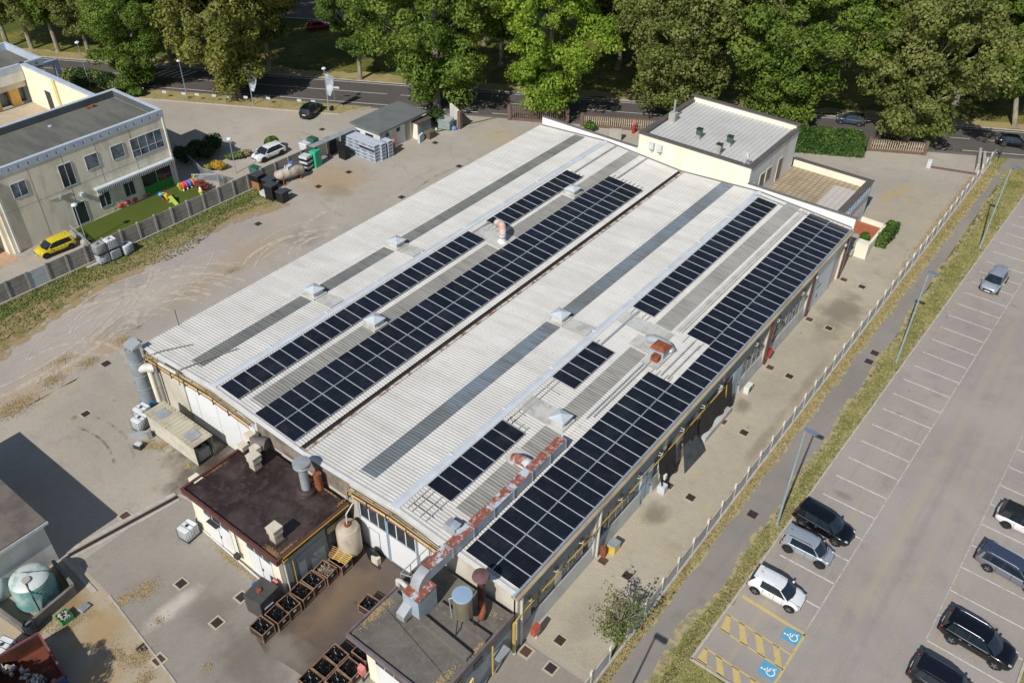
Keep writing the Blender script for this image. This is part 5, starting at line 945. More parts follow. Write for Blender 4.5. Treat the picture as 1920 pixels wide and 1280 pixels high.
t = thing('green_crate', 'green plastic crate of rubble on leaves beside the pit wall', 'crate', (-43.5, 8.7, 0)); mb = MB(); cx, cy = -43.45, 8.75
for dx, dy, lx, ly in ((0, -.38, .9, .04), (0, .38, .9, .04), (-.43, 0, .04, .72), (.43, 0, .04, .72)): mb.rbox(cx + dx, cy + dy, .02, lx, ly, .4)
mb.rbox(cx, cy, 0, .9, .8, .04); mb.build('crate', paint('crate_green', '1f8a4f', .5), t); mb = MB(); r = random.Random(5)
for _ in range(25): mb.ball((cx + r.uniform(-.33, .33), cy + r.uniform(-.28, .28), .3 + r.uniform(0, .1)), r.uniform(.06, .12), 6, 4)
o = mb.build('rubble', M_CONC, None, org=(cx, cy, .2)); tag(o, 'grey rubble heaped in the green crate', 'rubble', kind='stuff')
ibcx = copy_tree(ibc0); ibcx.location = (-43.9, 5.1, 0); ibcx.rotation_euler = (0, 0, .3); tag(ibcx, 'white caged tote at the lower left edge between barrel and skip', 'liquid container', 'caged liquid containers')
t = thing('waste_skip', 'blue open-topped waste skip with rusty interior at the lower left corner', 'skip', (-41.5, 5.0, 0)); sk = [(-42.6, 6.9), (-38.6, 6.35), (-39.1, 3.2), (-43.1, 3.8)]; mb = MB(); mi = MB(); n = 4
ins = [(x + (-40.85 - x) * .05, y + (5.05 - y) * .05) for x, y in sk]
for i in range(4):
    j = (i + 1) % 4; mb.quad((*sk[i], .15), (*sk[j], .15), (*sk[j], 1.45), (*sk[i], 1.45)); mb.quad((*sk[i], 1.45), (*sk[j], 1.45), (*ins[j], 1.45), (*ins[i], 1.45)); mi.quad((*ins[i], 1.445), (*ins[j], 1.445), (*ins[j], .25), (*ins[i], .25))
    for q in range(1, 5): u = q / 5; x = sk[i][0] + (sk[j][0] - sk[i][0]) * u; y = sk[i][1] + (sk[j][1] - sk[i][1]) * u; mb.rbox(x, y, .15, .14, .14, 1.25)
mi.sheet(ins, .25); mb.build('shell', stained('skip_blue', '27457e', '1e2f55', .5, 1.), t); mi.build('lining', stained('skip_rust', '6d3b25', '41241b', .7, .9), t); mb = MB()
for i in range(4): strip(mb, sk[i], sk[(i + 1) % 4], .1, 1.452, 1.52)
mb.build('rim', M_RUST, t)
mb = MB(); r = random.Random(8)
for _ in range(26): u = r.random(); mb.rbox(-42.6 + u * 3.3 + r.uniform(-.2, .2), 4.4 + u * 1.2 + r.uniform(-.3, .3), .4 + r.uniform(0, .5), r.uniform(.15, .7), r.uniform(.1, .25), r.uniform(.08, .25), r.uniform(0, 3))
o = mb.build('skip_waste', mat('waste_pale', 'b3ab9d', .4, 2.), None, org=(-41, 5, .5)); tag(o, 'pale broken waste pieces lying in the rusty skip', 'waste', kind='stuff')
mb = MB(); mb.rbox(-43.2, 9.95, .1, .5, .7, .06, .2)
for q in range(5): mb.rbox(-43.2, 9.7 + q * .12, .16, .5, .04, .05, .2)
solo('plastic_tray', 'small grey slatted tray on the corner of the pit wall', 'tray', mb, M_ZINC, (-43.2, 9.95, .1))
# loose leaves on the ground
mb = MB(); L_ = [(-41.3, 13.3, .9, 1.1, 420), (-41.8, 12.0, .6, .9, 260), (-37.2, 10.1, .9, .9, 520), (-35.6, 9.4, .5, .7, 340), (-43.0, 8.6, .8, 1.4, 520), (-44, 7.6, .4, 1.3, 260), (-38.4, 9.4, 1.2, .6, 260), (-35.2, 18.4, 1.6, .22, 420), (-38.8, 18.45, 2.2, .22, 300), (-53.2, 21.6, .9, .7, 320), (-52.3, 22.0, .7, .5, 220), (-48.8, 22.1, .5, .4, 100), (-65.8, 17.2, 1.3, 2.4, 1500), (-66.6, 21, 1.2, 1.5, 520), (-66.4, 24.3, 1, 1.3, 360), (-68.5, 23.0, 1., 1.6, 260), (-66.9, 28, .8, 1.0, 220), (-68.4, 41.5, .8, 1.6, 200), (-67.5, 30, .4, .5, 100), (-60.8, 19.5, .3, .3, 40), (-38.5, 12.4, .6, .6, 50), (-33.3, 12.4, .5, .5, 60), (-23.9, 17.6, .8, .3, 300), (-20, 17.5, 1.2, .4, 200)]
for i, (x, y, rx, ry, n) in enumerate(L_): leaf_patch(mb, x, y, .018, rx, ry, int(n * 2.2), 100 + i, .038)
for i, py in enumerate(np.arange(84, 112, 1.1)): leaf_patch(mb, -14.35, py, .018, .35, .8, 60 if py > 90 else 15, 200 + i, .07)
for i, py in enumerate(np.arange(27, 70, 1.6)): leaf_patch(mb, -14.05, py, .018, .12, .9, 16, 300 + i, .06)
o = mb.build('fallen_leaves', M_LEAF, None, org=(-45, 20, 0)); tag(o, 'dry yellow leaves drifted over the yards and along the fence', 'leaves', kind='stuff')
# drains
def drain(s, frame, m_, fm):
    t = thing('drain_cover', 'x', 'drain cover', (0, 0, 0)); f = MB(); a, b = s / 2, s / 2 + frame
    for q in ((-b, -b, b, -a), (-b, a, b, b), (-b, -a, -a, a), (a, -a, b, a)): f.box(q[0], q[1], .0, q[2], q[3], .03)
    f.build('frame', fm, t, local=True); g_ = MB()
    for i in range(7): y = -a + (i + .15) * s / 7; g_.box(-a, y, 0, a, y + s / 7 * .7, .026)
    g_.build('grate', m_, t, local=True); return t
M_GRB = stained('grate_brown', '5d4238', '463029', .6, 3.); M_GRD = stained('grate_dark', '3c302c', '2c2422', .6, 3.)
protos = {'brown': drain(.62, .14, M_GRB, mat('drain_frame', 'b2a791', .1, 2.)), 'dark': drain(.62, .12, M_GRD, mat('drain_frame', 'b2a791', .1, 2.)), 'small': drain(.6, .03, M_GRD, M_DARKM)}; usedp = set()
DR = [('brown', 1131, 1051, 'third column'), ('dark', 1176, 1079, 'x'), ('dark', 1050, 1200, 'x'), ('brown', 986, 1221, 'x'), ('dark', 1033, 1252, 'x'), ('brown', 1254, 910, 'x'), ('dark', 1295, 932.5, 'x'), ('brown', 1355, 790, 'x'), ('dark', 1395, 811, 'x'), ('brown', 1444, 689, 'x'), ('dark', 1480, 705.5, 'x'), ('brown', 1517.5, 599, 'x'), ('dark', 1554, 615.5, 'x'), ('brown', 1582, 524.5, 'x'), ('dark', 1616, 538, 'x'), ('brown', 1652, 432, 'x'),
      ('small', 1640, 662, 'footpath'), ('small', 1629, 678, 'footpath'), ('small', 1411, 964, 'footpath'), ('dark', 340, 1094, 'y'), ('dark', 407, 1167, 'y'), ('dark', 453, 1119, 'y'), ('brown', 298, 1237, 'y'), ('small', 268, 1215, 'y'), ('dark', 161, 776, 'y'), ('small', 262, 717, 'y'), ('small', 199, 682, 'y'), ('small', 257, 642, 'y'), ('brown', 235, 967, 'y'),
      ('small', 654, 323, 'z'), ('small', 597, 350, 'z'), ('small', 484, 420, 'z'), ('small', 753, 370, 'z'), ('small', 816, 268, 'z'), ('small', 861, 312, 'z'), ('small', 604, 243, 'z')]
DLAB = ['rusty drain cover at the wall foot by the yellow box', 'dark drain cover in the side lane, near the yellow box', 'dark drain cover in the side lane, beside the red cabinet post', 'rusty drain cover at the wall foot by the annex corner', 'dark drain cover nearest the bottom edge in the side lane', 'rusty drain cover at the wall foot below the near blue door', 'dark drain cover in the side lane opposite the near blue door', 'rusty drain cover at the wall foot past the hanging tarps', 'dark drain cover in the side lane opposite the far tarp', 'rusty drain cover at the foot of the fifth wall column', 'dark drain cover in the side lane opposite the red hose box', 'rusty drain cover at the near edge of the sliding door', 'dark drain cover on the stained floor before the sliding door', 'rusty drain cover at the far corner column of the factory', 'dark drain cover in the lane at the far factory corner', 'rusty drain cover beside the cream planter wall',
        'pale worn cover on the footpath, farther of the pair', 'pale worn cover on the footpath, nearer of the pair', 'rusty square cover alone on the footpath near the parked cars', 'dark drain cover in a wide pale frame, alone in the front yard', 'dark drain cover in a pale frame beside the cement stain', 'drain cover in pale frame by the dark cabinet', 'rusty leaf-covered drain at the bottom edge of the front yard', 'small square cover among leaves near the bottom left', 'dark drain cover alone in the paving left of the shelter', 'small dark cover beside the two white totes by the duct', 'small dark cover on the edge of the gravel yard', 'small dark cover near the left factory corner', 'rusty cover in concrete at the end of the drain channel',
        'small dark cover by the stained corner of the back yard', 'small dark cover near the black boxes at the fence corner', 'small dark cover on the gravel near the fence grass', 'small dark cover close to the left roof edge', 'small dark cover in the back yard beyond the grey crates', 'small dark cover near the far left roof corner', 'small dark cover in the visitors parking']
for (kd, px, py, _), lab in zip(DR, DLAB):
    p = P(px, py, 0); t = protos[kd] if kd not in usedp else copy_tree(protos[kd]); usedp.add(kd); t.location = (p[0], p[1], .013); tag(t, lab, 'drain cover', 'drain covers set in the ground')
# ================================================================== REAR ANNEX, TERRACE, PLANTER
M_DCOP = mat('coping_dark', '5f5856', .12, 1.5, .6)
t = thing('office_block', 'cream two-storey office block with grey ribbed roof behind the factory', 'office building', (-37.4, 86.3, 0)); ox0, ox1, oy0, oy1, oz = -44.2, -30.6, 80.62, 92.9, 8.3
mb = MB(); mb.box(ox0, oy0, 0, ox1, oy0 + .3, oz); mb.build('front_wall', M_CREAM, t); MB().box(ox1 - .3, oy0 + .302, 0, ox1, oy1, oz).build('side_wall', M_WHITEW, t); MB().box(ox0, oy0 + .302, 0, ox0 + .3, oy1, oz).build('side_wall', M_WHITEW, t); MB().box(ox0 + .302, oy1 - .3, 0, ox1 - .302, oy1, oz + .55).build('back_parapet', M_CREAM, t)
mb = MB(); mb.box(ox0 - .12, oy0 - .12, oz, ox1 + .12, oy0 + .5, oz + .12); mb.box(ox0 - .12, oy0 + .502, oz, ox0 + .5, oy1, oz + .12); mb.box(ox1 - .5, oy0 + .502, oz, ox1 + .12, oy1, oz + .12); mb.box(ox0 - .12, oy1 - .45, oz + .552, ox1 + .12, oy1 + .15, oz + .66); mb.build('coping', M_DCOP, t)
mb = MB(); prof = []; x = ox0 + .45
while x < ox1 - .5: prof += [(x, 0), (x + .36, 0), (x + .39, .09), (x + .47, .09), (x + .5, 0)]; x += .52
mb.loft([[(px, oy0 + .45, 7.95 + dz) for px, dz in prof], [(px, oy1 - .3, 8.2 + dz) for px, dz in prof]], False, False); mb.build('roof', stained('roof_ribbed_grey', 'c3c2be', 'b0aea9', .4, .3, rough=.5), t, recalc=False)
for px, py, lab in ((1450 - 1440, 0, 0),): pass
M_SHUT = stained('brown_shutter', '8a7357', '6d5942', .4, 2.)
for y0, y1, z0, z1, nm in ((81.3, 82.2, 4.3, 5.9, 'window'), (83.6, 84.6, 4.3, 6.3, 'window'), (85.2, 86.3, 4.9, 6.3, 'window'), (88.3, 89.3, 3.7, 6.3, 'door')):
    fr = MB().box(ox1 + .002, y0 - .08, z0 - .08, ox1 + .05, y1 + .08, z1 + .08).build(nm, M_WHITEW, t); MB().box(ox1 + .051, y0, z0, ox1 + .07, y1, z1).build('shutter', M_SHUT, fr)
# two white cabinets on posts on the wall above the roof
for y_, x, lab in ((0, -42.4, 'white wall cabinet on the cream office wall, left of two'), (0, -41.4, 'white wall cabinet on the cream office wall, right of two')):
    c = thing('inverter_box', lab, 'inverter', (x, 80.5, 6.9), 0, 'inverter cabinets'); MB().box(x - .3, 80.22, 7.0, x + .3, 80.61, 7.75).build('cabinet', M_FRAME, c); MB().box(x - .04, 80.5, 6.0, x + .12, 80.615, 6.99).build('cable_duct', M_ZINC, c)
for px, py, m_, lab in ((1310, 258, 'green', 'small dark green roof vent on the ribbed office roof, leftmost of three'), (1367, 272, 'green', 'small dark green roof vent on the ribbed office roof, rightmost of three'), (1347, 287, 'grey', 'small grey roof vent on the ribbed office roof, nearest the front edge')):
    p = P(px, py, 8.15); c = thing('roof_vent', lab, 'roof vent', p, 0, 'small vents on the office roof'); x, y, z = p; MB().rbox(x, y, z - .1, .5, .5, .5, 0, .8, .8).build('base', M_CONC, c); MB().rbox(x, y, z + .4, .55, .55, .62).build('head', paint('vent_green', '3c5a4e', .5) if m_ == 'green' else M_CONC, c); MB().rbox(x, y, z + 1.02, .65, .65, .06).build('cap', M_DARKM, c)
p = P(1262, 225, 8.2); c = thing('office_chimney', 'slim grey chimney with pipe at the left edge of the office roof', 'chimney', p); x, y, z = p; MB().rbox(x, y, z - .2, .8, .8, 1.1).build('base', M_CONC, c); MB().cyl((x, y, z + .9), (x, y, z + 2.4), .12).build('flue', M_ZINC, c)
p = (-31.6, 80.85, 8.42); c = thing('roof_antenna', 'small white antenna on the front corner of the office roof', 'antenna', p); x, y, z = p; MB().tube([(x, y, z), (x, y, z + 1.4)], .035).build('mast', M_PIPEW, c); mb = MB(); [mb.tube([(x - .35, y, z + q), (x + .35, y, z + q)], .03) for q in (.9, 1.1, 1.3)]; mb.rbox(x + .3, y, z + .8, .2, .2, .5); mb.build('array', M_PIPEW, c)
t = thing('terrace_block', 'single-storey block with tiled terrace roof right of the office', 'terrace building', (-26, 87, 0)); tx1, ty1 = -21.45, 93.7
MB().box(-30.595, 93.4, 0, tx1, ty1, 4.5).build('parapet', M_CREAM, t); MB().box(tx1 - .3, 80.6, 0, tx1, 93.39, 4.5).build('side_wall', M_WHITEW, t); mb = MB(); mb.box(-30.59, 93.3, 4.502, tx1 + .15, ty1 + .12, 4.6); mb.box(tx1 - .55, 80.6, 4.502, tx1 + .2, 93.298, 4.6); mb.build('coping', M_DCOP, t)
k = NT('terrace_tiles'); bt = k.n('ShaderNodeTexBrick'); bt.offset = 0; bt.inputs['Scale'].default_value = 1; bt.inputs['Brick Width'].default_value = .62; bt.inputs['Row Height'].default_value = .62; bt.inputs['Mortar Size'].default_value = .045; bt.inputs['Mortar Smooth'].default_value = .3
for n_, h in (('Color1', 'a5957a'), ('Color2', 'b09f84'), ('Mortar', '716654')): bt.inputs[n_].default_value = (*hexc(h), 1)
k.l(k.pos(), bt.inputs['Vector']); k.fin(k.mix(k.ramp(k.noise(.5, 6), .5, .7, 0, .6), bt.outputs[0], hexc('8a795c')), .9); fl = MB().box(-30.59, 80.6, 3.4, tx1 - .31, 93.39, 3.62).build('terrace_floor', k.m, t)
k = NT('terrace_tiles_pale'); bt = k.n('ShaderNodeTexBrick'); bt.offset = 0; bt.inputs['Scale'].default_value = 1; bt.inputs['Brick Width'].default_value = .62; bt.inputs['Row Height'].default_value = .62; bt.inputs['Mortar Size'].default_value = .03
for n_, h in (('Color1', 'bcb6ae'), ('Color2', 'c2bcb4'), ('Mortar', '9f988e')): bt.inputs[n_].default_value = (*hexc(h), 1)
k.l(k.pos(), bt.inputs['Vector']); k.fin(bt.outputs[0], .9); MB().box(-24.9, 80.65, 3.622, tx1 - .8, 91.9, 3.65).build('pale_tiles', k.m, fl)
sg = MB().box(tx1 + .003, 84.5, 3.2, tx1 + .16, 93.3, 4.48).build('sign_board', paint('sign_blue', '86add0', .5), t); mb = MB(); r = random.Random(2); y = 86.5
while y < 92.6: mb.rbox(tx1 + .165, y, 3.45, .01, .14, .8); mb.rbox(tx1 + .165, y + .25, 3.45 + r.choice((0, .35, .66)), .01, .36, .14); y += .85
mb.build('sign_lettering', mat('letter_white', 'e6eaee', .03, 2.), sg)
MB().box(tx1 + .003, 83.2, .2, tx1 + .05, 84.2, 2.6).build('door', M_SHUT, t); MB().box(tx1 + .003, 80.6, .8, tx1 + .06, 82.5, 2.6).build('window', M_GLASS, t)
c = thing('folded_awning', 'folded white metal frame lying on the tiled terrace roof', 'frame', (-28, 81.3, 3.7)); mb = MB(); q = [(-30.2, 81.0), (-29.0, 80.9), (-27.0, 81.2), (-25.2, 81.6)]
for a, b in zip(q, q[1:]): mb.tube([(*a, 4.9), (*b, 4.75)], .045)
for a in q: mb.tube([(*a, 3.65), (*a, 4.95)], .04); mb.tube([(a[0] - .25, a[1], 3.7), (a[0] + .25, a[1] + .5, 4.7)], .03)
mb.build('frame', M_FRAME, c)
t = thing('entrance_planter', 'cream walled planter with brick steps beside the factory corner', 'planter', (-18.7, 86, 0)); A0 = P(1628, 449, 0); mb = MB(); ppx = [(-20.9, 91.3), (-18.3, 91.2), (-18.25, 86.1), (-20.2, 86.0)]
for a, b in ((ppx[0], ppx[1]), (ppx[1], ppx[2])): strip(mb, a, b, .28, 0, 1.25)
mb.build('wall', M_CREAM, t); MB().rbox(-18.6, 85.3, 0, 1.3, .9, 1.75).build('pillar', M_CREAM, t); MB().box(-21.4, 86.1, 0, -18.42, 91.1, .75).build('brick_floor', stained('brick_red', 'a8623f', '8b5238', .5, 2.), t); MB().box(-21.3, 82.6, 0, -19.5, 86.0, .4).build('step', stained('brick_step', 'a07a60', '8a7a66', .5, 2.), t); MB().box(-21.2, 84.0, .4, -19.2, 88.2, .78).build('step_top', M_CONC, t)
M_RED = paint('extinguisher_red', 'b3241d', .4)
# ------------------------------------------------------------------ leaves helper for hedges, shrubs and trees
def m_leaf(name, dark, light, yel=None, trans=.25, ns=.35):
    k = NT(name); g_ = k.n('ShaderNodeNewGeometry'); r = g_.outputs['Random Per Island']; c = k.mix(r, hexc(dark), hexc(light))
    c = k.mix(k.ramp(k.noise(ns, 3, .5), .35, .7, 0, .55), c, hexc(yel or light))
    oi = k.n('ShaderNodeObjectInfo'); c = k.mix(1., c, oi.outputs['Color'], 'MULTIPLY'); k.fin(c, .55, 0, .25)
    tl = k.n('ShaderNodeBsdfTranslucent'); k.l(c, tl.inputs[0]); mx = k.n('ShaderNodeMixShader'); mx.inputs[0].default_value = trans; k.l(k.b.outputs[0], mx.inputs[1]); k.l(tl.outputs[0], mx.inputs[2]); k.l(mx.outputs[0], k.out.inputs[0]); return k.m
def leaf_mesh(name, pts, nrm, size, rng, m_):
    n = len(pts); a = rng.normal(size=(n, 3)); nrm = nrm + rng.normal(size=(n, 3)) * .55; nrm /= np.linalg.norm(nrm, axis=1, keepdims=True) + 1e-9
    u = np.cross(nrm, a); u /= np.linalg.norm(u, axis=1, keepdims=True) + 1e-9; v = np.cross(nrm, u); s = (size * rng.uniform(.55, 1.35, (n, 1))) / 2; w_ = s * rng.uniform(.55, 1., (n, 1))
    bend = nrm * s * rng.uniform(-.35, .35, (n, 1))
    V = np.stack([pts - u * s + bend, pts - v * w_, pts + u * s + bend, pts + v * w_], 1).reshape(-1, 3).astype(np.float32)
    me = bpy.data.meshes.new(name); me.vertices.add(4 * n); me.vertices.foreach_set('co', V.ravel()); me.loops.add(4 * n); me.loops.foreach_set('vertex_index', np.arange(4 * n, dtype=np.int32)); me.polygons.add(n); me.polygons.foreach_set('loop_start', np.arange(0, 4 * n, 4, dtype=np.int32)); me.polygons.foreach_set('loop_total', np.full(n, 4, dtype=np.int32)); me.materials.append(m_); me.update(); me.validate(); return me
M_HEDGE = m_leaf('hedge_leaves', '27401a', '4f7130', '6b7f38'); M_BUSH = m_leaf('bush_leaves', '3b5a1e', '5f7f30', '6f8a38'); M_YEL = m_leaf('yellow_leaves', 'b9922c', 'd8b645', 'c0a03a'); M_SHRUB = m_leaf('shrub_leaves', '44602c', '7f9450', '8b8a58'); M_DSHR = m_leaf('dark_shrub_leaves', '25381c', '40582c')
def box_hedge(name, label, cat, x0, y0, x1, y1, h, m_, n, size=.2, ang=0., group=None):
    rng = np.random.default_rng(int(abs(x0 * 7 + y0))); lx, ly = x1 - x0, y1 - y0; pts = []; nr = []
    f = rng.choice(5, n, p=np.array([lx * ly, lx * h, lx * h, ly * h, ly * h]) / (lx * ly + 2 * lx * h + 2 * ly * h)); U = rng.uniform(0, 1, (n, 3))
    P_ = np.stack([x0 + U[:, 0] * lx, y0 + U[:, 1] * ly, U[:, 2] * h], 1); N = np.zeros((n, 3))
    P_[f == 0, 2] = h; N[f == 0, 2] = 1; P_[f == 1, 1] = y0; N[f == 1, 1] = -1; P_[f == 2, 1] = y1; N[f == 2, 1] = 1; P_[f == 3, 0] = x0; N[f == 3, 0] = -1; P_[f == 4, 0] = x1; N[f == 4, 0] = 1
    P_ += N * rng.normal(0, .1, (n, 1)) - N * .06 + np.sin(P_[:, [1, 2, 0]] * 2.1) * .07; c = np.array([(x0 + x1) / 2, (y0 + y1) / 2, 0]); t = thing(name, label, cat, tuple(c), ang, group)
    o = bpy.data.objects.new('foliage', leaf_mesh('foliage', P_ - c, N, size, rng, m_)); COL.objects.link(o); o.parent = t; ORG['foliage'] = tuple(c)
    MB().rbox(0, 0, 0, lx * .9, ly * .88, h * .9).build('stem_mass', mat('twig_dark', '2a3018', .3, 2.), t, local=True); return t
def shrub(name, label, cat, x, y, rx, ry, h, m_, n, size=.2, group=None, z=0, lob=7):
    rng = np.random.default_rng(int(abs(x * 13 + y * 7))); pts = []; nr = []
    for i in range(lob):
        a = rng.uniform(0, 6.28); q = rng.uniform(0, .6) if i else 0; c = np.array([rx * q * math.cos(a), ry * q * math.sin(a), h * rng.uniform(.4, .65)]); d = rng.normal(size=(n // lob, 3)); d /= np.linalg.norm(d, axis=1, keepdims=True); rr = np.array([rx, ry, h * .5]) * (rng.uniform(.45, .62) if i else .75)
        p = c + d * rr * rng.uniform(.75, 1.08, (len(d), 1)); p[:, 2] = np.abs(p[:, 2]); pts.append(p); nr.append(d)
    t = thing(name, label, cat, (x, y, z), 0, group); o = bpy.data.objects.new('foliage', leaf_mesh('foliage', np.concatenate(pts), np.concatenate(nr), size, rng, m_)); COL.objects.link(o); o.parent = t
    s = MB()
    for i in range(4): s.tube([(0, 0, 0), (rx * .4 * math.cos(i * 1.6), ry * .4 * math.sin(i * 1.6), h * .6)], .03, 5)
    s.build('stem', mat('bark_brown', '5a4a3a', .2, 3.), t, local=True); return t
box_hedge('roadside_hedge', 'long thick green hedge between office block and driveway', 'hedge', -34.9, 103.9, -24.6, 107.6, 2.2, M_HEDGE, 9000, .34, rad(28.2) * 0 + 0)
bpy.data.objects['roadside_hedge'].location = (*RD(31.2, -7.2), 0); bpy.data.objects['roadside_hedge'].rotation_euler = (0, 0, rad(28.4))
box_hedge('planter_hedge', 'clipped dark green hedge behind the cream planter wall', 'hedge', -18.2, 88.2, -17.1, 92.6, 1.2, M_HEDGE, 2600, .26)
shrub('planter_shrub', 'small bright green shrub growing in the cream planter', 'shrub', -19.2, 87.2, .7, .7, 1.1, M_BUSH, 700, .2, None, .75)
shrub('round_bush', 'round clipped green bush behind the white parked car', 'bush', *P(513, 282, 0)[:2], 1.15, 1.15, 2.1, M_BUSH, 3800, .2, None, 0, 3)
shrub('yellow_shrub', 'golden yellow shrub in the bed by the playground fence', 'shrub', *P(409, 318, 0)[:2], 1.3, .9, 1.2, M_YEL, 1500, .22)
shrub('yellow_shrub', 'smaller yellow-green shrub against the playground fence', 'shrub', *P(392, 322, 0)[:2], .6, .6, 1., m_leaf('yellowgreen', '8a8a30', 'b5a83c'), 600, .2)
for px, py, lab, r_, m_ in ((432, 300, 'pale green low shrub left in the flower bed by the white car', .9, M_SHRUB), (448, 297, 'mid green low shrub in the middle of the flower bed', 1.0, M_SHRUB), (462, 293, 'greyish dry shrub at the right end of the flower bed', .7, m_leaf('dry_shrub', '8a8465', 'aaa27d'))): shrub('bed_shrub', lab, 'shrub', *P(px, py, 0)[:2], r_, .8, .9, m_, 800, .22, 'shrubs in the flower bed')
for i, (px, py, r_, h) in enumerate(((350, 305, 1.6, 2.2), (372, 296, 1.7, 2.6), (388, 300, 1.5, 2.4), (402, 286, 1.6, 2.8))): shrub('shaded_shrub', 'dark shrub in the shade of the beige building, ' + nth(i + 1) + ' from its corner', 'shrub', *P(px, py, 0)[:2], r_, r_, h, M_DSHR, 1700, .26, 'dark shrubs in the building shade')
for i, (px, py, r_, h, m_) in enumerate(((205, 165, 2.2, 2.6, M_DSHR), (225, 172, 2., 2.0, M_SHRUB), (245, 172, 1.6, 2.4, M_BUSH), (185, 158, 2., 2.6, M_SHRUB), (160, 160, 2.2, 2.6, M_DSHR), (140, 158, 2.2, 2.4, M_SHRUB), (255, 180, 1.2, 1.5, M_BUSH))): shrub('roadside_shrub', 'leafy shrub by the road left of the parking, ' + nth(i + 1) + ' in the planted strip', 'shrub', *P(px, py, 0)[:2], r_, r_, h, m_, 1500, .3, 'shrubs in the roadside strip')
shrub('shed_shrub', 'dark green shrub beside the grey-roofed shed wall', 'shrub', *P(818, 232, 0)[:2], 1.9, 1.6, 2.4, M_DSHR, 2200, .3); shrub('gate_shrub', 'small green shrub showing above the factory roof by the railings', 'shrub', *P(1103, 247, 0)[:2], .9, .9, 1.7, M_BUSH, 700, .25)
shrub('red_shrub', 'reddish brown shrub at the end of the playground', 'shrub', *P(383, 356, 0)[:2], 1.0, .8, 1.3, m_leaf('red_leaves', '7a3a30', 'a05a48'), 1200, .22)
# thin sapling by the fence
t = thing('sapling', 'thin sparse sapling growing over the fence by the footpath', 'tree', (-13.9, 29.6, 0)); rng = np.random.default_rng(5); s = MB(); tips = []
for i in range(34):
    a = rng.uniform(0, 6.28); h0 = rng.uniform(.6, 2.4); L = rng.uniform(1.2, 3.0); ex = (math.cos(a) * L * .62, math.sin(a) * L * .62, h0 + L * .75); mid = (ex[0] * .45, ex[1] * .45, h0 + L * .5); s.tube([(0, 0, h0), mid, ex], [.035, .022, .008], 4); tips += [(np.array(mid) * (1 - u) + np.array(ex) * u) for u in np.linspace(0, 1.05, 9)]
s.tube([(0, 0, 0), (.05, 0, 1.2), (.0, .1, 2.6), (.1, 0, 4.2)], [.07, .06, .04, .015], 6); s.build('trunk', mat('sapling_bark', '8f8878', .2, 4.), t, local=True)
tips = np.array(tips); pp = np.repeat(tips, 6, 0) + rng.normal(0, .17, (len(tips) * 6, 3)); o = bpy.data.objects.new('crown', leaf_mesh('crown', pp, rng.normal(size=pp.shape), .16, rng, m_leaf('sapling_leaves', '566a38', '8a9458', '8a7a4a'))); COL.objects.link(o); o.parent = t

# ================================================================== FENCES
def fence_line(t, a, b, n, h, panel_m, post_m, post=.18, thick=.07, skip=(), alt={}, boards=0):
    for i in range(n + 1):
        u = i / n; x, y = a[0] + (b[0] - a[0]) * u, a[1] + (b[1] - a[1]) * u; MB().rbox(x, y, 0, post, post, h + .1, math.atan2(b[1] - a[1], b[0] - a[0])).build('post', post_m, t)
    for i in range(n):
        if i in skip: continue
        p = [(a[0] + (b[0] - a[0]) * (i + q) / n, a[1] + (b[1] - a[1]) * (i + q) / n) for q in (.05, .95)]; mb = MB()
        if boards:
            for z in range(boards): strip(mb, p[0], p[1], thick - .012 * (z % 2), .02 + z * h / boards, (z + 1) * h / boards - .015)
        else: strip(mb, p[0], p[1], thick, 0, h)
        mb.build('panel', alt.get(i, panel_m), t)
M_FCON = stained('fence_concrete', '9d978d', '77726a', .7, .8, rough=.9, vscale=(1, 1, .5), col3='827c72'); M_FPOST = stained('fence_post', 'aea99f', '8b867d', .5, 1.5)
t = thing('yard_fence', 'grey precast concrete panel fence dividing the yard from the beige building', 'fence', (-81, 40, 0))
fence_line(t, (-81.45, 16.8), (-80.75, 66.2), 24, 1.95, M_FCON, M_FPOST, .2, .08, (), {5: stained('sheet_pale', 'c2c6c8', 'a7abac', .3, 1.)}, 4)
mb = MB(); strip(mb, (-81.15, 16), (-80.5, 66), .16, 0, .13); mb.build('footing', M_FPOST, t)
fence_line(t, (-80.72, 66.35), (-80.6, 70.4), 2, 1.95, M_FCON, M_FPOST, .2, .08, (), {}, 4)
MB().prism([(-80.55, 32.6), (-80.15, 32.5), (-80.05, 34.0), (-80.45, 34.1)], 0, .18).build('spare_slab', M_FPOST, t)
M_WCON = stained('wall_slab', 'b9b6b0', '9a9791', .5, .8, vscale=(1, 1, .5))
t = thing('path_fence', 'low pale concrete slab fence with slim posts between factory lane and footpath', 'fence', (-13.7, 65, 0))
for i in range(47):
    y = 17.6 + i * 2.16
    MB().rbox(-13.7, y, 0, .13, .15, 1.62).build('post', mat('post_pale', 'd0cbc0', .1, 2.), t)
    if i == 5: continue
    mb = MB(); mb.box(-13.72, y + .075, .02, -13.66, y + 2.085, .62); mb.box(-13.72, y + .075, .63, -13.665, y + 2.085, 1.2); mb.build('panel', M_WCON, t)
mb = MB(); strip(mb, (-13.55, 10), (-13.55, 117.5), .18, 0, .12); mb.build('footing', M_FPOST, t)
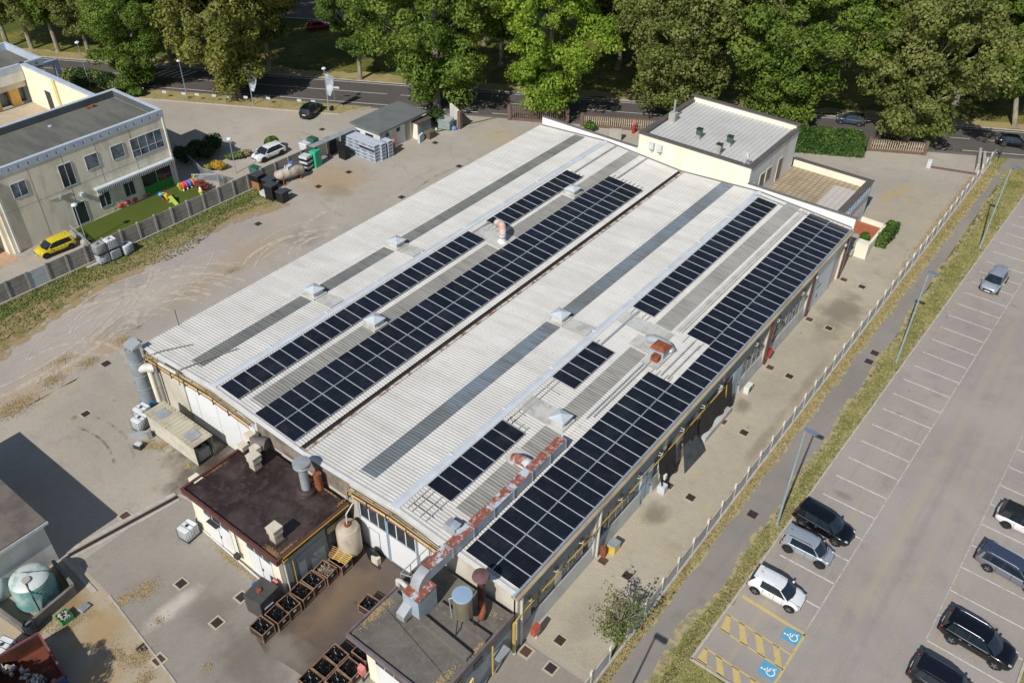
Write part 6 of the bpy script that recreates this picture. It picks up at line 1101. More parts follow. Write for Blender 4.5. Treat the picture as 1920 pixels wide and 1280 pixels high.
# roadside railings
M_RAIL = stained('railing_beige', 'b5a48a', '8d7a62', .5, 2.); M_RBROWN = stained('railing_brown', '6d5a4e', '54463d', .5, 2.)
def railing(name, label, s0, s1, t0, h=1.55, m2=None):
    t = thing(name, label, 'fence', (*RD((s0 + s1) / 2, t0), 0)); mb = MB(); strip(mb, RD(s0, t0), RD(s1, t0), .25, 0, .35); mb.build('plinth', M_RBROWN, t); mb = MB(); n = int((s1 - s0) / .28)
    for i in range(n + 1): p = RD(s0 + (s1 - s0) * i / n, t0); mb.rbox(p[0], p[1], .351, .12, .08, h - .36, rad(28.4))
    mb.build('balusters', m2 or M_RAIL, t); mb = MB(); strip(mb, RD(s0, t0), RD(s1, t0), .14, h, h + .12); mb.build('top_rail', M_RBROWN, t)
    for s_ in (s0 - .3, s1 + .3): p = RD(s_, t0); MB().rbox(p[0], p[1], 0, .45, .45, h + .3, rad(28.4)).build('post', M_RBROWN, t)
railing('road_railing', 'brown slatted railing by the road left of the factory gable', -9.8, -2.4, -5.9, 1.9, M_RBROWN); railing('road_railing', 'beige slatted railing by the road behind the factory roof', .2, 15.0, -6.1); railing('road_railing', 'beige slatted railing with brown rails right of the long hedge', 37.6, 44.0, -6.6)
t = thing('sliding_gate', 'low brown sliding gate rail lying across the right driveway', 'gate', (*RD(47, -10.6), 0)); mb = MB(); strip(mb, RD(44.4, -10.2), RD(50.3, -11.3), .25, 0, .2); mb.build('rail', M_RBROWN, t); p = RD(44.2, -10.2); MB().rbox(p[0], p[1], 0, .5, .4, 1.1).build('motor_box', M_FRAME, t)
mb = MB(); p0, p1 = RD(51.0, -6.2), RD(49.6, -11.0); strip(mb, p0, p1, .3, 0, 1.4); strip(mb, (p0[0] + .6, p0[1]), (p1[0] + .6, p1[1]), .3, 0, 1.15); solo('gate_wall', 'short brown and grey gate wall at the end of the lane', 'wall', mb, M_FPOST, (*p0, 0))
t = thing('gate_pillar', 'white wall beside the left gateway and grey dumpster', 'wall', (-73.5, 83.5, 0)); mb = MB(); strip(mb, P(846, 225, 0)[:2], P(862, 240, 0)[:2], .3, 0, 2.4); mb.build('wall', M_WHITEW, t); p = P(863, 241, 0); MB().rbox(p[0], p[1], 0, .5, .5, 2.45).build('post', M_RBROWN, t)
p = P(836, 241, 0); t = thing('dumpster', 'blue-grey dumpster with sloped lid beside the white gate wall', 'dumpster', p); MB().rbox(p[0], p[1], .15, 1.7, 1.3, 1.0, .3, 1.05, 1.05).build('body', stained('dump_grey', '8b9a98', '6f7a70', .5, 1.5), t); mb = MB(); mb.prism([(p[0] - .9, p[1] - .7), (p[0] + .9, p[1] - .5), (p[0] + .9, p[1] + .75), (p[0] - .9, p[1] + .6)], 1.16, [1.2, 1.2, 1.6, 1.6]); mb.build('lid', M_ZINC, t)
p = P(851, 243, 0); solo('blue_sheet', 'crumpled blue plastic sheet on the ground by the dumpster', 'sheet', MB().ball((p[0], p[1], .2), .5, 8, 5, 1, .8, .6), paint('blue_sheet', '5f83b5', .5), p)
p = P(806, 243, 0); solo('rubbish_pile', 'small pile of pale rubbish between shed and dumpster', 'rubbish', MB().ball((p[0], p[1], .15), .6, 7, 5, 1.2, .7, .5).ball((p[0] + .7, p[1] + .3, .15), .4, 7, 5, 1, .7, .7), M_PIPEW, p)

# ================================================================== SHED, CRATES AND BACK YARD THINGS
t = thing('store_shed', 'small white shed with grey felt roof by the back yard', 'shed', (-77.5, 74.8, 0)); sx0, sx1, sy0, sy1 = -80.0, -75.6, 70.6, 78.4
mb = MB(); mb.prism([(sx0, sy0), (sx1, sy0), (sx1, sy1), (sx0, sy1)], 0, 2.75); mb.build('wall', M_WHITEW, t); mb = MB(); mb.prism([(sx0 - .5, sy0 - .5), (sx1 + .5, sy0 - .5), (sx1 + .5, sy1 + .6), (sx0 - .5, sy1 + .6)], 2.78, 3.0); mb.build('roof', stained('felt_grey', '6a6e6d', '5a5e5e', .5, .6, rough=.8), t)
for y in (71.6, 73.6): MB().box(sx1 + .003, y, 1.8, sx1 + .05, y + .6, 2.3).build('window', M_GLASS, t)
MB().box(-78.2, sy0 - .05, .9, -76.8, sy0 - .003, 2.1).build('window', M_GLASS, t); MB().box(sx1 + .003, 75.2, .05, sx1 + .08, 76.0, 2.4).build('pilaster', M_CONC, t)
t2 = thing('utility_cupboard', 'grey double-door utility cupboard against the shed wall', 'cupboard', (-74.9, 77.6, 0)); MB().box(-75.54, 76.4, 0, -74.6, 79.0, 2.2).build('body', M_CREAM, t2)
for y0 in (76.5, 77.75): MB().box(-74.597, y0, .1, -74.55, y0 + 1.2, 2.1).build('door', stained('door_grey', '7f8a8b', '6d7676', .4, 1.5), t2)
MB().box(-75.59, 76.3, 2.201, -74.4, 79.1, 2.28).build('roof', mat('cupboard_brown', '5d4d44', .15, 2.), t2)
mb = MB(); mb.rbox(-74.0, 76.3, 0, .3, 1.2, 1.0, .3); solo('foam_block', 'white block leaning by the utility cupboard', 'block', mb, M_FRAME, (-74, 76.3, 0))
mb = MB()
for q in range(5): mb.rbox(-73.9, 78.0, q * .2, 1.0, 1.2, .07); mb.rbox(-73.9, 78.0, q * .2 + .08, .9, 1.1, .08)
solo('pallet_stack', 'stack of brown wooden pallets by the utility cupboard', 'pallet stack', mb, mat('wood_grey', '6e6052', .2, 3.), (-73.9, 78, 0))
mb = MB(); mb.lathe(-75.0, 72.3, [(.25, 0), (.3, 1.2), (.2, 1.5)], 10); solo('pink_bag', 'pink red cylinder standing between shed and crates', 'cylinder', mb, paint('pink_red', 'c9736c', .55), (-75, 72.3, 0))
# grey crates: columns of stacked boxes
def make_crate():
    t = thing('stacking_crate', 'x', 'crate', (0, 0, 0)); mb = MB(); mb.rbox(0, 0, 0, 1.18, .78, .41); mb.build('body', stained('crate_grey', '9ba5b1', '87909b', .4, 2., rough=.55), t, local=True)
    mb = MB(); mb.rbox(0, 0, .36, 1.22, .82, .075); mb.rbox(0, 0, .0, 1.22, .82, .04)
    for s_ in (-1, 1): mb.box(s_ * .595 - .012, -.39, .04, s_ * .595 + .012, -.33, .36); mb.box(s_ * .595 - .012, .33, .04, s_ * .595 + .012, .39, .36)
    mb.build('rim', mat('crate_rim', 'b4bcc6', .08, 2.), t, local=True); mb = MB(); mb.box(-.42, -.402, .26, .42, -.392, .33); mb.box(-.25, -.402, .08, .25, -.392, .16); mb.box(.592, -.25, .24, .603, .25, .32); mb.build('handle_slot', mat('slot_dark', '3a424c', .2, 2.), t, local=True); return t
cr0 = make_crate(); first = True
cols = []
for i in range(5):
    for j in range(2): cols.append((-79.8 + i * 1.24 + j * .35, 68.6 + j * .88, 5, i, j))
cols.append((-74.4, 70.6, 5, 6, 2))
for x, y, n, i, j in cols:
    for q in range(n):
        c = cr0 if first else copy_tree(cr0); first = False; c.location = (x, y, q * .445); lay = ['lowest', 'second', 'third', 'fourth', 'fifth'][q] + ' layer'
        if j == 2: c['label'] = f'grey plastic crate in the separate column by the shed corner, {lay}'
        else: c['label'] = f'grey plastic crate, {lay} of the {nth(i + 1)} column from the fence, ' + ('front rank' if j == 0 else 'back rank')
        c['group'] = 'grey stacking crates'
mb = MB(); mb.box(-76.9, 68.16, 1.36, -74.25, 68.175, 1.7); solo('dark_banner', 'black lettered strip across the upper front of the grey crates', 'banner', mb, M_DARKM, (-75.5, 68.17, 1.36))
mb = MB(); r = random.Random(4)
for i in range(6): mb.box(-76.3 + i * .32, 68.152, 1.42, -76.3 + i * .32 + .06, 68.157, 1.62); mb.box(-76.3 + i * .32 + .08, 68.152, 1.42 + r.choice((0, .14)), -76.3 + i * .32 + .22, 68.157, 1.48 + r.choice((0, .14)))
mb.build('lettering', mat('letter_white', 'e6eaee', .03, 2.), bpy.data.objects['dark_banner'])
mb = MB(); a, b = P(583, 274, 2.6), P(664, 239, 2.6); strip(mb, a[:2], b[:2], .9, 2.5, 2.56); t = thing('wall_canopy', 'long thin grey metal canopy along the fence top by the crates', 'canopy', a); mb.build('sheet', M_ZINC, t); mb = MB(); [MB().rbox(a[0] + (b[0] - a[0]) * u, a[1] + (b[1] - a[1]) * u, 0, .1, .1, 2.49).build('post', M_DARKM, t) for u in (.03, .35, .68, .97)]
def stack(name, label, x, y, lx, ly, h, n, m_, rz=0, gap=.05, cat='stack', alt=None):
    t = thing(name, label, cat, (x, y, 0), rz)
    for q in range(n):
        mb = MB(); z = q * h / n
        mb.rbox(0, 0, z, lx, ly, h / n - gap)
        if gap > .02: mb.rbox(0, 0, z + h / n - gap, lx * .9, ly * .9, gap)
        mb.build('layer', (alt if alt and q % 2 else m_), t, local=True)
    return t
M_BLKP = mat('black_plastic', '1d1f22', .3, 2., .5); M_TEAL = paint('teal_crate', '2fb58c', .5)
p = P(616, 285, 0); stack('black_crate_stack', 'stack of black plastic trays between fence and grey crates, farther one', p[0] + .3, p[1] + .2, 1.2, 1.0, 1.9, 9, M_BLKP); p = P(647, 296, 0); stack('black_crate_stack', 'stack of black plastic trays in front of the grey crates, nearer one', p[0], p[1], 1.2, 1.0, 1.5, 7, M_BLKP)
p = P(578, 318, 0); stack('black_bin_stack', 'stack of black bins with white lids beside the green crates', p[0] - .2, p[1], 1.2, 1.1, 1.9, 6, M_BLKP, .2, .05, 'stack', M_FRAME)
p = P(597, 312, 0); t = stack('green_crate_stack', 'tall stack of bright green plastic crates by the fence', p[0] - .3, p[1], .9, 1.2, 2.1, 10, M_TEAL, .2, .06)
# old tank trailer
p = P(545, 338, 0); t = thing('rusty_tank', 'old horizontal cylinder tank with fittings beside the fence', 'tank', p); x, y, _ = p; ax = Vector((.25, 1, 0)).normalized(); a = Vector((x, y, 1.05)) - ax * 1.6; b = Vector((x, y, 1.05)) + ax * 1.6
mb = MB(); mb.tube([a - ax * .25, a, b, b + ax * .25], [.35, .62, .62, .35], 18); mb.build('shell', stained('tank_pale', 'b5ada0', '83705f', .7, 1.3), t, 50); mb = MB()
for u in (-1.2, 1.2):
    c = Vector((x, y, 0)) + ax * u; mb.rbox(c.x, c.y, 0, .9, .15, .55)
mb.build('support', M_RUST, t); MB().rbox(x, y, 1.6, .5, .9, .35, .2).build('pump', M_FRAME, t); MB().ball((x - .2, y + .7, 2.0), .22, 8, 6).build('valve_wheel', paint('valve_blue', '2f6ec0', .4), t); MB().tube([(x + .3, y - 1.2, 1.2), (x + .6, y - 1.5, .1)], .06).build('pipe', M_RUST, t); MB().cyl((x, y - .5, 1.6), (x, y - .5, 2.1), .1).build('nozzle', M_PIPEW, t)
for px, py, lx, ly, h, m_, lab in ((487, 352, 1.3, 1.2, 1.9, M_BLKP, 'dark grey box with reddish lower half at the fence corner'), (507, 356, 1.2, 1.2, 1.5, M_BLKP, 'black box between the corner boxes and the old tank'), (512, 372, 1.25, 1.1, 1.9, M_BLKP, 'tall black box at the grass corner, left of the nearest'), (531, 377, 1.1, 1.0, 1.35, M_BLKP, 'lower black box nearest the yard at the grass corner'), (497, 366, 1., .7, .5, M_FRAME, 'low white box lying among the black boxes')):
    p = P(px, py, 0); t = thing('storage_box', lab, 'box', (p[0], p[1], 0), .1); MB().rbox(0, 0, 0, lx, ly, h - .1).build('body', M_WOODB if 'reddish' in lab else m_, t, local=True); MB().rbox(0, 0, h - .1, lx * 1.04, ly * 1.04, .1).build('lid', mat('lid_dark', '3a4048', .15, 2.) if m_ is M_BLKP else m_, t, local=True)
    if 'reddish' in lab: MB().rbox(0, 0, h * .55, lx * 1.02, ly * 1.02, h * .45 - .101).build('upper_box', M_BLKP, t, local=True)
def wheelie(px, py, lab, m_=None):
    p = P(px, py, 0); t = thing('wheeled_bin', lab, 'waste bin', p, .1); m_ = m_ or paint('bin_green', '2f5f4c', .5); MB().rbox(0, 0, .15, 1.1, .85, .95, 0, 1.12, 1.1).build('body', m_, t, local=True); MB().rbox(0, 0, 1.1, 1.32, 1.05, .16, 0, .88, .8).build('lid', m_, t, local=True)
    for a in (-.45, .45): MB().cyl((a - .05, .35, .12), (a + .05, .35, .12), .12, n=10).build('wheel', M_DARKM, t, local=True)
wheelie(481, 330, 'green wheeled waste bin behind the fence by the white car'); wheelie(588, 275, 'dark green wheeled bin half hidden behind the canopy'); wheelie(574, 284, 'white square container behind the fence near the canopy', M_FRAME)
# ================================================================== BEIGE BUILDING WITH THE PLAYGROUND
M_BLUEG = stained('parapet_bluegrey', 'b3bdc9', '98a1ac', .4, .8, rough=.6); M_BCONC = stained('beige_concrete', 'e6dcc6', 'c4b89f', .6, .7, rough=.9, vscale=(1, 1, .4)); M_ROOFT = stained('flat_roof_felt', '6a6962', '54534d', .7, .5, .4, .62, rough=.9, vscale=(.3, 1.4, 1)); M_RINN = stained('parapet_felt', '54595a', '434847', .5, .6, rough=.8)
HX = -88.7; hz = 9.3; hy0, hy1, hx0 = 29.4, 49.7, -98.3
t = thing('beige_building', 'two-storey beige concrete building with blue-grey parapet beside the playground', 'building', (HX, 40, 0))
MB().box(HX - .4, hy0, 0, HX, hy1, 8.45).build('front_wall', M_BCONC, t); MB().box(hx0, hy1 - .4, 0, HX - .402, hy1, 8.45).build('end_wall', M_BCONC, t); MB().box(hx0, -5, 0, hx0 + .4, hy1 - .402, 8.45).build('rear_wall', M_BCONC, t); MB().box(-92.5, hy0 - .4, 0, HX - .402, hy0, 8.45).build('return_wall', M_CREAM, t); MB().box(-92.9, -5, 0, -92.5, hy0, 8.45).build('front_wall', M_BCONC, t)
MB().box(hx0 + .4, -5, 8.25, HX - .4, hy1 - .4, 8.44).build('roof', M_ROOFT, t)
mb = MB(); mb.box(HX - .38, -5, 8.452, HX + .06, hy1 + .06, hz); mb.box(hx0 - .06, hy1 - .38, 8.452, HX - .382, hy1 + .06, hz); mb.box(hx0 - .06, -5, 8.452, hx0 + .38, hy1 - .382, hz); pp = mb.build('parapet', M_BLUEG, t)
mb = MB(); mb.box(HX - .392, -5, 8.45, HX - .384, hy1 - .39, hz - .06); mb.box(hx0 + .384, -5, 8.45, hx0 + .392, hy1 - .39, hz - .06); mb.box(hx0 + .4, hy1 - .392, 8.45, HX - .4, hy1 - .384, hz - .06); mb.build('felt_upstand', M_RINN, pp)
mh = MB(); mw = MB()
for i in range(26): y = hy1 - .55 - i * 1.02; mh.box(HX + .05, y - .16, 8.7, HX + .065, y + .16, 9.02); mw.box(HX + .064, y + .06, 8.72, HX + .07, y + .14, 9.0)
mh.build('square_holes', mat('hole_shade', '79828d', .1, 3.), pp); mw.build('painted_lit_reveals', mat('hole_sunlit_side', 'f0f3f6', .05, 3.), pp)  # flat plates: hole shade and sunlit reveals put into the colour
mb = MB()
for y in (33.5, 37.2, 41.0, 45.2): mb.box(HX + .002, y - .025, 0, HX + .008, y + .025, 8.4)
mb.box(HX + .002, hy0, 4.6, HX + .007, hy1, 4.63); mb.build('panel_joint', mat('joint_dark', '8a8170', .1, 3.), t)
def win(px0, py0, px1, py1, nv=2, nh=0, name='window', glass=None, fm=None):
    y0, z1 = PX(px0, py0, HX); y1, z0 = PX(px1, py1, HX); z0, z1 = min(z0, z1), max(z0, z1); fm = fm or M_FRAME; fr = MB(); e = .055
    fr.box(HX + .002, y0, z0, HX + .06, y0 + e, z1); fr.box(HX + .002, y1 - e, z0, HX + .06, y1, z1); fr.box(HX + .002, y0 + e, z1 - e, HX + .06, y1 - e, z1); fr.box(HX + .002, y0 + e, z0, HX + .06, y1 - e, z0 + e)
    for i in range(1, nv): y = y0 + (y1 - y0) * i / nv; fr.box(HX + .003, y - .03, z0 + e, HX + .058, y + .03, z1 - e)
    for z in ([z0 + (z1 - z0) * .36] if nh else []): fr.box(HX + .004, y0 + e, z - .03, HX + .056, y1 - e, z + .03)
    o = fr.build(name, fm, t); MB().box(HX + .0025, y0 + .04, z0 + .04, HX + .03, y1 - .04, z1 - .04).build('pane', glass or M_GLS2, o); return y0, y1, z0, z1
k = NT('curtained_glass'); M_GLS2 = k.fin(k.mix(k.ramp(k.noise(.9, 2), .4, .6), hexc('4a545f'), hexc('6f7a86')), .1, 0, .6)
# upper windows given by their corners on the facade
def winc(y0, y1, z0, z1, **kw):
    global PX
    sv = PX; PX = lambda a, b, X: (a, b); r = win(y0, z1, y1, z0, **kw); PX = sv; return r
winc(44.95, 49.0, 5.05, 7.3, nv=4, nh=1); winc(42.56, 44.13, 5.7, 7.32, nv=1); winc(39.46, 41.0, 5.68, 7.34, nv=1); winc(36.45, 37.98, 4.8, 7.4, nv=2, glass=M_GLASS); winc(31.3, 32.9, 5.7, 7.35, nv=2)
winc(39.68, 41.03, .95, 2.65, nv=2, glass=M_GLASS); winc(42.77, 44.1, 1.0, 2.7, nv=2, glass=M_GLASS); winc(45.1, 49.0, .1, 3.25, nv=2, glass=M_GLASS, name='shop_window'); winc(36.55, 38.07, .1, 2.7, nv=1, name='glass_door', glass=M_GLASS)
MB().box(HX + .062, 45.2, .12, HX + .075, 48.9, 1.3).build('green_film', stained('film_green', '2f8a35', '236f2b', .5, 2.), t)
t2 = thing('awning', 'retracted white awning with dark striped valance over the playground windows', 'awning', (HX + .5, 45, 3.6)); MB().box(HX + .07, 39.4, 3.4, HX + .75, 49.3, 3.62).build('cassette', M_FRAME, t2); mb = MB()
for q in range(42): y = 39.45 + q * .234; mb.box(HX + .76, y, 3.1, HX + .78, y + .117, 3.45)
mb.build('valance_dark', M_DARKM, t2); mb = MB()
for q in range(42): y = 39.45 + q * .234 + .118; mb.box(HX + .76, y, 3.1, HX + .78, y + .114, 3.45)
mb.build('valance_light', M_FRAME, t2)
[MB().tube([(HX + .14, y, 8.4), (HX + .14, y, .1)], .1).build('downpipe', mat('pipe_white', 'd6d8d6', .06, 2.), t) for y in (hy1 - .3, 29.8)]
for y, z in ((38.0, 3.3), (39.9, 2.6)): MB().rbox(HX + .15, y, z, .3, .35, .35).build('wall_fitting', M_FRAME, t)
mb = MB(); mb.box(HX + .01, 34.6, 4.1, HX + .08, 36.9, 4.16); mb.box(HX + .01, 35.6, 3.9, HX + .35, 35.9, 4.3); mb.build('facade_bracket', M_ZINC, t)
mb = MB(); mb.rbox(-97.4, 45.6, 8.44, .5, .5, .12); mb.rbox(-97.2, 46.2, 8.44, .35, .35, .3); solo('roof_rubble', 'few terracotta pieces lying on the beige building roof', 'rubble', mb, M_RUST, (-97.3, 45.9, 8.44))
mb = MB(); mb.rbox(-96.0, 40.2, 8.44, .35, .3, .12); solo('roof_pipe_cap', 'small pale cap on the beige building roof', 'vent cap', mb, M_FRAME, (-96, 40.2, 8.44))
# courtyard and rear wing
M_CRM2 = stained('cream_bright', 'ebe2c4', 'd9ceae', .3, .4, rough=.85)
t = thing('courtyard_wing', 'rear wing of the beige building with cream courtyard wall and yellow columns', 'building wing', (-114, 48, 0)); cx0 = -114.6
MB().box(cx0, 46.9, 4.2, hx0 - .062, 47.3, 9.1).build('courtyard_wall', M_CRM2, t); MB().box(cx0 - .1, 46.8, 9.102, hx0 - .062, 47.45, 9.3).build('wall_coping', M_BLUEG, t); MB().box(cx0, -5, 4.0, hx0 - .062, 46.898, 4.2).build('terrace_floor', mat('terrace_beige', 'b3a58d', .1, 1.), t)
MB().box(-110.0, 46.84, 4.22, -108.8, 46.898, 6.95).build('doorway', M_DARKM, t); MB().box(-110.7, 46.8, 4.22, -110.02, 46.897, 7.0).build('door_reveal', M_CREAM, t); MB().box(-107.1, 46.7, 4.22, -106.5, 46.898, 9.09).build('pilaster', mat('pilaster_yellow', 'd6c588', .06, 1.), t)
MB().box(-124, 20, 8.2, cx0 + .2, 49.5, 8.4).build('roof', M_ROOFT, t); mb = MB(); mb.box(cx0 - .1, 20, 8.402, cx0 + .3, 49.3, 9.3); mb.box(-123.4, 49.302, 8.402, cx0 + .3, 49.7, 9.3); mb.box(-123.4, 20, 8.402, -123.0, 49.3, 9.3); mb.build('parapet', M_BLUEG, t)
MB().box(cx0 - .15, 20, 6.4, cx0 - .02, 46.8, 7.198).build('lintel', M_BEIGE, t); MB().box(cx0 + .002, 20, 7.2, cx0 + .3, 46.8, 8.398).build('fascia_wall', M_WHITEW, t); MB().box(cx0 - 1.3, 20, 4.2, cx0 - 1.1, 46.8, 6.39).build('recessed_glazing', M_GLS2, t)
for y in (36, 39.0, 42.0, 44.6): MB().box(cx0 - 1.08, y, 4.2, cx0 - .4, y + 1.2, 6.39).build('yellow_column', mat('column_yellow', 'd9b164', .08, 1.), t)
MB().box(-123.3, 49.2, 0, cx0 + .2, 49.6, 8.198).build('end_wall', M_BCONC, t); MB().box(cx0 - .2, 47.302, 0, cx0 + .2, 49.198, 8.198).build('side_wall', M_BCONC, t); mh = MB(); [mh.box(cx0 + .301, y, 8.7, cx0 + .31, y + .35, 9.0) for y in (47.7, 48.6)]; mh.build('square_holes', mat('hole_shade', '5a6068', .1, 3.), t)  # dark plates put the shade inside the wing's holes into the colour
mb = MB(); mb.box(-130.6, 55.0, 0, -129.8, 55.7, 2.4); mb.box(-130.6, 55.0, 2.4, -129.8, 58.6, 2.9); mb.box(-130.6, 57.9, 0, -129.8, 58.6, 2.4); solo('portal_frame', 'blue-grey concrete portal frame at the end of the rear wing', 'portal', mb, stained('portal_blue', '7d8fa8', '66768c', .4, .8), (-130.2, 56.8, 0))

# ------------------------------------------------------------------ playground
t = thing('playground_fence', 'low grey metal fence round the green playground turf', 'fence', (-83, 42, 0)); M_PF = mat('fence_zinc', 'b9bdc0', .1, 3., .45, .3); mb = MB(); pl = [(-87.9, 35.4), (-82.0, 34.6), (-81.9, 50.6), (-85.2, 52.8), (-87.6, 50.8)]
for a, b in zip(pl, pl[1:]):
    L = math.dist(a, b); n = max(1, int(L / 2)); mb.tube([(*a, 1.05), (*b, 1.05)], .03); mb.tube([(*a, .12), (*b, .12)], .022)
    for i in range(n + 1): x, y = a[0] + (b[0] - a[0]) * i / n, a[1] + (b[1] - a[1]) * i / n; mb.tube([(x, y, 0), (x, y, 1.08)], .035)
mb.build('posts_and_rails', M_PF, t); k = NT('wire_mesh'); tr = k.n('ShaderNodeBsdfTransparent'); mx = k.n('ShaderNodeMixShader'); mx.inputs[0].default_value = .3; k.fin(hexc('8f9396'), .6); k.l(tr.outputs[0], mx.inputs[1]); k.l(k.b.outputs[0], mx.inputs[2]); k.l(mx.outputs[0], k.out.inputs[0]); mb = MB()
for a, b in zip(pl, pl[1:]): strip(mb, a, b, .012, .14, 1.02)
mb.build('mesh_panel', k.m, t)
t = thing('garden_fence', 'grey wire fence between the flower bed and the playground', 'fence', (-88, 54, 0)); mb = MB(); pl = [P(330, 285, 0)[:2], P(383, 335, 0)[:2], P(420, 345, 0)[:2]]
for a, b in zip(pl, pl[1:]):
    n = max(1, int(math.dist(a, b) / 2)); mb.tube([(*a, 1.4), (*b, 1.4)], .03)
    for i in range(n + 1): x, y = a[0] + (b[0] - a[0]) * i / n, a[1] + (b[1] - a[1]) * i / n; mb.tube([(x, y, 0), (x, y, 1.45)], .035)
mb.build('posts_and_rails', M_PF, t); mb = MB(); [strip(mb, a, b, .012, .1, 1.38) for a, b in zip(pl, pl[1:])]; mb.build('mesh_panel', k.m, t)
def col(n, h): return paint('toy_' + n, h, .45)
TR, TG, TB, TY, TP, TO, TC = col('red', 'd4323a'), col('lime', 'b4d65a'), col('blue', '2f86c9'), col('yellow', 'e0c53a'), col('pink', 'cf3f8f'), col('orange', 'e0702f'), col('cream', 'e3e0c8')
p = P(241, 383, 0); t = thing('ride_on_train', 'red ride-on caterpillar train toy on the green turf', 'toy', p); x, y, _ = p
for i in range(3): MB().ball((x, y - 1.3 + i * 1.15, .42), .52, 10, 6, 1, 1.05, .8).build('car', TR, t, 40)
MB().ball((x - .05, y - 2.3, .4), .38, 10, 6).build('head', TG, t, 40); MB().rbox(x, y - .15, .75, .5, .35, .08).build('seat', TC, t)
p = P(275, 370, 0); t = thing('play_table', 'small orange play table with blue legs by the wall', 'toy table', p); x, y, _ = p; MB().rbox(x, y, .5, .8, 1.0, .12).build('tabletop', TO, t)
for a in (-.3, .3):
    for b in (-.35, .35): MB().rbox(x + a, y + b, 0, .1, .1, .5).build('leg', TB, t)
p = P(318, 378, 0); t = thing('toy_slide', 'lime green toy slide with red and blue ladder on the turf', 'slide', p); x, y, _ = p
for dx in (-.9, .35): MB().prism([(x + dx, y - .3), (x + dx + 1.5, y - .3), (x + dx + 1.5, y + .3), (x + dx, y + .3)], [.95, .05, .05, .95], [1.05, .15, .15, 1.05]).build('chute', TG, t); MB().rbox(x + dx - .15, y, 0, .25, .6, 1.2).build('ladder', TR, t)
MB().ball((x - 1.2, y - .4, .9), .42, 10, 6).build('dome', TB, t, 40); MB().rbox(x + .1, y + .5, 0, .9, .2, .7).build('side_panel', col('darkgreen', '2e7a3e'), t); MB().tube([(x - 1.1, y - .8, 1.0), (x - .7, y - .2, 1.3), (x - .3, y + .2, .9)], .07).build('handrail', TY, t)
p = P(352, 352, 0); t = thing('toy_tunnel', 'multicoloured caterpillar play tunnel in orange, pink and blue rings', 'play tunnel', p); x, y, _ = p
for i, m_ in enumerate((TO, TP, TB, TO)): MB().lathe(0, 0, [(.45, 0), (.6, .12), (.6, .45), (.45, .55)], 14).build('ring', m_, t, 40, True); o = t.children[-1]; o.rotation_euler = (rad(-90), 0, rad(10)); o.location = (.05 * i, -1.1 + i * .56, .6)
mb = MB(); mb.tube([(x, y - 1.2, .1), (x - .1, y - 1.5, .9), (x, y - 1.3, 1.3)], .09); mb.tube([(x + .3, y - 1.2, .1), (x + .35, y - 1.5, .9), (x + .3, y - 1.4, 1.3)], .09); mb.tube([(x, y + 1.2, .9), (x - .1, y + 1.5, 1.5)], .08); mb.build('antenna', TG, t); mb = MB()
for q in (-1, -.3, .4, 1.0): mb.ball((x + .5, y + q, .15), .16, 8, 5)
mb.build('foot', TC, t)
p = P(378, 366, 0); t = thing('toy_ice_cream', 'cream and yellow standing play figure by the fence at the turf end', 'toy', p); x, y, _ = p; MB().lathe(x, y, [(.15, 0), (.35, .7), (.1, .8)], 10).build('cone', TY, t); MB().ball((x, y, .95), .3, 8, 6, 1, .6, 1.3).build('top', TC, t, 40)
for px, py, lab in ((152, 447, 'pale boulder beside the yellow car, nearer the playground gate'), (160, 458, 'pale boulder by the fence post behind the stacked totes')): p = P(px, py, 0); solo('boulder', lab, 'boulder', MB().ball((p[0], p[1], .25), .5, 8, 6, 1, .9, .8), M_CONC, p)

for o in S.objects:
    if o.type == 'EMPTY' and o.get('category') in ('toy', 'slide', 'play tunnel', 'toy table'): o.scale = (.8, .8, .8)
# ================================================================== LAMPS, FLAGS, SIGNS
M_POLE = mat('pole_zinc', '9fb0b5', .1, 2., .45, .3)
def street_lamp():
    t = thing('street_lamp', 'x', 'street lamp', (0, 0, 0), 0, 'tall street lamps along the car park'); MB().cyl((0, 0, 0), (0, 0, 9.75), .1, .055, 12).build('pole', M_POLE, t, 40, True); MB().cyl((0, 0, 0), (0, 0, .35), .13, n=12).build('base', M_ZINC, t, local=True)
    MB().prism([(-.1, -.16), (.75, -.2), (.85, 0), (.75, .2), (-.1, .16)], 9.75, 9.87).build('lamp_head', mat('lamp_head', '6f7b86', .1, 2., .4), t, local=True); MB().box(.2, -.13, 9.735, .7, .13, 9.749).build('lens', M_FRAME, t, local=True); return t
sl0 = street_lamp()
for i, (px, py, lab) in enumerate(((1456, 985, 'tall street lamp behind the black hatchback'), (1680, 679, 'tall street lamp on the verge, between the other two'), (1836, 466, 'tall street lamp on the verge, nearest the road'), (None, None, 'tall street lamp at the bottom, only its shadow in view'))):
    l_ = sl0 if i == 0 else copy_tree(sl0)
    if px: p = P(px, py, 0)
    else: p = (-10.6, 20.9, 0)
    l_.location = (p[0], p[1], 0); l_['label'] = lab
def globe_lamp(px, py, h, lab):
    p = P(px, py, 0); t = thing('garden_lamp', lab, 'lamp post', p, 0, 'lamp posts of the forecourt'); MB().cyl((0, 0, 0), (0, 0, h), .06, .045, 8).build('pole', M_POLE, t, 40, True); MB().lathe(0, 0, [(.08, h), (.32, h + .08), (.3, h + .22), (.1, h + .32)], 12).build('lamp_head', mat('lamp_white', 'd9dde0', .05, 2., .4), t, 40, True)
globe_lamp(352, 187, 5.5, 'lamp post on the roadside strip, leftmost with a white round head'); globe_lamp(443, 325, 4.4, 'lamp post by the yellow shrub and flower bed'); globe_lamp(164, 457, 4.6, 'lamp post by the boulders behind the yellow car'); globe_lamp(170, 165, 6.5, 'slim lamp post between the shrubs beside the road, farthest left')
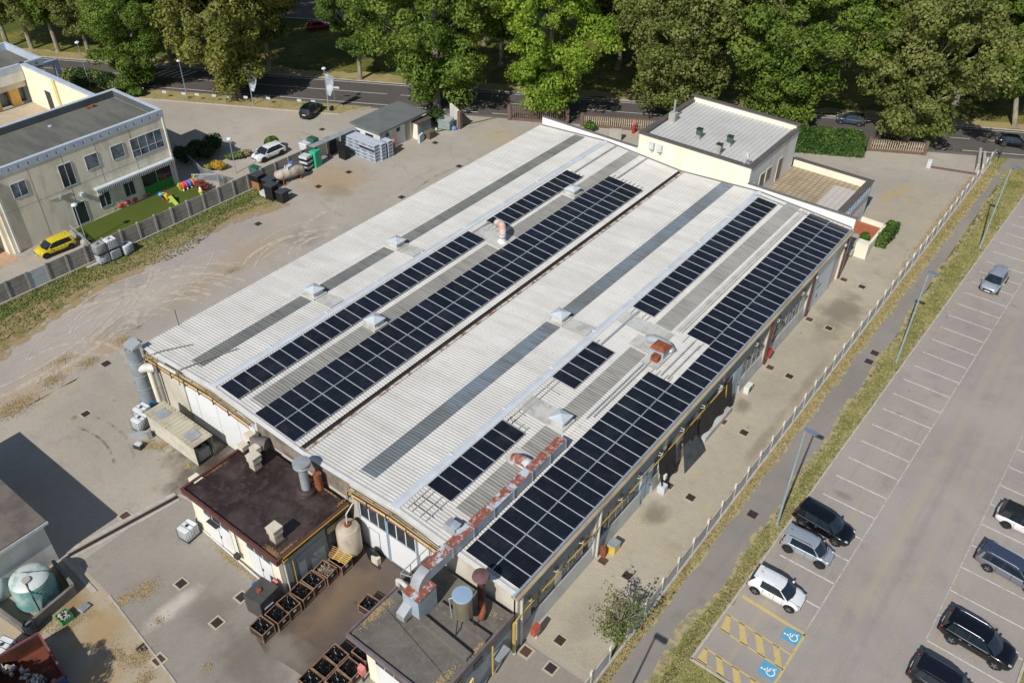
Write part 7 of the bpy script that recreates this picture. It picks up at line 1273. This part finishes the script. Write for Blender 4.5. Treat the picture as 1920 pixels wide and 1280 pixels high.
def flag(px, py, h, lab):
    p = P(px, py, 0); t = thing('flag_pole', lab, 'flag pole', p, 0, 'flag lamp posts of the forecourt'); MB().cyl((0, 0, 0), (0, 0, h), .075, .05, 8).build('pole', M_POLE, t, 40, True); mb = MB(); n = 8; A_ = []; B_ = []
    for i in range(n + 1): u = i / n; z = h - .6 - u * 3.0; A_.append((.06, .05, z)); B_.append((1.05 * (1 - .45 * u) + .05, .25 * math.sin(u * 4) + .45 * (1 - u * .5), z - .1 + .12 * math.sin(u * 7)))
    mb.add(A_ + B_, [(i, i + 1, n + 2 + i, n + 1 + i) for i in range(n)]); mb.build('banner', stained('banner_grey', 'c3c8cf', '868d97', .8, 1.3, .4, .55), t, local=True)
    MB().lathe(0, 0, [(.08, h), (.3, h + .08), (.28, h + .2), (.1, h + .3)], 12).build('lamp_head', mat('lamp_white', 'd9dde0', .05, 2., .4), t, 40, True)
flag(617, 208, 5.9, 'lamp post with wide grey banner beside the entrance'); flag(475, 197, 5.7, 'lamp post with narrow grey banner left of the black parked car')
p = P(622, 208, 0); mb = MB(); mb.cyl((p[0], p[1], .4), (p[0] + .12, p[1], .4), .38, n=14); solo('round_plate', 'round grey plate standing at the foot of the banner post', 'plate', mb, M_DARKM, p)
p = P(628, 190, 0); t = thing('street_sign', 'white name plate on a thin post by the entrance', 'street sign', p); MB().cyl((0, 0, 0), (0, 0, 2.2), .035, n=6).build('post', M_POLE, t, local=True); MB().rbox(.35, .2, 1.9, .9, .04, .28, rad(28)).build('plate', M_FRAME, t, local=True)
first = None
for i, (px, py) in enumerate(((269, 178), (311, 184), (347, 187), (372, 189), (404, 191), (432, 193), (463, 194), (505, 196), (563, 200), (589, 202))):
    p = P(px, py, 0)
    if first is None:
        first = t = thing('parking_sign', 'x', 'parking sign', p, 0, 'small white parking signs'); MB().cyl((0, 0, 0), (0, 0, .95), .03, n=6).build('post', M_POLE, t, local=True); MB().rbox(0, -.04, .75, .62, .03, .34, rad(28)).build('plate', M_FRAME, t, local=True)
    else: t = copy_tree(first); t.location = p
    t['label'] = 'small white parking sign on the dry verge, ' + nth(i + 1) + ' from the left'
p = P(1716, 310, 0); mb = MB(); mb.tube([(p[0], p[1], 0), (p[0], p[1], 1.2)], .05); p2 = P(1870, 303, 0); t = thing('road_sign_post', 'thin dark sign post on the corner lawn by the road', 'sign post', p2); MB().cyl((0, 0, 0), (0, 0, 2.6), .04, n=6).build('post', M_DARKM, t, local=True); MB().rbox(0, 0, 2.2, .5, .05, .5, rad(28)).build('plate', M_DARKM, t, local=True)
p = P(1180, 265, 0); t = thing('hydrant', 'red hydrant by the gate posts behind the factory roof', 'hydrant', P(1187, 250, 0)); MB().lathe(0, 0, [(.2, 0), (.22, .7), (.28, .75), (.2, 1.0), (.02, 1.1)], 10).build('body', M_RED, t, 40, True); MB().rbox(0, 0, 1.4, .5, .1, .5).build('plate', paint('pink_red', 'c9736c', .55), t, local=True); MB().rbox(0, .1, 1.0, .06, .06, .4).build('post', M_POLE, t, local=True)
p = P(1165, 262, 0); MBx = MB().rbox(p[0] - .6, p[1] - .6, 0, 1.6, .6, 1.5, rad(28)); solo('meter_kiosk', 'grey concrete meter kiosk by the railings behind the factory roof', 'kiosk', MBx, M_CONC, p)
# ================================================================== CARS
M_TYRE = mat('tyre_rubber', '191919', .2, 4., .85); M_RIM = mat('alloy_rim', '85888c', .12, 5., .35, .6); M_RIMD = mat('alloy_dark', '3d3f42', .2, 5., .4, .5)
k = NT('car_glass'); k.fin(k.mix(k.noise(1.6, 3), hexc('10161c'), hexc('2b3842')), .04, 0, .8); M_CGL = k.m
M_HL = mat('headlight_lens', '9aa3ab', .08, 6., .1); M_TL = paint('tail_red', '8f1518', .2); M_PLATEW = mat('plate_white', 'd8d9d6', .05, 6., .5); M_TRIM = mat('black_trim', '1b1c1e', .2, 4., .6); M_CHROME = mat('chrome_trim', 'c5c9cd', .05, 6., .15, .8)
def wheel(t, x, y, r, side, rim):
    w_ = MB().lathe(0, 0, [(r * .62, -.1), (r * .93, -.105), (r, -.06), (r, .06), (r * .93, .105), (r * .62, .1)], 22).build('wheel', M_TYRE, t, 40, True)
    w_.location = (x, y, r); w_.rotation_euler = (rad(90 * -side), 0, 0); b = MB(); b.lathe(0, 0, [(r * .66, .07), (r * .66, .092), (r * .58, .085), (.05, .08)], 20)
    for i in range(5):
        a = i * 2 * math.pi / 5; b.add([(r * .16 * math.cos(a + 1.2), r * .12 * math.sin(a + 1.2), .1), (r * .62 * math.cos(a + .17), r * .62 * math.sin(a + .17), .103), (r * .62 * math.cos(a - .17), r * .62 * math.sin(a - .17), .103), (r * .12 * math.cos(a - 1.2), r * .12 * math.sin(a - 1.2), .1)], [(0, 1, 2, 3)])
    b.build('rim', rim, w_, None, True)
def car(name, label, loc, rz, L, W, H, wb, col, kind='hatch', cat='car', roofc=None, rim=None, clad=False, rails=False, group='parked cars', chrome=False, front_lights=True):
    t = thing(name, label, cat, (loc[0], loc[1], 0), rz, group); rim = rim or M_RIM; h = W / 2; xr, xf = -L / 2, L / 2
    wr = .335 if H < 1.55 else .365; fo = (L - wb) * .48; xfa, xra = xf - fo, xf - fo - wb
    belt = H * .61; hood = H * .60; nose = H * .47
    # (x, z bottom, z top, half width)
    if kind == 'estate': tail = [(xr, .42, H * .52, h * .72), (xr + .06, .3, H * .585, h * .84), (xr + .3, .24, belt + .02, h * .96)]
    else: tail = [(xr, .42, H * .5, h * .72), (xr + .05, .32, H * .57, h * .86), (xr + .3, .25, belt + .03, h * .96)]
    st = tail + [(xra, .2, belt + .01, h), ((xra + xfa) / 2, .19, belt - .01, h * .985), (xfa - .45, .19, belt - .01, h * .99), (xfa, .2, hood, h), (xf - .42, .2, (hood + nose) / 2 + .06, h * .96), (xf - .16, .22, nose + .02, h * .86), (xf - .03, .28, nose - .08, h * .7), (xf + .01, .36, nose - .17, h * .5)]
    rings = []
    for x, zb, zt, w_ in st:
        m_ = zb + (zt - zb) * .5; half = [(w_ * .86, zb), (w_ * .96, zb + .1), (w_, m_), (w_ * .985, zt - .14), (w_ * .93, zt - .035), (w_ * .8, zt + .012), (w_ * .42, zt + .045)]
        rings.append([(x, y, z) for y, z in half] + [(x, -y, z) for y, z in reversed(half)])
    b = MB().loft(rings); body = b.build('body', col, t, None, True); me = body.data
    sub = body.modifiers.new('sub', 'SUBSURF'); sub.levels = 1; sub.render_levels = 2; me.shade_smooth()
    # greenhouse ---------------------------------------------------
    if kind == 'estate': rf_, rr_ = xfa - 1.05, xr + .38; rb = xr + .16
    elif kind == 'suv': rf_, rr_ = xfa - .98, xr + .46; rb = xr + .14
    elif kind == 'coupe': rf_, rr_ = xfa - 1.0, xr + .8; rb = xr + .16
    elif kind == 'mini': rf_, rr_ = xfa - .72, xr + .3; rb = xr + .1
    else: rf_, rr_ = xfa - .95, xr + .52; rb = xr + .12
    wf = xfa - .22 if kind != 'mini' else xfa - .12
    zb_, zt_ = belt - .04, H - .05; bw, tw = h * .9, h * .68
    if kind in ('mini', 'suv'): tw = h * .73
    B = rf_ - (rf_ - rr_) * .42; Cc = rr_ + (.55 if kind in ('estate', 'suv') else .35)
    xs_b = [wf, wf - .16, B + .05, B - .05, Cc + .04, Cc - .1, rb + .25, rb]; xs_t = [rf_, rf_ - .06, B + .05, B - .05, Cc + .06, Cc - .04, rr_ + .12, rr_]
    glass_seg = {1, 3, 5} if kind in ('estate', 'suv', 'coupe') else {1, 3}
    def top(x): return zt_ - .05 * max(0, (x - (rf_ - .5)) / .5) ** 2 - (.03 if kind != 'mini' else .0) * max(0, ((rr_ + .8) - x) / .8) ** 2
    
    for s_ in (1, -1):
        for i in range(7):
            q = [(xs_b[i], s_ * bw, zb_), (xs_b[i + 1], s_ * bw, zb_), (xs_t[i + 1], s_ * tw, top(xs_t[i + 1]) - .03), (xs_t[i], s_ * tw, top(xs_t[i]) - .03)]
            if i == 2 or (i == 4 and kind in ('estate', 'suv', 'coupe')): MB().quad(*q).build('pillar_trim', M_TRIM, t, None, True)
            elif i in glass_seg: MB().quad(*q).build('side_window', M_CGL, t, None, True)
            else: MB().quad(*q).build('pillar', roofc if roofc is M_TRIM else col, t, None, True)
    ws = MB(); n = 6; lo = []; hi = []
    for i in range(n + 1): u = i / n * 2 - 1; lo.append((wf + .26 * (1 - u * u), u * bw, zb_ + .0)); hi.append((rf_ + .1 * (1 - u * u), u * tw, top(rf_) - .03 + .05 * (1 - u * u)))
    md = [tuple((np.array(a) * .5 + np.array(c) * .5) + np.array([.03, 0, .05])) for a, c in zip(lo, hi)]
    ws.loft([lo, md, hi], False, False); ws.build('windscreen', M_CGL, t, 80, True)
    rw = MB(); lo = []; hi = []
    for i in range(n + 1): u = i / n * 2 - 1; lo.append((rb - .05 * (1 - u * u), u * bw, zb_ + .02)); hi.append((rr_ - .06 * (1 - u * u), u * tw, top(rr_) - .03 + .05 * (1 - u * u)))
    rw.loft([lo, hi], False, False); rw.build('rear_window', M_CGL, t, 80, True)
    rm = MB(); rings = []
    for i in range(9):
        x = rr_ - .1 + (rf_ + .08 - rr_ + .1) * i / 8; e = .06 * (1 if 0 < i < 8 else 0); row = []
        for j in range(9): u = j / 8 * 2 - 1; bow = (.1 * (1 - u * u) if i == 8 else (-.06 * (1 - u * u) if i == 0 else 0)); row.append((x + bow, u * (tw + .035), top(x) - .035 + .075 * (1 - u ** 4)))
        rings.append(row)
    rm.loft(rings, False, False); rm.build('roof', roofc or col, t, 80, True)
    if kind != 'coupe' or True: MB().prism([(rr_ - .2, -tw), (rr_ + .05, -tw), (rr_ + .05, tw), (rr_ - .2, tw)], top(rr_) - .03, top(rr_) + .025).build('rear_spoiler', roofc or col, t, None, True)
    if rails:
        for s_ in (1, -1): MB().tube([(rf_ - .15, s_ * (tw - .05), top(rf_) + .03), (rf_ - .4, s_ * (tw - .05), zt_ + .06), (rr_ + .4, s_ * (tw - .05), zt_ + .06), (rr_ + .15, s_ * (tw - .05), top(rr_) + .03)], .022, 6).build('roof_rail', M_CHROME if rails == 'chrome' else M_TRIM, t, None, True)
    for x in (xfa, xra):
        for s_ in (1, -1):
            a = MB(); ar = wr * 1.17; ring = [(x + ar * math.cos(rad(q)), s_ * (h + .012), max(.2, wr + ar * math.sin(rad(q)))) for q in range(-30, 211, 15)]; a.quad(*ring); ring2 = [(p_[0], s_ * (h - .16), p_[2]) for p_ in ring]; a.loft([ring, ring2], True, False); a.build('arch_gap_shadow', M_TRIM, t, None, True); wheel(t, x, s_ * (h - .075), wr, s_, rim)  # dark disc stands for the shadowed wheel gap; black cladding on some cars
    if clad:
        for s_ in (1, -1): MB().box(xra + wr * 1.1, s_ * h - .03, .2, xfa - wr * 1.1, s_ * h + .02, .42).build('side_sill', M_TRIM, t, None, True)
    for s_ in (1, -1):
        MB().ball((xf - .22, s_ * h * .7, nose + .02), .15, 10, 6, 1.25, .7, .42).build('headlight', M_HL, t, 50, True); MB().ball((xr + .13, s_ * h * .83, belt - .02), .15, 10, 6, .5, .55, .95 if kind == 'mini' else .7).build('tail_light', M_TL, t, 50, True)
        mb = MB().ball((wf - .28, s_ * (h + .09), belt + .06), .12, 8, 6, .75, 1., .7); mb.build('mirror', M_TRIM if roofc else col, t, 50, True)
        for xx in (B + .12, Cc + .28): MB().box(xx, s_ * (h * .985) - .02, belt - .17, xx + .16, s_ * (h * .985) + .025, belt - .14).build('door_handle', M_CHROME, t, None, True)
        if chrome: MB().tube([(wf - .2, s_ * (bw + .012), zb_ + .03), (rb + .3, s_ * (bw + .012), zb_ + .03)], .014, 5).build('window_trim', M_CHROME, t, None, True)
    MB().rbox(xf + .005, 0, nose - .33, .03, h * 1.1, .2).build('grille', M_TRIM, t, None, True); MB().rbox(xf + .025, 0, .36, .02, .5, .11).build('number_plate', M_PLATEW, t, None, True); MB().rbox(xr - .01, 0, H * .42, .03, .5, .11).build('number_plate', M_PLATEW, t, None, True)
    MB().rbox(xr + .02, 0, .26, .12, h * 1.35, .18).build('rear_bumper', M_TRIM, t, None, True); MB().prism([(wf + .02, -bw * .85), (wf + .24, -bw * .7), (wf + .3, 0), (wf + .24, bw * .7), (wf + .02, bw * .85)], zb_ + .0, zb_ + .035).build('wiper_cowl', M_TRIM, t, None, True)
    for s_ in (.1, -.35): MB().tube([(wf + .2, s_, zb_ + .07), (wf + .02, s_ + .5, zb_ + .16)], .012, 4).build('wiper', M_TRIM, t, None, True)
    MB().tube([(rr_ + .25, 0, zt_ + .03), (rr_ + .05, 0, zt_ + .15)], .012, 5).build('antenna', M_TRIM, t, None, True); return t
C_BLK = carpaint('paint_black', '0c0d11', .18); C_BLK2 = carpaint('paint_blackblue', '11131c', .18); C_SIL = carpaint('paint_silver', 'a9b0b8', .25, .35); C_WHT = carpaint('paint_white', 'dedfdf', .25); C_GRY = carpaint('paint_grey', '7d818a', .22, .4); C_YEL = carpaint('paint_yellow', 'd6bd12', .25); C_RED = carpaint('paint_red', 'b01521', .25); C_BLU = carpaint('paint_steelblue', '46535f', .22, .3); C_GRN = carpaint('paint_darkgreen', '10181a', .18)
E_ = 0.
def lotcar(name, label, rear, front, L, W, H, wb, *a, side=-1, **kw):
    p, q = np.array(P(*rear, .0)[:2]), np.array(P(*front, .0)[:2]); d = q - p; d /= np.linalg.norm(d); nrm = np.array([-d[1], d[0]]); m_ = (p + q) / 2; fo = (L - wb) * .48; mid = (L - wb) / 2 - fo
    c = m_ + d * mid * 1.0 - nrm * side * (W / 2 - .05); return car(name, label, c, math.atan2(d[1], d[0]), L, W, H, wb, *a, **kw)
lotcar('parked_car', 'black hatchback parked beside the silver box-shaped small car', (1500, 985), (1561, 1021), 4.35, 1.85, 1.55, 2.62, C_BLK, 'hatch', rim=M_RIM, chrome=True)
lotcar('parked_car', 'silver small tall car parked between black and white hatchbacks', (1473.7, 1033.7), (1532.5, 1063.7), 3.6, 1.6, 1.56, 2.32, C_SIL, 'mini', rim=M_RIMD, rails=True)
lotcar('parked_car', 'white small car parked next to the yellow disabled bays', (1412, 1111), (1476, 1146), 3.75, 1.68, 1.52, 2.42, C_WHT, 'hatch', rim=M_RIM)
lotcar('parked_car', 'grey estate car with dark blue roof parked across the lane', (1847, 1069), (1924, 1113), 4.8, 1.85, 1.5, 2.82, C_GRY, 'estate', roofc=paint('roof_slate', '3a4358', .15), rails='chrome', chrome=True)
lotcar('parked_car', 'black sport utility car with silver roof rails at the lower right', (1780, 1204), (1857, 1250), 4.55, 1.88, 1.65, 2.7, C_BLK, 'suv', rails='chrome', chrome=True)
lotcar('parked_car', 'dark blue-black car cut by the bottom edge of the picture', (1722, 1291), (1797, 1337), 4.4, 1.84, 1.6, 2.68, C_BLK2, 'suv', rails=True)
p = P(1884, 990, 0); car('parked_car', 'white car with black roof cut by the right edge of the picture', (p[0] + 1.28, p[1] + .85, 0), rad(-2), 4.4, 1.82, 1.52, 2.64, C_WHT, 'hatch', roofc=M_TRIM, rim=M_RIMD)
p, q = P(1845, 552, 0), P(1874, 513, 0); car('parked_car', 'silver people carrier parked alone at the upper end of the car park', (-5.9, 88.35, 0), rad(-93), 4.3, 1.78, 1.6, 2.68, C_SIL, 'hatch', rim=M_RIM)
lotcar('parked_car', 'bright yellow compact car parked behind the concrete fence', (137, 466), (90, 485), 4.0, 1.8, 1.52, 2.66, C_YEL, 'suv', side=1, rim=M_RIMD, clad=True)
lotcar('parked_car', 'white crossover parked by the round green bush', (530, 291), (497, 305), 4.5, 1.85, 1.6, 2.7, C_WHT, 'coupe', side=1, rim=M_RIMD, clad=True)
p = P(590, 213, 0); car('parked_car', 'black car parked nose to the road near the banner post', (-91.6, 73.2, 0), rad(112), 4.4, 1.84, 1.6, 2.7, C_GRN, 'suv', rim=M_RIMD)
ra = math.atan2(RDD[1], RDD[0]); p = RD(33.6, 1.0); lotcar('road_car', 'steel blue small car with black roof driving on the road', (1613, 238.5), (1573, 233), 3.8, 1.68, 1.52, 2.4, C_BLU, 'hatch', side=1, roofc=M_TRIM, group='cars on the road')
lotcar('road_car', 'black hatchback driving on the road at the right edge', (1878, 275), (1918, 281), 4.1, 1.76, 1.5, 2.5, C_BLK, 'hatch', rim=M_RIMD, group='cars on the road')
p = P(598, 55, 0); car('far_car', 'red car among the trees beyond the road', (p[0], p[1], 0), rad(62), 4.2, 1.8, 1.5, 2.6, C_RED, 'hatch', group='cars beyond the trees')
p = P(1408, 30, 0); car('far_car', 'white van among the trees at the top of the picture', (p[0], p[1], 0), ra, 5.4, 2.0, 2.3, 3.2, C_WHT, 'suv', cat='van', group='cars beyond the trees')
# ================================================================== TREES
def m_tree(name, *a, **k_): return m_leaf(name, *a, **k_)
M_TL = [m_tree('plane_leaves', '42582a', '7d9540', '98a454', trans=.45, ns=.25), m_tree('plane_leaves_olive', '4c562e', '868c4e', '9c9964', trans=.42, ns=.25)]
M_BARK = stained('plane_bark', '9a9282', '6f6555', .7, 1.2, .4, .6, rough=.9, vscale=(1, 1, .5))
def tree_data(seed, R, H0, H1, nleaf, leaf, mat_, nl=150):
    rng = np.random.default_rng(seed); lob = []; tries = 0; ph = rng.uniform(0, 6.28, 4)
    while len(lob) < nl and tries < 9000:
        tries += 1
        u = rng.uniform(0, 1); a = rng.uniform(0, 6.283); lim = (.26 + .74 * min(1, u / .5) ** .8) if u < .5 else math.sqrt(max(0, 1 - ((u - .5) / .53) ** 2)); lim *= 1 + .2 * math.sin(2 * a + ph[0]) + .14 * math.sin(3 * a + ph[1] + 5 * u) + .12 * math.sin(11 * u + ph[2] + a)
        q = rng.uniform(.1, 1) ** .5; r = rng.uniform(.11, .19) * R; c = np.array([math.cos(a) * R * lim * q, math.sin(a) * R * lim * q, H0 + (H1 - H0) * u])
        if all(np.linalg.norm((c - o) / (ro + r)) > .43 for o, ro in lob): lob.append((c, r))
    pts = []; nr = []; wsum = sum(r ** 2 for _, r in lob)
    for c, r in lob:
        n = int(nleaf * r ** 2 / wsum); d = rng.normal(size=(n, 3)); d[:, 2] += .3; d /= np.linalg.norm(d, axis=1, keepdims=True); sub = rng.normal(size=(7, 3)); sub /= np.linalg.norm(sub, axis=1, keepdims=True)
        k_ = np.max(d @ sub.T, 1); rr = r * (.5 + .75 * np.clip((k_ - .5) / .5, 0, 1) + rng.normal(0, .1, n)); p = c + d * rr[:, None] * np.array([1.15, 1.15, .85]); p[:, 2] -= .22 * np.linalg.norm(p[:, :2] - c[:2], axis=1)
        pts.append(p); nr.append(d)
    pts = np.concatenate(pts); nr = np.concatenate(nr); keep = pts[:, 2] > .5; me = leaf_mesh('crown', pts[keep], nr[keep], leaf, rng, mat_)
    t = MB(); th = H1 * .62; lean = rng.normal(0, .25, 2); tr = R * .06
    t.tube([(0, 0, -.05), (0, 0, .5), (lean[0] * .3, lean[1] * .3, th * .35), (lean[0], lean[1], th * .7), (lean[0] * 1.3, lean[1] * 1.3, th)], [tr * 1.35, tr, tr * .85, tr * .65, tr * .3], 10)
    order = sorted(lob, key=lambda l: -np.linalg.norm(l[0][:2]))
    for c, r in order[6:20]:
        z0 = min(max(H0 * 1.3, c[2] * .55), th * .95); u = z0 / th; s = np.array([lean[0] * u, lean[1] * u, z0]); m_ = s * .45 + c * .55 + np.array([0, 0, .5]); t.tube([tuple(s), tuple(m_), tuple(c * .96 + s * .04)], [tr * .26, tr * .14, tr * .03], 6)
    o = t.build('trunk', M_BARK, None, 60, True); tm = o.data; bpy.data.objects.remove(o); return me, tm
TV = [tree_data(1, 8.0, 2.0, 23, 64000, .33, M_TL[0]), tree_data(2, 7.2, 2.2, 24, 60000, .33, M_TL[0]), tree_data(3, 8.2, 2.6, 23, 64000, .33, M_TL[1]), tree_data(4, 6.8, 1.8, 21, 52000, .31, M_TL[1], 130), tree_data(5, 6.6, 6.0, 24, 50000, .36, M_TL[0], 125), tree_data(6, 7.0, 5.2, 23, 50000, .36, M_TL[1], 125)]
def tree(px, py, var, sc, rot, tint, label, group='plane trees along the road', sz=None, pos=None, tilt=0):
    p = pos or P(px, py, 0); t = thing('plane_tree', label, 'tree', (p[0], p[1], 0), rad(rot), group)
    if tilt: t.rotation_euler = (0, rad(tilt), rad(rot))
    for nm, me in zip(('crown', 'trunk'), TV[var]):
        o = bpy.data.objects.new(nm, me); COL.objects.link(o); o.parent = t; o.color = (*tint, 1) if nm == 'crown' else (1, 1, 1, 1); o.scale = (sc, sc, sz or sc)
    return t
BR = (1.6, 1.65, 1.0); MID = (1.1, 1.15, .95); OL = (1.15, 1.2, 1.0); DK = (.92, 1.0, .95); YO = (1.4, 1.35, 1.0)
NEAR = [(262, 162, 0, .80, 10, MID, 'tall plane tree on the near roadside beside the planted strip, farthest left'), (447, 182, 3, 1.12, 40, YO, 'olive yellow plane tree on the near roadside above the parking signs'), (820, 203, 0, 1.12, 80, MID, 'big green plane tree on the near roadside behind the grey-roofed shed'), (1027, 219, 1, 1.05, 150, BR, 'brightest yellow-green plane tree, at the left corner of the factory back wall'), (1262, 224, 2, 1.1, 200, OL, 'dark olive plane tree rising behind the left edge of the office block'), (1466, 238, 0, 1.1, 260, MID, 'green plane tree behind the right corner of the office block'), (1694, 276, 3, 1.15, 300, OL, 'brownish twiggy plane tree between the road and the beige railing')]
FAR = [(15, 88, 5, .95, 10, OL, 'plane tree beyond the road at the far upper left corner'), (110, 97, 4, .9, 70, MID, 'plane tree beyond the road above the courtyard wall'), (238, 108, 5, .95, 250, MID, 'plane tree beyond the road just right of the tall lamp post'), (410, 122, 4, 1.0, 33, DK, 'shaded plane tree beyond the road behind the olive yellow tree'), (60, 92, 5, .9, 20, MID, 'plane tree beyond the road behind the rear wing, leftmost'), (170, 110, 5, .75, 60, OL, 'plane tree beyond the road left of the tall lamp post'), (323, 123, 4, .95, 100, DK, 'thick-trunked plane tree beyond the road, second right of the lamp post'), (507, 137, 5, 1.0, 140, MID, 'plane tree beyond the road opposite the narrow banner post'), (676, 149, 4, .8, 180, (.9, 1.0, 1.0), 'slimmer dark green plane tree beyond the road opposite the entrance'), (940, 122, 4, .95, 220, DK, 'shaded plane tree beyond the road between the two big near trees'), (1160, 130, 5, .95, 30, DK, 'shaded plane tree beyond the road behind the brightest tree'), (1345, 150, 4, .9, 90, DK, 'plane tree beyond the road above the office block'), (1635, 165, 5, .95, 130, MID, 'plane tree beyond the road, trunk visible above the steel blue car'), (1790, 195, 5, 1.0, 170, OL, 'plane tree beyond the road at the upper right, second from the edge')]
for a in NEAR: tree(*a, group='plane trees on the near roadside')
for a in FAR: tree(*a, group='plane trees beyond the road')
tree(1902, 238, 4, .9, 20, MID, 'leaning plane tree with white trunk at the right edge beyond the road', 'plane trees beyond the road', None, None, -14)
BACK = [(-175, 78), (-163, 80), (-152, 86), (-141, 90), (-158, 98), (-146, 104), (-133, 96), (-124, 88.5), (-137, 112), (-98, 103), (-90, 109), (-101, 118), (-80, 116), (-88, 128), (-72, 121), (-68, 133), (-56, 128), (-49, 141), (-40, 144), (-26, 147), (-22, 139), (-12, 146), (-8, 136), (-2, 140), (-31, 156), (-15, 158), (2, 150), (-75, 146), (-43, 160)]
r = random.Random(12)
for i, (x, y) in enumerate(BACK): tree(0, 0, (4, 5, 4, 5, 1)[i % 5], r.uniform(.85, 1.05), r.uniform(0, 360), r.choice((MID, OL, MID, DK)), 'tall plane tree in the park rows deep beyond the road', 'plane trees deep in the park', None, (x, y, 0))
for i, (x, y, v, s) in enumerate(((-76, 10.5, 3, .42), (-38.3, -1.6, 3, .42))): tree(0, 0, v, s, 40 * i, MID, ('tree outside the picture shading the grass at the left edge', 'tree below the picture shading the lower left apron')[i], 'trees just outside the picture', None, (x, y, 0))
# ------------------------------------------------------------------ grass tufts on the verges
rng = np.random.default_rng(3)
def tufts(n, fx, name, label, m_, size=.16):
    p, h_ = fx(n); me = leaf_mesh(name, p, np.tile([0, 0, .2], (len(p), 1)) + rng.normal(size=p.shape) * .8, size, rng, m_); o = bpy.data.objects.new(name, me); COL.objects.link(o); tag(o, label, 'grass', kind='stuff')
M_TUFT = m_leaf('grass_blades', '6f7442', 'a19a66', 'aca070', ns=.5); M_TUFTG = m_leaf('grass_blades_green', '506630', '868a50', '9c9468', ns=.35)
def f1(n):
    y = rng.uniform(22, 118, n); u = rng.uniform(0, 1, n); x0 = -10.5 - .008 * np.maximum(0, y - 54) + .18 * np.sin(y * .7); x1 = -9.62 + (y - 31.8) * (1.55 / 78) - .15; return np.stack([x0 + (x1 - x0) * u + rng.normal(0, .06, n), y, rng.uniform(.02, .08, n)], 1), 0
def f2(n): y = rng.uniform(22, 118, n); x = rng.uniform(-13.5, -12.9, n) + np.maximum(0, y - 40) * .009 * rng.uniform(0, 1, n); return np.stack([x, y, rng.uniform(.02, .08, n)], 1), 0
def f3(n): y = rng.uniform(8, 55, n); w_ = rng.uniform(0, 1, n) ** 1.5; x = -80.8 + w_ * (4.6 + 1.2 * np.sin(y * .35)); return np.stack([x, y, rng.uniform(.02, .1, n)], 1), 0
def f4(n): return np.stack([rng.uniform(-10.8, 2, n), rng.uniform(18, 31.5, n), rng.uniform(.02, .08, n)], 1), 0
tufts(14000, f1, 'verge_grass', 'dry yellow-green grass on the verge between footpath and kerb', M_TUFT); tufts(8000, f2, 'verge_grass', 'dry grass along the foot of the pale slab fence', m_leaf('grass_blades_dry', '8f8454', 'b5a877', 'b09a6a', ns=.5)); tufts(9000, f3, 'strip_grass', 'green grass along the foot of the grey panel fence', M_TUFTG, .2); tufts(6000, f4, 'lawn_grass', 'dry grass at the bottom beside the disabled bays', M_TUFT)
